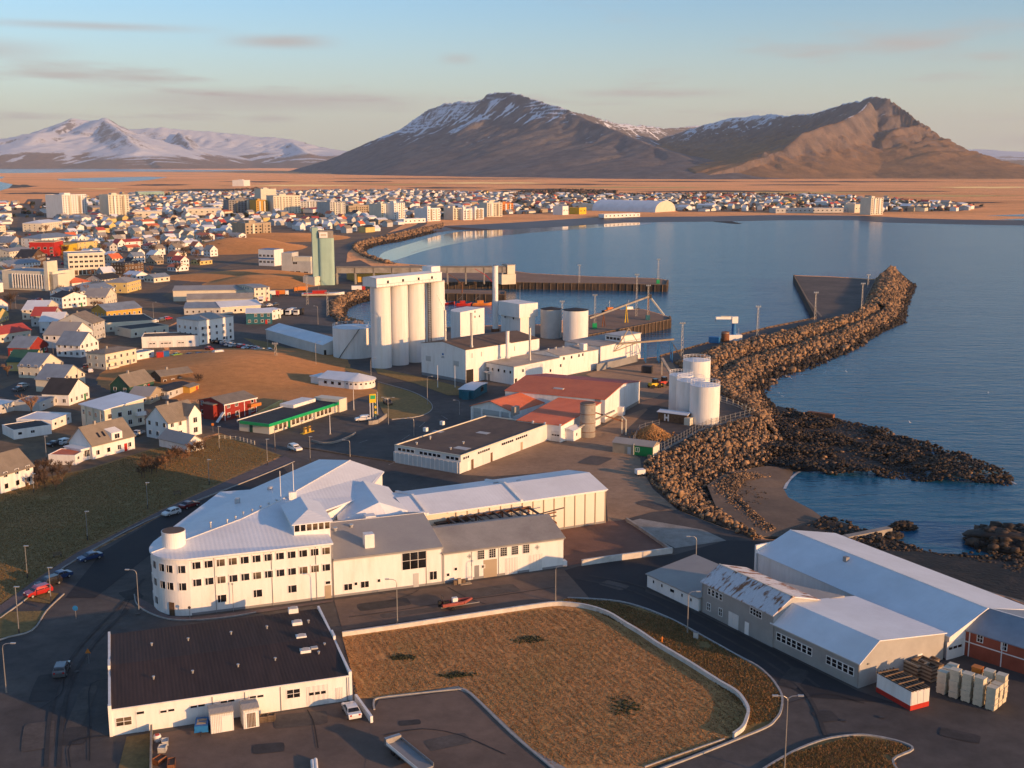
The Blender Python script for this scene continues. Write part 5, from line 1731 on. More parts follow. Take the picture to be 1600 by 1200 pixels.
FLm = [FL.loc(G(*v)) for v in ((1172, 898, 5.3), (1320, 931, 5.0), (1270, 940, 5.6))]
MB().prism([tuple(p) for p in (FLm[0], FLm[2], FLm[1])], -.2, 4.7).build('wall', GREYW, g0)
MB().sheet([(FLm[0].x, FLm[0].y, 5.3), (FLm[2].x, FLm[2].y, 5.6), (FLm[1].x, FLm[1].y, 5.0)], .3).build('roof', ROOFG, g0)
RD = Bld('red_warehouse', 'red painted warehouse with white trim and blue grey roof at the picture edge', 'building', G(1501.5, 1022), G(1600, 1054), 15)
RD.L *= 2.2
RD.faces['r'] = ((RD.L, 0), 1); RD.faces['b'] = ((RD.L, RD.W), 2)
RD.gable(BRICK, ROOFBL, 4.15, 6.6, rf=.3, oh=.3, og=.05, trim=WHITE)
for zz_ in (2.3,):
    RD.piece('band', WHITE, 'f', RD.L / 2, zz_, RD.L, .16, .06)
for u in (.1, 1.15, 6.2, 11.5):
    RD.piece('trim_board', WHITE, 'f', u, 2.05, .14, 4.1, .08)
for px, py in ((1531.5, 997.5), (1569, 1010)):
    RD.wpx('f', px, py, .8, 1.1, nx=2, ny=2)

# ---- flat roofed workshop behind the hall
FW = Bld('flat_roof_workshop', 'long workshop with weathered brown flat roof and high window band', 'building', G(617, 722), G(720, 740), 41)
FW.flat(WHITEBAND, ROOFFL, 4.55, par=.3, pt=.3, pm=CREAM)
a, b_ = FW.onface('f', 624.5, 702), FW.onface('f', 714, 715.5)
us = [i for i in range(14) if i not in (4, 10)]
for i in us:
    u = a[0] + (b_[0] - a[0]) * i / 13
    FW.window('f', u, 3.55, 1.05, .72, nx=1, glass=GLASS if i != 1 else GLASSL)
FW.box('ledge', WHITEBAND, 0, -.5, -.2, FW.L, -.02, 2.85)
for i in range(15):
    FW.piece('rib', WHITE, 'f', FW.L * (i + .5) / 15, 1.45, .1, 2.7, .08, out=.5)
for px, n in ((725, 3), (748, 6), (785, 6), (807, 6)):
    for i in range(n):
        u, z = FW.onface('r', px + i * 3.1, 715 - (px + i * 3.1 - 725) * .52)
        FW.window('r', u, 3.55, .85, .6, nx=1)
for px, py, w, h, m in ((732, 724, 1.0, 2.3, WHITE), (738, 720, 1.0, 2.5, BROWNW), (768, 708, .9, 2.4, BROWNW), (760, 705, 3.2, 3.0, WHITEBAND), (815, 688, 1.0, 2.2, TAN)):
    FW.dpx('r', px, py, w, h, m)
for px, py in ((665, 672), (691, 662)):
    q = FW.P(px, py, 4.5)
    FW.box('roof_unit', WHITE, q.x - .5, q.y - .5, 4.2, q.x + .5, q.y + .5, 5.2)
for px, py in ((651, 694), (672, 684), (704, 702), (724, 693), (672, 686)):
    q = FW.P(px, py, 4.4)
    vent(FW, q.x, q.y, 4.3, .2, .6)
for px, py, w in ((684, 674, 3), (722, 700, 4), (755, 676, 3.5)):
    q = FW.P(px, py, 4.35)
    FW.box('roof_patch', PALEG, q.x - w / 2, q.y - w * .3, 4.30, q.x + w / 2, q.y + w * .3, 4.335)

# ---- red roofed processing sheds
RA = Bld('red_roof_shed', 'large white shed with two tone red roof in front of the tanks', 'building', G(945, 661), G(999, 630), 32)
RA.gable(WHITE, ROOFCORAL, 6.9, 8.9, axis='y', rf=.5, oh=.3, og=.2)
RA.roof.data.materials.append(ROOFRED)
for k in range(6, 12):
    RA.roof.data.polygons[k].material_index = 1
RA.dpx('f', 967, 643, 1.0, 2.2, WHITE)
RA.box('porch', WHITE, RA.onface('f', 967, 643)[0] - 1.2, -1.6, 0, RA.onface('f', 967, 643)[0] + 1.2, -.05, 2.6)
RA.piece('plinth', CONC, 'f', RA.L * .5, .5, RA.L, 1.0, .06)
u, z = RA.onface('l', 934, 628)
RA.piece('louvre', GREY, 'l', u, z, 1.8, 1.5, .06)
RB = Bld('red_roof_lean_to', 'lower coral roofed wing with two garage doors facing the gravel yard', 'building', G(831, 685) + (G(831, 685) - G(877, 691)).normalized() * 4.5, G(877, 691), 25)
RB.mono(WHITE, ROOFCORAL, 4.55, 6.3, oh=.25)
RB.dpx('f', 848, 675, 2.6, 2.6, WHITEBAND)
RB.dpx('f', 868, 682, 2.9, 2.9, WHITEBAND, garage=3)
for u in (4.9, 8.6, 13.3):
    RB.piece('pier', WHITE, 'f', min(u, RB.L - .2), 2.5, .5, 5.0, .3)
q = RB.P(873, 615, 6.3)
cu = RB.box('cooling_unit', PALEG, q.x - 1.6, q.y - .6, 6.2, q.x + 1.6, q.y + .6, 8.0)
for dx in (-.75, .75):
    MB().lathe([(.55, 0), (.55, .12)], 16).build('fan', DARK, cu, (q.x + dx, q.y - .62, 7.1)).rotation_euler = (R(90), 0, 0)
RC = Bld('open_front_shed', 'open fronted shed with coral gable roof behind the flat workshop', 'building', G(737, 657), G(801, 667), 28)
RC.gable(WHITE, ROOFCORAL, 4.4, 6.6, axis='y', rf=.48, oh=.4, og=.5)
RC.piece('opening', PALEG, 'f', RC.L * .48, 2.0, RC.L * .86, 3.9, .02)
for u in (.3, RC.L * .27, RC.L * .72, RC.L - .5):
    RC.piece('post', WHITE, 'f', u, 2.1, .45, 4.2, .5)
for z in (1.4, 2.6):
    RC.piece('rail', STEEL, 'f', RC.L * .5, z, RC.L * .9, .1, .06)
q = RC.loc(G(806, 662))
RC.box('fuel_tank', CONC, RC.L + .5, -1.5, 3.8, RC.L + 1.7, 1.0, 6.2)

# concrete hopper beside the lean to
HP = thing('concrete_hopper', 'round weathered concrete hopper beside the coral roofed wing', 'hopper', (*G(918, 682), 0))
MB().lathe([(2.15, -.2), (2.15, 9.3), (2.0, 9.5)], 28).build('drum', CONC, HP)
MB().lathe([(1.9, 9.45), (1.9, 9.6)], 28).build('top', ROOFFL, HP)
for z in (1.5, 4, 6.5, 9.2):
    MB().lathe([(2.2, z), (2.2, z + .15)], 28, cap=False).build('hoop', RUSTY, HP)
MB().beam((-3.4, -2.6, 2.8), (7.5, 1.5, 7.0), .5, .4).build('chute', CONC, HP)
MB().beam((1, .5, 7.0), (10, 3.5, 3.5), .4, .35).build('chute', RUSTY, HP)
MB().beam((9.8, 3.4, 0), (9.8, 3.4, 5.0), .3, .3).build('post', CREAM, HP)
MB().beam((10.8, 2.0, 0), (10.8, 2.0, 4.2), .3, .3).build('post', CREAM, HP)
MB().beam((9.8, 3.4, 4.9), (10.8, 2.0, 4.1), .3, .3).build('lintel', CREAM, HP)
HU = Bld('hopper_hut', 'small white hut below the concrete hopper', 'hut', G(896, 690), G(908, 684), 3.5)
HU.gable(WHITE, ROOFW, 2.9, 3.4, oh=.2)
HU.window('f', HU.L * .4, 1.6, .7, .8, nx=1)

# ---- concrete works: big block, extensions
CF = Bld('concrete_works', 'tall white windowless factory block with low gable and brown roof', 'factory', G(659, 586), G(728, 599), 37)
CF.gable(WHITE, ROOFFL, 11.5, 13.2, axis='y', rf=.5, oh=.15, og=.1)
for px, py in ((669.5, 560), (713, 568)):
    u, z = CF.onface('f', px, py)
    CF.piece('louvre', PALEG, 'f', u, z, 2.6, 1.8, .12)
u, z = CF.onface('f', 692, 555)
lg = CF.piece('wall_sign', BLUEP, 'f', u, z + .35, .9, .7, .03)
for dz, w in ((-.45, 1.3), (-.85, 1.5)):
    CF.piece('sign_line', GREY, 'f', u, z + dz, w, .22, .03)
CF.piece('plinth', GREY, 'f', CF.L / 2, .5, CF.L, 1.2, .05)
CF.dpx('r', 734, 590, 3.4, 4.6, DARK)
for u in (3, 7.5, 24):
    CF.piece('vent_slot', GREY, 'r', u, 9.3, .25, 1.6, .06)
CF.piece('pilaster', WHITE, 'r', 21, 6, .9, 11.6, .5)
# steel stacks standing on its roof
def stack(label, px, py, zb, ptop, r, m, name='steel_stack', nested=None):
    g = G(px, py, zb)
    Yv = g.y
    top = RP(px, ptop, Yv).z
    t = thing(name, label, 'stack', (g.x, g.y, zb))
    MB().lathe([(r, -.3), (r, top - zb)], 14).build('pipe', m, t, smooth=False)
    MB().lathe([(r * 1.12, top - zb - .25), (r * 1.12, top - zb)], 14).build('rim', m, t)
    MB().lathe([(r * 1.5, -.3), (r * 1.5, .25)], 14).build('collar', m, t)
    return t


sk = stack('slim steel stack at the ridge of the factory with bent top pipe', 696, 532, 13.0, 485, .42, ALUM)
h = RP(696, 485, G(696, 532, 13).y).z - 13
MB().bar((0, 0, h), (-2.8, 0, h + 5.5), .12).build('bent_pipe', STEEL, sk)
stack('thin steel stack in the middle of the factory roof', 737, 541, 12.2, 489, .42, ALUM)
stack('short white stack at the edge of the factory roof', 793, 558, 7.5, 517, .62, WHITE)
stack('thin steel stack on the low factory extension', 828, 563, 6.5, 512, .42, ALUM)
ch = stack('tall white cylindrical chimney behind the factory', 774, 521, 0, 415, 1.25, WHITE, 'tall_chimney')
MB().lathe([(1.9, -.2), (1.9, 2.2)], 16).build('base_ring', RUSTY, ch)
E1 = Bld('factory_extension', 'low white factory wing with five square windows and arched doorway', 'building', G(760, 594), G(803, 602), 23)
E1.mono(WHITE, ROOFC, 6.2, 6.6, oh=.12)
E1.row('f', (770, 577), (797.5, 581.5), 4, .85, .95, nx=1)
u, z = E1.onface('f', 762.5, 577)
E1.window('f', u, z, 1.3, 1.6, nx=2, ny=2)
E1.dpx('f', 764, 590, 1.0, 2.3, GREY)
E1.box('porch_roof', WHITE, u - 1, -1.3, 3.0, u + 1.4, .0, 3.3)
for px, py in ((817, 579), (817, 591.5), (828, 589), (860, 579), (876, 571)):
    E1.wpx('r', px, py, .8, 1.0, nx=1)
E1.dpx('r', 806, 594, 1.0, 2.2, DARK)
E2_ = Bld('factory_extension', 'white factory wing with four small upper windows and pale gable roof', 'building', E1.A + Vector((E1.L * math.cos(E1.ang) - 23 * math.sin(E1.ang), E1.L * math.sin(E1.ang) + 23 * math.cos(E1.ang))) - Vector((math.cos(E1.ang), math.sin(E1.ang))) * E1.L,
          E1.A + Vector((E1.L * math.cos(E1.ang) - 23 * math.sin(E1.ang), E1.L * math.sin(E1.ang) + 23 * math.cos(E1.ang))), 21)
E2_.gable(WHITE, ROOFC, 7.2, 8.4, axis='y', rf=.45, oh=.15, og=.1)
for px, py in ((881, 560), (893, 558), (904.5, 555.5), (910.5, 554)):
    E2_.wpx('r', px, py, .8, 1.0, nx=1)
E2_.box('roof_unit', WHITE, E2_.L - 3, 14, 7.3, E2_.L - 1, 16, 10)
for k in range(5):
    vent(E2_, E2_.L * .45, 2 + k * 4, 8.4, .25, .6)
# rear hall of the works with cabin
E3 = Bld('store_hall', 'white store hall with rooftop cabin beside the conveyor yard', 'building', G(921, 566), G(938, 571), 30)
d_ = (G(999, 568) - G(938, 571))
E3 = E3
E3.W = 24
E3.root.name = 'store_hall'
E3.A = G(938, 571) - Vector((math.cos(E1.ang), math.sin(E1.ang))) * 18
E3.ang = E1.ang
E3.root.location = (E3.A.x, E3.A.y, 0)
E3.root.rotation_euler = (0, 0, E1.ang)
E3.L = 18
E3.faces = {'f': ((0, 0), 0), 'r': ((18, 0), 1), 'b': ((18, 24), 2), 'l': ((0, 24), 3)}
E3.mono(WHITE, ROOFC, 7.0, 7.4, oh=.12)
E3.dpx('f', 929, 560, 4.5, 4.2, TAN)
cb = E3.box('cabin', WHITE, 10, 12, 7.0, 18.05, 23.8, 9.6)
E3.box('cabin_roof', PALEG, 9.7, 11.7, 9.6, 18.3, 24.1, 9.9)
for k in range(4):
    o = ob('cabin_window', unit(GLASS), cb, (11.4 + k * 1.75, 11.93, 8.5), 0, (1.3, .1, .9))
# tower boxes and tanks behind
TB = Bld('round_corner_tower', 'white factory tower with rounded flank and two small windows', 'tower', G(732, 540), G(757, 534), 9)
q = TB.loc(G(716, 541))
hgt = 14.5
MB().prism([(TB.L, 0), (TB.L, 9)] + [(TB.L * .25 - 9 * math.sin(t * math.pi / 12) , 9 - 9 * (1 - math.cos(t * math.pi / 12)) * 1.0) for t in range(0, 7)] + [(-3, 0)], -.2, hgt).build('wall', WHITE, TB.root)
for px, py in ((742, 487), (742, 495), (749, 494)):
    TB.wpx('f', px, py, .7, .9, nx=1)
BX = Bld('overhanging_tower', 'white box tower with overhanging top behind the factory', 'tower', G(783, 523), G(813, 529), 8)
MB().box(0, 0, -.2, BX.L, 8, 9).build('wall', WHITE, BX.root)
MB().box(-.6, -1.0, 9, BX.L + .6, 9, 15).build('upper_box', WHITE, BX.root)
for px, py in ((792, 495), (805, 497)):
    u, z = BX.onface('f', px, py)
    ob('window', unit(GLASS), BX.root, (u, -1.05, z), 0, (.8, .1, .9))
MB().bar((BX.L * .6, 4, 15), (BX.L * .6, 4, 22.5), .1, .06).build('aerial', STEEL, BX.root)


def tank(name, label, px, py, r, h, m=WHITE, cone=.8, rail=False, seams=6, ladder=False, z0=0.0, n=44, topm=None):
    g = G(px, py, z0)
    t = thing(name, label, 'tank', (g.x, g.y, z0))
    MB().lathe([(r, -.3), (r, h)], n, cap=False).build('shell', m, t, smooth=False)
    MB().lathe([(r + .06, h - .12), (r + .06, h + .02), (r * .98, h + .05), (.15, h + cone)], n).build('roof', topm or ROOFG, t)
    for k in range(seams):
        z = h * (k + 1) / (seams + 1)
        MB().lathe([(r + .02, z), (r + .02, z + .06)], n, cap=False).build('hoop', m, t)
    if rail:
        b = MB()
        for k in range(n):
            a = 2 * math.pi * k / n
            p = (math.cos(a) * (r - .1), math.sin(a) * (r - .1))
            a2 = 2 * math.pi * (k + 1) / n
            p2 = (math.cos(a2) * (r - .1), math.sin(a2) * (r - .1))
            if k % 2 == 0:
                b.bar((*p, h), (*p, h + 1.1), .05, n=4)
            b.bar((*p, h + 1.1), (*p2, h + 1.1), .06, n=4)
            b.bar((*p, h + .6), (*p2, h + .6), .04, n=4)
        b.build('guard_rail', WHITE, t)
    if ladder:
        b = MB()
        for k in range(int(h / .5)):
            a = R(-125) + k * .045
            p = (math.cos(a) * (r + .25), math.sin(a) * (r + .25), k * .5 + .2)
            a2 = a + .05
            b.beam(p, (math.cos(a2) * (r + .25), math.sin(a2) * (r + .25), k * .5 + .75), .5, .08)
        b.build('spiral_stair', STEELD, t)
    return t


tank('storage_tank', 'pale grey steel tank with dark conical roof beside the pier, left one', 861, 527, 4.6, 12.5, PALEG, .9, topm=ROOFB)
tank('storage_tank', 'pale grey steel tank with dark conical roof beside the pier, right one', 899, 531, 5.4, 13.0, WHITE, .9, topm=ROOFB)
tank('oil_tank', 'wide white oil tank with spiral stair left of the silos', 553, 556, 8.0, 11.6, WHITE, .6, True, 4, True, topm=ROOFW)
tank('fuel_tank', 'front white storage tank of the fenced cluster by the rocks', 1100, 660, 4.3, 11.2, WHITE, .25, True, 5, topm=ROOFW)
tank('fuel_tank', 'middle white storage tank of the fenced cluster by the rocks', 1078, 650, 4.2, 11.0, WHITE, .25, True, 5, topm=ROOFW)
tank('fuel_tank', 'left white storage tank of the fenced cluster by the rocks', 1063, 643, 3.6, 11.4, WHITE, .25, True, 5, topm=ROOFW)
tank('fuel_tank', 'rear and tallest white tank of the fenced cluster by the rocks', 1087, 626, 4.3, 13.2, WHITE, .25, True, 5, topm=ROOFW)
for px, py, lab in ((512, 553, 'dark pump cabin beside the long shed'), (560, 560, 'dark pump cabin at the foot of the oil tank')):
    S = Bld('pump_cabin', lab, 'cabin', G(px - 7, py), G(px + 7, py), 3.2)
    S.mono(GREY, ROOFB, 2.6, 2.8, oh=.15)
    S.door('f', S.L * .5, 1.0, 2.0, DARK)

# ---- tall silos
SI = thing('cement_silos', 'row of tall white cement silos with a gallery on top', 'silo', (*G(595, 576), 0))
c0 = G(595, 573)
dv = Vector((5.75, 6.5))
nv = Vector((-.75, .66))
for j in range(1):
    for i in range(4):
        p = Vector((0, 3.4)) + dv * i * (1.0 if i < 3 else 1.08) + nv * 7.4 * j
        cy = MB().lathe([(3.72, -.3), (3.72, 30.2)], 48, cap=False).build('silo', SILO, SI, (p.x, p.y, 0))
        for z in (2.5, 10, 20):
            MB().lathe([(3.75, z), (3.75, z + .1)], 40, cap=False).build('hoop', WHITE, cy)
SI.location.z = 0
ga = math.atan2(dv.y, dv.x)
GL = ob('gallery', None, SI, (-1.2, 2.2, 30.1), ga)
tl = dv.length * 3.08
MB().box(-2.6, -3.0, 0, tl + 4.0, 4.6, 3.2).build('gallery_wall', WHITE, GL)
MB().add([(-2.8, -3.2, 3.2), (tl + 4.2, -3.2, 3.2), (tl + 4.2, 4.8, 3.2), (-2.8, 4.8, 3.2), (-2.8, .8, 3.8), (tl + 4.2, .8, 3.8)], [(0, 1, 5, 4), (2, 3, 4, 5), (0, 4, 3), (1, 2, 5), (0, 3, 2, 1)]).build('gallery_roof', ROOFW, GL)
MB().box(tl + .5, -1, 3.2, tl + 5.2, 4, 5.4).build('head_house', WHITE, GL)
for x in (2.5, 10, 18, 25):
    MB().box(x, -3.08, 1.1, x + .9, -2.95, 2.1).build('gallery_window', GLASS, GL)
b = MB()
for k in range(42):
    b.box(tl * .86, -3.3, -29.5 + k * .7, tl * .86 + 1.4, -3.1, -29.35 + k * .7)
b.box(tl * .86 - .1, -3.4, -30, tl * .86, -3.1, 0); b.box(tl * .86 + 1.4, -3.4, -30, tl * .86 + 1.5, -3.1, 0)
b.build('ladder', STEELD, GL)
b = MB()
for x in range(0, 30, 2):
    b.bar((x - 3, -4.2, 0), (x - 3, -4.2, 1.1), .04, n=4)
b.bar((-3.4, -4.2, 1.1), (27, -4.2, 1.1), .04, n=4)
b.box(-3.6, -4.3, -.15, tl + 4, -3.0, 0)
b.build('walkway', STEEL, GL)

# ---- pale green silo tower with annexes
GT = Bld('green_silo_tower', 'tall pale green concrete silo tower at the head of the pier', 'tower', G(499, 446), G(499, 446) + Vector((9.6, 2.2)), 10)
GLn = GT.L
rr = 2.2
ply = []
for cx_, cy_, a0 in ((GLn - rr, rr, -90), (GLn - rr, 10 - rr, 0), (rr, 10 - rr, 90), (rr, rr, 180)):
    for k in range(6):
        t = R(a0 + k * 18)
        ply.append((cx_ + rr * math.cos(t), cy_ + rr * math.sin(t)))
MB().prism(ply, -.2, 29).build('wall', SEAGREEN, GT.root)
MB().box(.4, .6, 29, GLn - .4, 9.4, 33.5).build('head_house', CONC, GT.root)
MB().box(-3.4, 1.5, -.2, .3, 9.8, 35.5).build('stair_tower', SEAGREEN, GT.root)
for k in range(8):
    ob('window', unit(GLASS), GT.root, (-3.45, 5, 4 + k * 3.8), R(-90), (1.1, .1, 1.2))
GT.piece('sign_board', WHITE, 'f', 3.4, 31, 5.0, 3.4, .2, out=.1)
for dz in (-.5, .5):
    GT.piece('sign_line', TAN, 'f', 3.4, 31 + dz * .8, 3.4, .4, .05, out=.32)
GH = Bld('tower_office', 'small cream building at the foot of the green tower', 'building', G(492, 447), G(512, 444), 9)
GH.flat(CREAM, ROOFG, 5.6)
GH.window('f', GH.L * .4, 2.6, 1.2, .9)
GB = Bld('tower_annex', 'grey concrete annex with broken upper gallery beside the green tower', 'building', G(440.5, 431), G(486, 432), 12)
GB.flat(PALEG, ROOFG, 10.0)
GB.box('upper_gallery', CREAM, 8, .4, 10, GB.L - .2, 6, 13)
GB.box('stair_head', PALEG, .1, .1, 10, 7.5, 11.5, 15.5)
for px, py in ((461, 411), (457, 425), (466, 425), (478, 426)):
    GB.wpx('f', px, py, 3.0, 1.4, nx=3)
GW = Bld('harbour_office', 'three storey pale blue and white harbour office on the grass bank', 'building', G(404.5, 415), G(429, 416), 12)
GW.flat(WHITE, ROOFBL, 12.0)
GW.box('upper_floor', BLUEP, 1, .5, 12, GW.L * .85, 10, 12.3)
for z in (3, 7.5):
    for k in range(4):
        GW.window('f', GW.L * (k + .5) / 4, z, 2.2, 1.5, nx=2)
GW.piece('blue_band', BLUEP, 'f', GW.L / 2, 5.4, GW.L, .9, .05)

# ---- conveyor gallery to the pier
CV = thing('conveyor_gallery', 'long raised conveyor gallery running from the green tower to the pier', 'conveyor', (*G(523, 446), 0))
c0 = G(523, 446)
e0 = Vector((0, 8)); e1 = G(790, 446) - c0 + Vector((0, 12))
dv2 = (e1 - e0); ln = dv2.length; an = math.atan2(dv2.y, dv2.x)
cg = ob('gallery', None, CV, (e0.x, e0.y, 0), an)
MB().box(0, -2, 7.0, ln, 2, 10.4).build('gallery_wall', CONC, cg)
MB().add([(0, -2.3, 10.4), (ln, -2.3, 10.4), (ln, 2.3, 10.4), (0, 2.3, 10.4), (0, 0, 11.2), (ln, 0, 11.2)], [(0, 1, 5, 4), (2, 3, 4, 5), (0, 4, 3), (1, 2, 5)]).build('gallery_roof', ROOFT, cg)
k = 0
while k * 11.5 < ln:
    MB().box(k * 11.5, -2.1, -.2, k * 11.5 + .9, 2.1, 7.0).build('support', CONC, cg)
    MB().box(k * 11.5, -2.12, 7.0, k * 11.5 + .35, -2.0, 10.4).build('frame_post', STEELD, cg)
    k += 1
TT = Bld('transfer_tower', 'cream transfer tower at the seaward end of the conveyor gallery', 'tower', G(784, 444), G(806, 443), 10)
TT.flat(CREAM, ROOFG, 6, pm=CREAM)
TT.box('upper_tower', CREAM, TT.L * .45, 1, 6, TT.L - .05, 9, 11.5)
TT.box('upper_roof', ROOFG, TT.L * .42, .8, 11.5, TT.L + .2, 9.2, 11.9)
TS = Bld('timber_store', 'low ochre store with pale roof below the conveyor gallery', 'building', G(559, 441), G(665, 436), 22)
TS.gable(MUSTARD, ROOFT, 5.5, 8.0, oh=.3)
for px in (570, 575, 600, 625):
    TS.wpx('f', px, 436, 1.2, 1.0, nx=1)

# ---- long shed left of the oil tank
LS = Bld('long_shed', 'long low shed with pale blue roof beside the oil tank', 'building', G(416, 530), G(505, 556), 10.5)
LS.gable(WHITEBAND, ROOFW, 4.2, 6.3, rf=.6, oh=.3, og=.2)
LS.dpx('r', 508, 552, 1.0, 2.2, DARK)

# ---- filling station
FS = Bld('filling_station', 'low filling station building with bright green fascia and dark flat roof', 'building', G(421, 679), G(539, 640), 10.5)
FS.box('wall', CREAM, 0, 0, -.2, FS.L, FS.W, 2.5)
FS.box('roof', ROOFB, -.6, -.6, 2.75, FS.L - 4, FS.W, 3.05)
FS.box('fascia', GREENB, -.8, -.85, 2.4, FS.L - 4.2, -.6, 3.25)
FS.box('fascia', GREENB, -1.05, -.85, 2.4, -.8, FS.W * .9, 3.25)
FS.box('gable_wall', CREAM, FS.L - 4.2, -.9, -.2, FS.L - .1, FS.W * .8, 3.9)
FS.box('edge_trim', WHITE, -.6, FS.W, 2.6, FS.L - 4, FS.W + .3, 3.25)
FS.box('roof_box', WHITE, FS.L - 17, FS.W - 4, 3.05, FS.L - 6, FS.W + 1, 4.0)
k = 0
for i in range(14):
    u = 3 + i * 2.0
    if i in (3, 9):
        FS.piece('door', GREEN if i == 3 else GREY, 'f', u, 1.1, 1.1, 2.2, .05)
    else:
        FS.window('f', u, 1.35, 1.5, 1.5, nx=1, glass=GLASSL)
FS.piece('door', DKGREEN, 'l', FS.W * .4, 1.1, 1.1, 2.2, .05)
PY = thing('price_pylon', 'tall yellow and green price pylon at the filling station', 'sign', (*G(653, 656), 0), R(20))
pw = 1.9
for x in (-.85, 0, .85):
    MB().bar((x, 0, 0), (x, 0, 5.2), .12).build('post', WHITE, PY)
PY.location = (*G(583, 655), 0)
MB().box(-1.0, -.15, 5.0, 1.0, .15, 7.6).build('head_panel', YELP, PY)
MB().box(-.75, -.19, 6.1, .75, -.14, 7.2).build('emblem', GREENB, PY)
for k in range(5):
    MB().box(.45, -.2, .9 + k * .8, 1.05, .1, 1.55 + k * .8).build('price_panel', YELP if k % 2 else DKGREEN, PY)
PU = thing('fuel_pump', 'yellow fuel pumps on the forecourt island of the filling station', 'fuel pump', (*G(480, 676), 0), R(60))
MB().box(-2.4, -.6, 0, 2.4, .6, .18).build('island', YELP, PU)
for x in (-.9, .9):
    p_ = MB().box(x - .4, -.3, .18, x + .4, .3, 1.75).build('pump_body', MUSTARD, PU)
    MB().box(x - .3, -.34, 1.1, x + .3, -.29, 1.6).build('display', DARK, p_)
for x in (-2.2, 2.2):
    MB().bar((x, 0, .1), (x, 0, 3.8), .06).build('lamp_post', STEELD, PU)
    for s_ in (-.4, .4):
        MB().box(x + s_ - .2, -.15, 3.75, x + s_ + .2, .15, 3.9).build('lamp_head', WHITE, PU)

# ---- round cafe
RC_ = thing('round_cafe', 'white cafe with a round faceted roof and round window row', 'building', (*G(561, 604), 0), R(150))
MB().lathe([(5.5, -.2), (5.5, 2.7)], 20).build('wall', WHITE, RC_)
MB().lathe([(5.9, 2.65), (5.9, 2.8), (.1, 4.6)], 20).build('roof', ROOFW, RC_)
MB().lathe([(5.62, 2.5), (5.62, 2.66)], 20, cap=False).build('dark_band', DARK, RC_)
for k in range(20):
    a = R(k * 18 + 9) 
    wx_, wy_ = 5.44 * math.cos(a), 5.44 * math.sin(a)
    o = MB().lathe([(.32, 0), (.32, .08)], 12).build('round_window', GLASS, RC_, (wx_, wy_, 1.8))
    o.rotation_euler = (R(90), 0, a + R(90))
hb = MB().box(2, -5.4, -.2, 13, 5.4, 2.7).build('rear_wing', WHITE, RC_)
MB().add([(0, -5.8, 2.7), (13.4, -5.8, 2.7), (13.4, 5.8, 2.7), (0, 5.8, 2.7), (0, 0, 4.6), (13.4, 0, 4.4)], [(0, 1, 5, 4), (2, 3, 4, 5), (1, 2, 5), (0, 4, 3)]).build('wing_roof', ROOFW, RC_)
MB().box(13, -2.5, -.2, 18, 3.5, 2.4).build('store_room', WHITE, RC_)
MB().box(12.8, -2.8, 2.4, 18.3, 3.8, 2.65).build('store_roof', ROOFW, RC_)
for x in (4, 7, 10):
    ob('window', unit(GLASS), RC_, (x, 5.42, 1.5), R(180), (1.2, .1, 1.0))

# ================================================================== HOUSES
TAKEN = []          # footprints already used: centre, radius


def take(b):
    c = b.A + Vector((math.cos(b.ang), math.sin(b.ang))) * b.L / 2 + Vector((-math.sin(b.ang), math.cos(b.ang))) * b.W / 2
    TAKEN.append((c.x, c.y, math.hypot(b.L, b.W) / 2))
    return b


def autowin(b, eave, faces='fl', floors=None, step=2.7, w=1.0, h=1.15, frame=WHITE, skip=(), zf=1.5, fh=2.7):
    fl = floors or max(1, round(eave / 2.7))
    for f in faces:
        n_ = b.L if f in 'fb' else b.W
        k = max(1, int(n_ / step))
        for j in range(fl):
            for i in range(k):
                if (f, i, j) in skip or random.random() < .08:
                    continue
                b.window(f, n_ * (i + .5) / k, zf + j * fh, w, h, nx=random.choice((1, 2, 0)), frame=frame, glass=GLASS if random.random() < .8 else GLASSL)


def house(label, A, B, depth, eave, ridge, wm, rm, axis='x', faces='fl', za=0.0, cat='house', name='house', rf=.5, door=True, chim=True, L=None, ang=None, step=2.7, floors=None, win=True, hip=False, group=None):
    A2 = G(A[0], A[1], za)
    B2 = G(B[0], B[1], za) if B else A2 + Vector((math.cos(R(ang)), math.sin(R(ang)))) * L
    if L and B:
        B2 = A2 + (B2 - A2).normalized() * L
    b = take(Bld(name, label, cat, A2, B2, depth, group=group))
    if hip:
        b.hip(wm, rm, eave, ridge)
    else:
        b.gable(wm, rm, eave, ridge, axis=axis, rf=rf)
    if win:
        autowin(b, eave, faces, floors, step)
    if door:
        b.door('f', b.L * .78, .95, 2.05, random.choice((BROWNW, GREEN, GREY, REDP)))
    if chim:
        if axis == 'x':
            b.chimney(b.L * .35, b.W * rf, ridge - .6, ridge + .9)
        else:
            b.chimney(b.L * rf, b.W * .4, ridge - .6, ridge + .9)
    return b


for o in (OF, MH, RH, LH, ST, GN, RU, AN, LW, RD, FW, RA, RB, RC, CF, E1, E3, GT, GB, GW, TS, LS, FS):
    take(o)

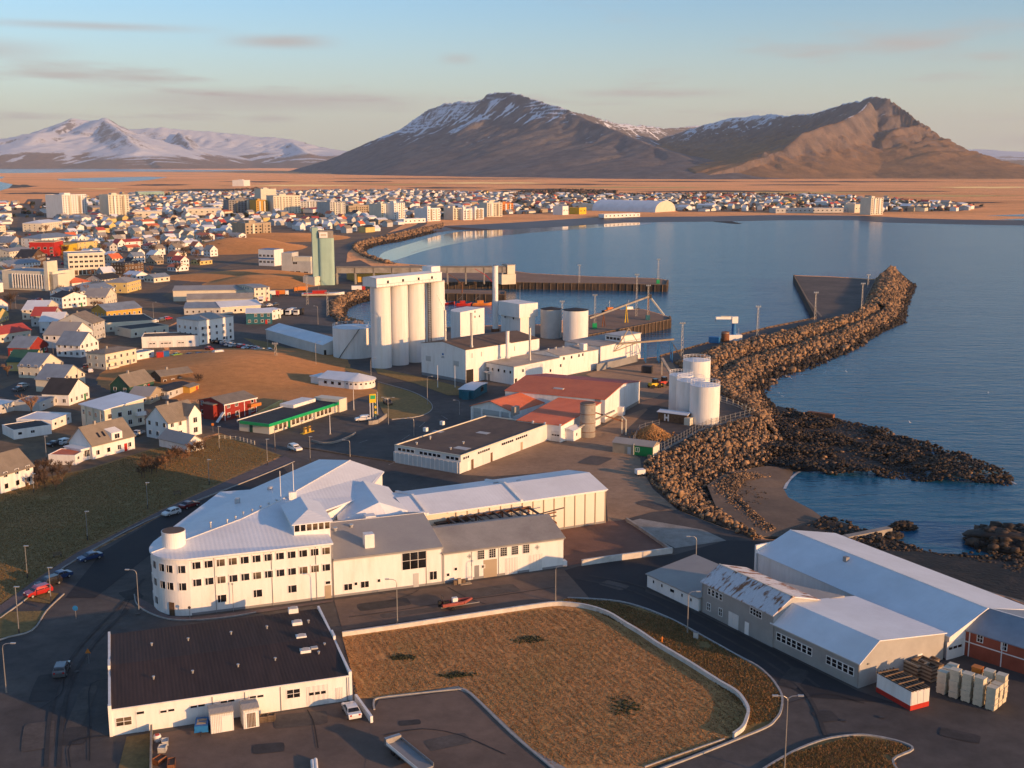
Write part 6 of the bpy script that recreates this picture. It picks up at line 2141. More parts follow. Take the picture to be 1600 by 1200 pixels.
h1 = house('white house with steep tan roof and projecting front gable above the hedge', (264, 689), (312, 677), 9, 5.0, 9.0, WHITE, ROOFT, L=11)
for x0, x1 in ((h1.L - 4.6, h1.L - .2),):
    xm = (x0 + x1) / 2
    w_ = MB().add([(x0, -1.0, -.2), (x1, -1.0, -.2), (x1, 2, -.2), (x0, 2, -.2), (x0, -1, 6), (x1, -1, 6), (x1, 2, 6), (x0, 2, 6), (xm, -1, 8.6), (xm, 4.2, 8.6)],
             [(0, 1, 5, 8, 4), (1, 2, 6, 5), (3, 0, 4, 7), (4, 8, 9, 7), (5, 6, 9, 8), (2, 3, 7, 9, 6)]).build('front_wing', WHITE, h1.root)
    MB().add([(x0 - .3, -1.3, 5.75), (xm, -1.3, 8.75), (xm, 4.4, 8.75), (x0 - .3, 2.6, 5.75), (x1 + .3, -1.3, 5.75), (x1 + .3, 2.6, 5.75)], [(0, 1, 2, 3), (1, 4, 5, 2)]).build('wing_roof', ROOFT, w_)
    for z in (1.6, 4.4):
        w = ob('window', win_mesh(1.3, 1.4, 2, 1, WHITE), h1.root, (xm, -1.0, z)); ob('pane', unit(GLASS), w, (0, -.025, 0), 0, (1.3, .03, 1.4))
h2 = house('white house with tan mansard roof and small dormer beside the lawn bank', (145, 718), (211, 701), 9, 3.6, 7.8, WHITE, ROOFT)
dq = MB().add([(6.2, -.05, 3.4), (9.6, -.05, 3.4), (9.6, 3, 3.4), (6.2, 3, 3.4), (6.2, -.05, 5.6), (9.6, -.05, 5.6), (9.6, 3.4, 6.6), (6.2, 3.4, 6.6)], [(0, 3, 2, 1), (4, 5, 6, 7), (0, 1, 5, 4), (1, 2, 6, 5), (2, 3, 7, 6), (3, 0, 4, 7)]).build('dormer', WHITE, h2.root)
w = ob('dormer_window', win_mesh(1.5, 1.2, 2, 1, WHITE), dq, (7.9, -.05, 4.6)); ob('dormer_pane', unit(GLASS), dq, (7.9, -.09, 4.6), 0, (1.5, .03, 1.2))
MB().box(1.2, 1.0, 4.6, 2.2, 1.1, 5.6)
h2.box('conservatory', WHITE, -2.6, 1, -.2, -.05, 7.5, 2.9)
h2.box('conservatory_roof', ROOFW, -2.8, .8, 2.9, -.05, 7.7, 3.1)
for i in range(5):
    ob('conservatory_pane', unit(GLASS), h2.root, (-2.6 + .3 + i * .5, .98, 1.7), 0, (.4, .04, 1.6))
for i in range(2):
    q = MB().add([(3.2 + i * 1.6, 1.2, 4.83), (3.9 + i * 1.6, 1.2, 4.83), (3.9 + i * 1.6, 2.4, 5.95), (3.2 + i * 1.6, 2.4, 5.95)], [(0, 1, 2, 3)]).build('roof_window', GLASS, h2.root, (0, 0, .1))
a3 = G(163, 641, 6.2)
h3 = take(Bld('apartment_house', 'two storey cream apartment house with single pitch pale roof', 'house', a3, a3 + Vector((math.cos(R(50)), math.sin(R(50)))) * 12.5, 12.5))
MB().add([(0, 0, -.3), (12.5, 0, -.3), (12.5, 12.5, -.3), (0, 12.5, -.3), (0, 0, 6.2), (12.5, 0, 7.6), (12.5, 12.5, 7.6), (0, 12.5, 6.2)], [(0, 3, 2, 1), (4, 5, 6, 7), (0, 1, 5, 4), (1, 2, 6, 5), (2, 3, 7, 6), (3, 0, 4, 7)]).build('wall', CREAM, h3.root)
MB().sheet([(-.5, -.5, 6.38), (13.2, -.5, 7.9), (13.2, 13, 7.9), (-.5, 13, 6.38)], .25).build('roof', ROOFW, h3.root)
autowin(h3, 5.4, 'fl', 2, 3.0, 1.2, 1.3)
for u in (2.5, 6.5, 10.5):
    h3.piece('pilaster', CREAM, 'l', u, 3, .35, 6, .3)
h3.box('balcony', WHITE, 9.5, -1.2, 3.0, 12.4, -.02, 4.0)
h4 = house('two storey red house with white trim and tan roof', (351.5, 657.5), (401, 646), 11, 4.9, 6.3, REDW, ROOFT, chim=False)
for u in (.08, h4.L - .08, h4.L * .62):
    h4.piece('corner_board', WHITE, 'f', u, 2.45, .22, 4.9, .05)
h4.piece('fascia', WHITE, 'f', h4.L / 2, 4.75, h4.L + .6, .32, .38)
h4.box('balcony', ORANGE, h4.L * .72, -1.6, 2.6, h4.L + .6, -.05, 3.5)
h4.box('porch', REDW, -1.6, 3, -.2, -.02, 7.5, 4.6)
h4.box('porch_roof', ROOFT, -2.0, 2.6, 4.6, .3, 7.9, 4.85)
MB().beam((-.5, -.2, 2.7), (-3.2, -.2, .1), 1.0, .2).build('outside_stair', WHITE, h4.root)
h5 = house('white house with green grey roof at the left edge above the hedge', (2, 772), (47, 758), 9, 4.4, 8.0, WHITE, ROOFT, L=9.5)
for lab, A, B, dp, hgt, wm, rm, nm in (
        ('low white garage with dark flat roof below the bare tree', (22, 687), (81, 678), 9, 2.7, WHITE, ROOFB, 'garage'),
        ('low white extension with pale flat roof beside the apartment house', (82, 672), (112, 660), 11, 2.9, WHITE, ROOFW, 'garage'),
        ('low shed with rusty pink flat roof beside the white mansard house', (118, 727), (137, 717), 7, 2.6, WHITE, ROOFCORAL, 'shed'),
        ('low pale roofed shed at the left edge beside the bare tree', (-20, 652), (30, 640), 9, 2.8, PALEG, ROOFW, 'shed'),
        ('grey blue garage between the cream houses', (62, 643), (88, 633), 9, 2.8, PALEG, ROOFBL, 'garage'),
        ('low annex with blue roof beside the hipped apartment house', (214, 563), (241, 558), 6, 2.8, WHITE, ROOFBL, 'annex')):
    b = take(Bld(nm, lab, nm, G(*A), G(*B), dp))
    b.flat(wm, rm, hgt, par=.2, pt=.2)
    autowin(b, 2.6, 'f', 1, 3.2, 1.0, .7)
h8 = house('long white shed with grey gable roof in front of the steep roofed house', (292, 708), (318, 702), 12, 2.3, 4.2, WHITE, ROOFG, axis='y', door=False, chim=False, win=False, name='shed', cat='shed')
house('small green and white house with cream roof beside the street', (203, 617), (241, 607), 8, 2.8, 6.2, DKGREEN, ROOFT, faces='fl')
house('long low timber house with cream roof beside the grassy mound', (252, 604), (301, 597), 7, 3.4, 4.9, BROWNW, ROOFT)
house('small tan garage with gable facing the street behind the steep roofed house', (234, 632), (256, 622), 7, 2.6, 4.6, TAN, ROOFG, axis='y', chim=False, cat='garage', name='garage')
house('low grey garage row behind the tan garage', (262, 624), (300, 612), 7, 2.6, 3.2, PALEG, ROOFB, chim=False, cat='garage', name='garage')
house('orange wooden shed at the end of the garage row', (297, 617), (311, 612), 4, 2.4, 2.9, MUSTARD, ROOFT, chim=False, win=False, cat='shed', name='shed')
hb = house('cream two storey house with low hipped roof and balcony beside the street', (166, 578), (214, 568), 9.5, 5.8, 6.9, CREAM, ROOFT, hip=True)
hb.box('balcony', CREAM, .3, -1.3, 2.7, 5.2, -.05, 3.7)
hb.box('balcony', CREAM, .3, -1.3, .2, 5.2, -.05, 1.0)
house('red gabled house with blue roof on the left of the street', (46, 558), (75, 550), 9, 3.6, 7.2, REDW, ROOFBL, axis='y')
house('yellow gabled house with dark green roof next to the red house', (50, 580), (74, 570), 9, 3.4, 6.8, YELLOW, DKGREEN, axis='y')
house('cream gabled house with blue roof on the left of the street', (63, 592), (98, 583), 9, 4.2, 8.0, CREAM, ROOFBL, axis='y')
house('tall cream gabled house with blue grey roof on the left of the street', (98, 614), (134, 603), 10, 4.2, 8.2, CREAM, ROOFBL, axis='y')
house('white gabled house with dark brown roof next to the apartment house', (108, 634), (140, 622), 9, 3.6, 7.4, WHITE, ROOFB, axis='y')
house('wide house with red and blue roof at the left edge of the street', (0, 536), (49, 528), 13, 3.6, 6.2, CREAM, ROOFRED, rf=.4)
house('green gabled house at the left edge behind the wide house', (-4, 506), (14, 500), 9, 3.6, 6.6, YELLOW, DKGREEN, axis='y')
house('red gabled house at the left edge near the car park', (-8, 490), (13, 486), 9, 3.6, 6.8, WHITE, ROOFRED, axis='y')
house('tall white gabled house at the bend of the street', (126, 559), (155, 552), 11, 4.8, 9.2, WHITE, ROOFBL, axis='y')
house('white gabled house with long pale roof behind the bend of the street', (115, 545), (146, 536), 13, 5.4, 9.8, WHITE, ROOFG, axis='y')
house('grey three storey house with tan roof and roof dormers', (147, 533), (165, 527), 17, 7.5, 11.5, PALEG, ROOFT)
house('narrow white house with bright pale roof in the street row', (98, 520), (112, 514), 10, 5, 8.5, WHITE, ROOFW, axis='y')
house('narrow house with dark red roof in the street row', (84, 510), (98, 504), 10, 5, 8.3, PALEG, ROOFRED, axis='y')
house('pale house with white striped roof in the street row', (72, 499), (92, 490), 11, 4.6, 8.0, CREAM, ROOFW, axis='y')
ho = house('white three storey office block with low hipped grey roof beside the car park', (312, 539.5), (366, 531), 14, 10.2, 12.2, WHITE, ROOFG, hip=True, floors=3, cat='building', name='office_block', chim=False, step=3.2, faces='fl')
for i, u in enumerate((3, 8, 13)):
    for z in (5.2, 8.2):
        if i != 1:
            ho.box('balcony', PALEG, u - .7, -.7, z - 1.6, u + .7, -.02, z - .7)
ga_ = take(Bld('garage_block', 'long white garage block with workshop doors beside the office block', 'building', G(222, 544), G(311, 541), 12))
ga_.flat(WHITE, ROOFFL, 4.6, par=.3)
for px in (238, 256, 263, 283):
    ga_.dpx('f', px, 538, 3.4, 2.8, WHITEBAND, garage=2)
ga_.piece('blue_band', BLUEP, 'f', ga_.L * .85, 2.0, 1.2, .9, .04)
for lab, A, B, dp, hgt, wm, rm in (
        ('low building with wide black flat roof behind the garage block', (166, 519), (243, 514), 26, 4.2, CREAM, ROOFB),
        ('second low black flat roofed building beside the garage block', (205, 528), (264, 521), 14, 3.8, CREAM, ROOFB)):
    b = take(Bld('flat_block', lab, 'building', G(*A), G(*B), dp)); b.flat(wm, rm, hgt, par=.3); autowin(b, 2.7, 'f', 1, 4)
house('mustard coloured house with dark blue roof behind the black flat roofs', (167, 498), (222, 492), 14, 3.6, 6.4, MUSTARD, ROOFBL, chim=False)
house('white hall with long pale grey roof near the car park', (108, 471), (180, 462), 15, 4.5, 7.0, WHITE, ROOFBL, rf=.55, chim=False)
house('white house with dark roof and dark ground floor openings', (98, 482), (136, 478), 11, 5.6, 8.0, WHITE, ROOFB, axis='y')
house('cream gabled house with round windows near the car park', (165, 478), (183, 472), 12, 4.4, 8.4, CREAM, ROOFG, axis='y')
house('yellow two storey house with grey hipped roof', (199, 458), (221, 452), 14, 6.0, 8.4, YELLOW, ROOFG, hip=True)
house('white house with dark roof behind the yellow house', (160, 450), (190, 446), 13, 5.0, 7.6, PALEG, ROOFB)
house('pink roofed white pavilion beside the white hall', (113, 452), (142, 449), 12, 3.6, 6.4, WHITE, ROOFCORAL, hip=True)
house('dark timber two storey house with cream window bays', (196, 429), (225, 426), 14, 6.8, 8.0, BROWNW, ROOFB)
ci = take(Bld('assembly_hall', 'cream hall with a row of white fins and a tall slab tower', 'building', G(5, 452), G(84, 455), 20))
ci.flat(CREAM, ROOFBL, 11.5)
for i in range(13):
    ci.piece('fin', WHITE, 'f', ci.L * (.22 + .052 * i), 5.5, .5, 8.5, .9)
    if i < 12:
        ci.piece('pane', GLASS, 'f', ci.L * (.246 + .052 * i), 6, 1.1, 6.5, .05)
ci.box('slab_tower', CREAM, ci.L * .86, -1, -.2, ci.L * .93, 8, 17.5)
ci.box('side_wing', CREAM, ci.L * .93, 0, -.2, ci.L * 1.1, 10, 10)
bk = take(Bld('town_hall_block', 'white four storey block with rows of square windows on the main street', 'building', G(108, 431), G(165, 428.5), 20))
bk.flat(CREAM, ROOFG, 15.0, pm=WHITE)
for j in range(3):
    for i in range(7):
        bk.window('f', bk.L * (i + .6) / 7.3, 6.0 + j * 3.2, 2.2, 1.4, nx=2)
    for i in range(5):
        bk.window('l', 20 * (i + .5) / 5, 6.0 + j * 3.2, 2.0, 1.4, nx=2)
bk.piece('arcade', BROWNW, 'f', bk.L / 2, 2.0, bk.L * .94, 3.0, .05)
for i in range(9):
    bk.piece('arcade_column', CREAM, 'f', bk.L * (i + .3) / 9, 2.0, .6, 3.8, .4)
rb = take(Bld('red_yellow_shop', 'shop building with red end wall and yellow front block on the main street', 'building', G(86, 401), G(100, 398), 20))
rb.flat(REDP, ROOFFL, 12, pm=CREAM)
autowin(rb, 8, 'l', 3, 5, 2.4, 1.6)
rb.box('yellow_block', YELP, rb.L * .75, -6, -.2, rb.L * 1.75, 12, 8.5)
house('white hipped building at the main street corner', (66, 388), (122, 383), 24, 8.5, 12, WHITE, ROOFBL, hip=True, step=5)
house('ochre flat house behind the white town block', (122, 394), (152, 391), 18, 8, 9, YELLOW, ROOFT, hip=True, step=5)
house('cream three storey house with shallow roof on the main street', (66, 362), (98, 358), 22, 9, 12, CREAM, ROOFW, hip=True, step=5)
house('white house with red stripe at the left edge of the far street', (-12, 372), (10, 370), 30, 12, 14, CREAM, ROOFRED, step=5)
house('pale blue house in shade by the main street', (18, 388), (36, 386), 16, 5, 10, PALEG, ROOFBL, axis='y')
house('white flat fronted house near the assembly hall', (16, 410), (53, 406), 18, 8, 10, CREAM, ROOFG)
house('blue roofed hall beside the assembly hall', (18, 425), (64, 420), 16, 5, 7.5, WHITE, ROOFBL)
house('dark house with bright gable behind the assembly hall', (50, 418), (72, 412), 12, 7, 12, BROWNW, ROOFB, axis='y')
# long sheds behind the office block
sh = house('long shed with grey roof and cream wall above the car park', (271, 471), (398, 469), 18, 5.8, 7.6, CREAM, ROOFG, win=False, chim=False, door=False, name='long_shed', cat='shed')
house('cream end block with two arched doors at the end of the long shed', (398, 472), (422, 470), 22, 7.5, 8.3, CREAM, ROOFG, chim=False, name='shed', cat='shed')
house('lower long shed with pale roof in front of the grey roofed shed', (292, 477), (395, 475), 11, 3.0, 5.4, PALEG, ROOFC, win=False, chim=False, door=False, name='long_shed', cat='shed')
house('low pale blue roofed store behind the office block', (288, 492), (345, 491), 16, 3.2, 5.2, PALEG, ROOFBL, chim=False, name='store', cat='building')
house('low cream store behind the office block', (345, 491), (408, 487), 16, 3.4, 5.4, CREAM, ROOFW, chim=False, name='store', cat='building')
te = house('teal clad workshop with pale roof in the harbour yard', (385, 507), (425, 506), 14, 5.2, 6.6, TEAL, ROOFW, chim=False, name='workshop', cat='building')
house('small white fronted cabin beside the teal workshop', (425, 500), (439, 497), 9, 4.4, 4.9, WHITE, ROOFW, chim=False, name='cabin', cat='cabin')
tc_ = Bld('site_cabin', 'teal site cabin with pale roof beside the factory corner', 'cabin', G(740, 624), G(761, 612), 5)
tc_.gable(TEAL, ROOFW, 2.9, 3.3, axis='y', oh=.15)
tc_.window('f', tc_.L * .62, 1.8, 2.4, 1.2, nx=3, frame=BROWNW)
tc_.box('porch', TEAL, -1.6, 1.2, -.1, -.02, 3.4, 2.6)
tc_.piece('door', WHITE, 'l', 2.4, 1.1, .9, 2.0, .05)
# mid-distance landmarks
for lab, A, B, dp, hgt, wm, rm, st in (
        ('white ten storey apartment tower with pale balconies, left of the pair', (99, 341), (137, 339), 32, 32, WHITE, ROOFG, 4.2),
        ('ten storey apartment tower with dark end wall, right of the pair', (171, 341), (203, 340), 32, 32, CREAM, ROOFG, 4.2),
        ('tall cream apartment block in the middle of the town', (428, 334), (470, 333), 30, 27, CREAM, ROOFG, 4.4),
        ('cream apartment block behind the tall block', (408, 315), (432, 314.5), 30, 25, CREAM, ROOFG, 5),
        ('lone high apartment tower near the far beach', (1360, 336), (1379, 335.5), 22, 25, CREAM, ROOFG, 4.4),
        ('dark apartment building with orange end beside the tall block', (358, 333), (400, 332), 24, 20, GREY, ROOFB, 4.4),
        ('orange brown apartment end building beside the tall block', (401, 334), (419, 333.5), 24, 20, MUSTARD, ROOFB, 4.4),
        ('white five storey apartment block near the bay, left of two', (596, 343), (613, 342), 22, 21, CREAM, ROOFG, 4.4),
        ('white five storey apartment block near the bay, right of two', (616, 343), (633, 342), 22, 22, WHITE, ROOFG, 4.4),
        ('cream apartment building with balconies above the bay', (668, 346), (688, 345), 25, 17, WHITE, ROOFG, 4.4),
        ('pale apartment house with red roof edge above the bay', (708, 344), (722, 343.5), 22, 16, CREAM, ROOFRED, 4.4),
        ('white apartment house above the bay beside the red roofed one', (724, 344), (738, 343.5), 22, 15, WHITE, ROOFG, 4.4),
        ('white gabled apartment house above the middle of the bay', (742, 343), (756, 342.5), 22, 15, WHITE, ROOFRED, 4.4),
        ('wide white apartment building at the end of the beach houses', (761, 339), (785, 338.5), 28, 20, CREAM, ROOFW, 4.4),
        ('salmon pink apartment building at the end of the beach houses', (785, 333), (802, 332.5), 26, 15, ORANGE, ROOFG, 4.4),
        ('tan four storey block beside the spoil heaps', (384, 372), (424, 370), 26, 15, TAN, ROOFG, 4.8),
        ('large white school building in the town', (470, 327), (515, 326), 40, 13, PALEG, ROOFW, 5),
        ('dark blue apartment building with white bays', (516, 336), (540, 335), 30, 19, PALEG, ROOFG, 4.4),
        ('tan apartment building behind the blue one', (545, 334), (588, 332), 28, 12, TAN, ROOFG, 4.4),
        ('white house on the plain with tall gable', (381, 291), (391, 290.5), 40, 20, WHITE, ROOFG, 9)):
    b = take(Bld('apartment_block', lab, 'building', G(*A), G(*B), dp))
    b.flat(wm, rm, hgt, par=.6, pt=.4)
    n_ = max(2, int(b.L / st)); fl = max(2, int(hgt / 3.1))
    if b.A.y < 2200:
        wmsh = unit(GLASS)
        for j in range(fl):
            for i in range(n_):
                x, y, a_ = b.fpos('f', b.L * (i + .5) / n_, .06)
                ob('window', wmsh, b.root, (x, y, 2 + j * 3.1), a_, (st * .42, .1, 1.5))
        for k in range(2):
            u = b.L * (.3 + .4 * k)
            b.piece('balcony_stack', random.choice((TAN, WHITE, CREAM)), 'f', u, hgt * .5, st * .5, hgt * .86, 1.2)
    b.box('stair_head', wm, b.L * .3, dp * .3, hgt - .5, b.L * .55, dp * .6, hgt + 2.2)
# sports hall with arched roof
SH = Bld('sports_hall', 'large sports hall with arched silver roof behind the beach', 'sports hall', G(925, 329), G(925, 329) + Vector((math.cos(R(-38)), math.sin(R(-38)))) * 118, 55)
SH.A = SH.A
Rr, n_ = SH.L, 16
V, F = [], []
w_ = 62.0
x0 = 0
for t in (0, SH.L):
    for k in range(n_ + 1):
        a_ = math.pi * k / n_
        V.append((t, w_ / 2 - w_ / 2 * math.cos(a_), 17 * math.sin(a_) ** .8))
for k in range(n_):
    F.append((k, n_ + 1 + k, n_ + 2 + k, k + 1))
me_ = MB().add(V, F).build('roof', ROOFW, SH.root, smooth=True)
MB().add(V[n_ + 1:], [tuple(range(n_ + 1))]).build('end_wall', CREAM, SH.root)
MB().add(V[:n_ + 1], [tuple(range(n_ + 1))[::-1]]).build('end_wall', CREAM, SH.root)
SH.box('entrance_wing', CREAM, -30, 5, -.2, -1, 45, 10)
for lab, A, B, dp, hgt, wm, rm in (('yellow hall beside the arched sports hall', (905, 335), (916, 334.5), 20, 10, YELP, ROOFG), ('low white beach pavilion in front of the sports hall', (944, 340.5), (1000, 338.5), 12, 5, WHITE, ROOFW),
                                   ('white club house left of the sports hall', (879, 336), (888, 335.5), 18, 13, WHITE, ROOFG), ('long cream warehouse in the far town, left', (207, 340.5), (252, 340), 30, 9, CREAM, ROOFW), ('long cream warehouse in the far town, right', (294, 336.5), (346, 336), 35, 10, CREAM, ROOFW),
                                   ('pale green factory at the edge of the plain', (216, 308), (257, 307.5), 40, 12, SEAGREEN, ROOFW), ('long low white beach house by the bay road', (631, 349.5), (665, 347.5), 12, 5.5, WHITE, ROOFW), ('white terrace of apartments by the far beach', (1212, 333), (1330, 332), 25, 7, PALEG, ROOFBL),
                                   ('bright white terrace end near the lone tower', (1335, 332.5), (1352, 332), 22, 13, CREAM, ROOFG)):
    b = take(Bld('hall', lab, 'building', G(*A), G(*B), dp)); b.flat(wm, rm, hgt, par=.3)
    for i in range(max(2, int(b.L / 7))):
        b.piece('window', GLASS, 'f', b.L * (i + .5) / max(2, int(b.L / 7)), hgt * .5, 2.2, 1.6, .06)

# ---- the rest of the town
WALLS = [WHITE, WHITE, WHITE, WHITE, WHITE, CREAM, CREAM, PALEG, YELLOW, TAN, WHITE]
ROOFS = [ROOFG, ROOFT, ROOFRED, ROOFBL, ROOFW, ROOFC, ROOFB, ROOFC, ROOFW, ROOFG, ROOFT, ROOFW, ROOFCORAL]
WN = {'white_paint': 'white', 'cream_paint': 'cream', 'pale_grey_paint': 'pale grey', 'yellow_paint': 'yellow', 'tan_render': 'tan', 'grey_paint': 'grey'}
RN = {'coral_metal_roof': 'coral', 'grey_metal_roof': 'grey', 'tan_roof': 'tan', 'red_metal_roof': 'red', 'blue_grey_roof': 'blue grey', 'white_metal_roof': 'pale', 'corrugated_roof': 'weathered', 'dark_roof': 'black'}
ROAD = []
for ln_ in ([(205, 660), (165, 612), (125, 566), (95, 530), (75, 505), (62, 480), (72, 452), (90, 425), (85, 405), (62, 385), (48, 355), (48, 330), (54, 312)], [(90, 425), (160, 452), (240, 462)], [(240, 462), (330, 420), (400, 402), (440, 398)], [(505, 447), (530, 405), (535, 392), (560, 378), (600, 368), (645, 356), (660, 349), (650, 343)]):
    ROAD += [tuple(p) for p in resample(GP(ln_), 120)]
ROAD = np.array(ROAD)


def inside(P, x, y):
    ins = False
    j = len(P) - 1
    for i in range(len(P)):
        if (P[i][1] > y) != (P[j][1] > y) and x < (P[j][0] - P[i][0]) * (y - P[i][1]) / (P[j][1] - P[i][1]) + P[i][0]:
            ins = not ins
        j = i
    return ins


ZONES = [GP([(-40, 345), (150, 343), (340, 345), (480, 345), (590, 346), (640, 352), (560, 366), (470, 362), (430, 352), (380, 378), (345, 384), (335, 432), (250, 447), (195, 470), (110, 500), (60, 470), (-40, 540)]),
         GP([(-40, 318), (40, 318), (200, 305), (420, 300), (640, 298), (800, 303), (800, 334), (760, 341), (660, 345), (590, 345), (-40, 347)]),
         GP([(800, 303), (900, 306), (1100, 305), (1300, 307), (1540, 322), (1500, 330), (1350, 331), (1060, 330), (1040, 322), (930, 322), (870, 332), (800, 335)])]
cand = []
for zi, Z in enumerate(ZONES):
    xs, ys = [p.x for p in Z], [p.y for p in Z]
    ca, sa = math.cos(R(54)), math.sin(R(54))
    stp = (20, 27) if zi == 0 else (27, 46)
    ext = 3200
    cx_, cy_ = (min(xs) + max(xs)) / 2, (min(ys) + max(ys)) / 2
    nu, nv_ = int(ext / stp[0]), int(ext / stp[1])
    for iu in range(-nu, nu):
        for iv in range(-nv_, nv_):
            u, v = iu * stp[0] + random.uniform(-4, 4), iv * stp[1] + random.uniform(-5, 5)
            x, y = cx_ + u * ca - v * sa, cy_ + u * sa + v * ca
            if not (min(ys) < y < max(ys)) or not inside(Z, x, y):
                continue
            if iu % 7 == 0 or random.random() < .12:
                continue
            cand.append((x, y))
ok = []
TK = np.array(TAKEN)
for x, y in cand:
    if (np.hypot(TK[:, 0] - x, TK[:, 1] - y) < TK[:, 2] + 9).any():
        continue
    if (np.hypot(ROAD[:, 0] - x, ROAD[:, 1] - y) < (13 if y < 1000 else 25)).any():
        continue
    ok.append((x, y))
ok.sort(key=lambda p: p[1])
HCACHE = {}


def hshape(L, W, e, r_, axis):
    n, k = (W, L) if axis else (L, W)
    V = []
    if axis:      # ridge along x
        for t in (-L / 2, L / 2):
            V += [(t, -W / 2, -.3), (t, W / 2, -.3), (t, W / 2, e), (t, 0, r_), (t, -W / 2, e)]
    else:
        for t in (-W / 2, W / 2):
            V += [(-L / 2, t, -.3), (L / 2, t, -.3), (L / 2, t, e), (0, t, r_), (-L / 2, t, e)]
    WF = [(0, 1, 2, 3, 4), (9, 8, 7, 6, 5), (0, 5, 6, 1), (1, 6, 7, 2), (4, 9, 5, 0)]
    o_ = .35
    Rv = []
    if axis:
        sl = (r_ - e) / (W / 2)
        for t in (-L / 2 - o_, L / 2 + o_):
            Rv += [(t, -W / 2 - o_, e - sl * o_ + .05), (t, 0, r_ + .05), (t, W / 2 + o_, e - sl * o_ + .05)]
    else:
        sl = (r_ - e) / (L / 2)
        for t in (-W / 2 - o_, W / 2 + o_):
            Rv += [(-L / 2 - o_, t, e - sl * o_ + .05), (0, t, r_ + .05), (L / 2 + o_, t, e - sl * o_ + .05)]
    Rv += [(v[0], v[1], v[2] + .18) for v in Rv]
    RFc = [(6, 7, 10, 9), (7, 8, 11, 10), (0, 3, 4, 1), (1, 4, 5, 2), (0, 1, 7, 6), (1, 2, 8, 7), (3, 9, 10, 4), (4, 10, 11, 5), (0, 6, 9, 3), (2, 5, 11, 8)]
    return V, WF, Rv, RFc


SHAPES = [(9, 8, 3.2, 6.4, 1), (10, 8, 5.2, 8.0, 1), (11, 9, 3.0, 5.2, 0), (9, 9, 5.0, 8.2, 0), (13, 9, 3.0, 5.0, 1), (8, 8, 5.4, 8.8, 0), (16, 10, 5.6, 7.6, 1), (12, 10, 2.9, 4.2, 1)]
SD = [hshape(*s) for s in SHAPES]


def cached(key, fn):
    if key not in HCACHE:
        HCACHE[key] = fn()
    return HCACHE[key]


NIND = 235
for i, (x, y) in enumerate(ok[:NIND]):
    s = random.randrange(len(SHAPES))
    wm, rm = random.choice(WALLS), random.choice(ROOFS)
    L_, W_, e_, r2, ax = SHAPES[s]
    a_ = R(54 + random.uniform(-5, 5) + random.choice((0, 0, 0, 90)))
    dist = 'near the harbour' if y < 800 else ('in the middle of the town' if y < 1150 else 'in the far streets')
    st = 'two storey' if e_ > 4.5 else 'one storey'
    t = thing('town_house', f'{st} {WN[wm.name]} house with {RN[rm.name]} roof {dist}', 'house', (x, y, 0), a_, 'houses of the town')
    V, WF, Rv, RFc = SD[s]
    ob('wall', cached(('w', s, wm.name), lambda: mesh('wall', V, WF, wm)), t)
    ob('roof', cached(('r', s, rm.name), lambda: mesh('roof', Rv, RFc, rm)), t)
    if y < 1150:
        for f in range(4):
            ln_, off = (L_, W_ / 2) if f % 2 == 0 else (W_, L_ / 2)
            ang_ = f * math.pi / 2
            n_ = 3 if y < 900 else 2
            for fl in range(2 if e_ > 4.5 else 1):
                for k in range(n_):
                    u = ln_ * ((k + .5) / n_ - .5)
                    ob('window', unit(GLASS), t, (u * math.cos(ang_) + (off + .05) * math.sin(ang_), u * math.sin(ang_) - (off + .05) * math.cos(ang_), 1.6 + fl * 2.7), ang_, (1.2, .1, 1.2))
        if random.random() < .6:
            MB().box(-.35, -.35, e_, .35, .35, r2 + .8).build('chimney', CONC, t, (random.uniform(-2, 2) if ax else 0, 0 if ax else random.uniform(-2, 2), 0))
# everything farther away reads as one mass of roofs
allm = list({m.name: m for m in WALLS + ROOFS}.values())
mi_of = {m.name: i for i, m in enumerate(allm)}
FV, FF, FM = [], [], []
for (x, y) in ok[NIND:]:
    s = random.randrange(len(SHAPES))
    wm, rm = random.choice(WALLS), random.choice(ROOFS)
    a_ = R(54 + random.uniform(-8, 8) + random.choice((0, 0, 90)))
    sc_ = random.choice((1, 1, 1, 1.3, 1.9)) if y > 1700 else random.choice((1, 1, 1.2))
    ca, sa = math.cos(a_), math.sin(a_)
    V, WF, Rv, RFc = SD[s]
    for VV, FFc, mm in ((V, WF, wm), (Rv, RFc, rm)):
        n = len(FV)
        FV += [(x + (v[0] * ca - v[1] * sa) * sc_, y + (v[0] * sa + v[1] * ca) * sc_, v[2]) for v in VV]
        FF += [tuple(q + n for q in f) for f in FFc]
        FM += [mi_of[mm.name]] * len(FFc)
me = mesh('distant_houses', FV, FF, allm)
me.polygons.foreach_set('material_index', np.array(FM, np.int32))
o = ob('distant_houses', me)
o['kind'] = 'stuff'; o['label'] = 'mass of small far off houses and roofs at the back of the town'

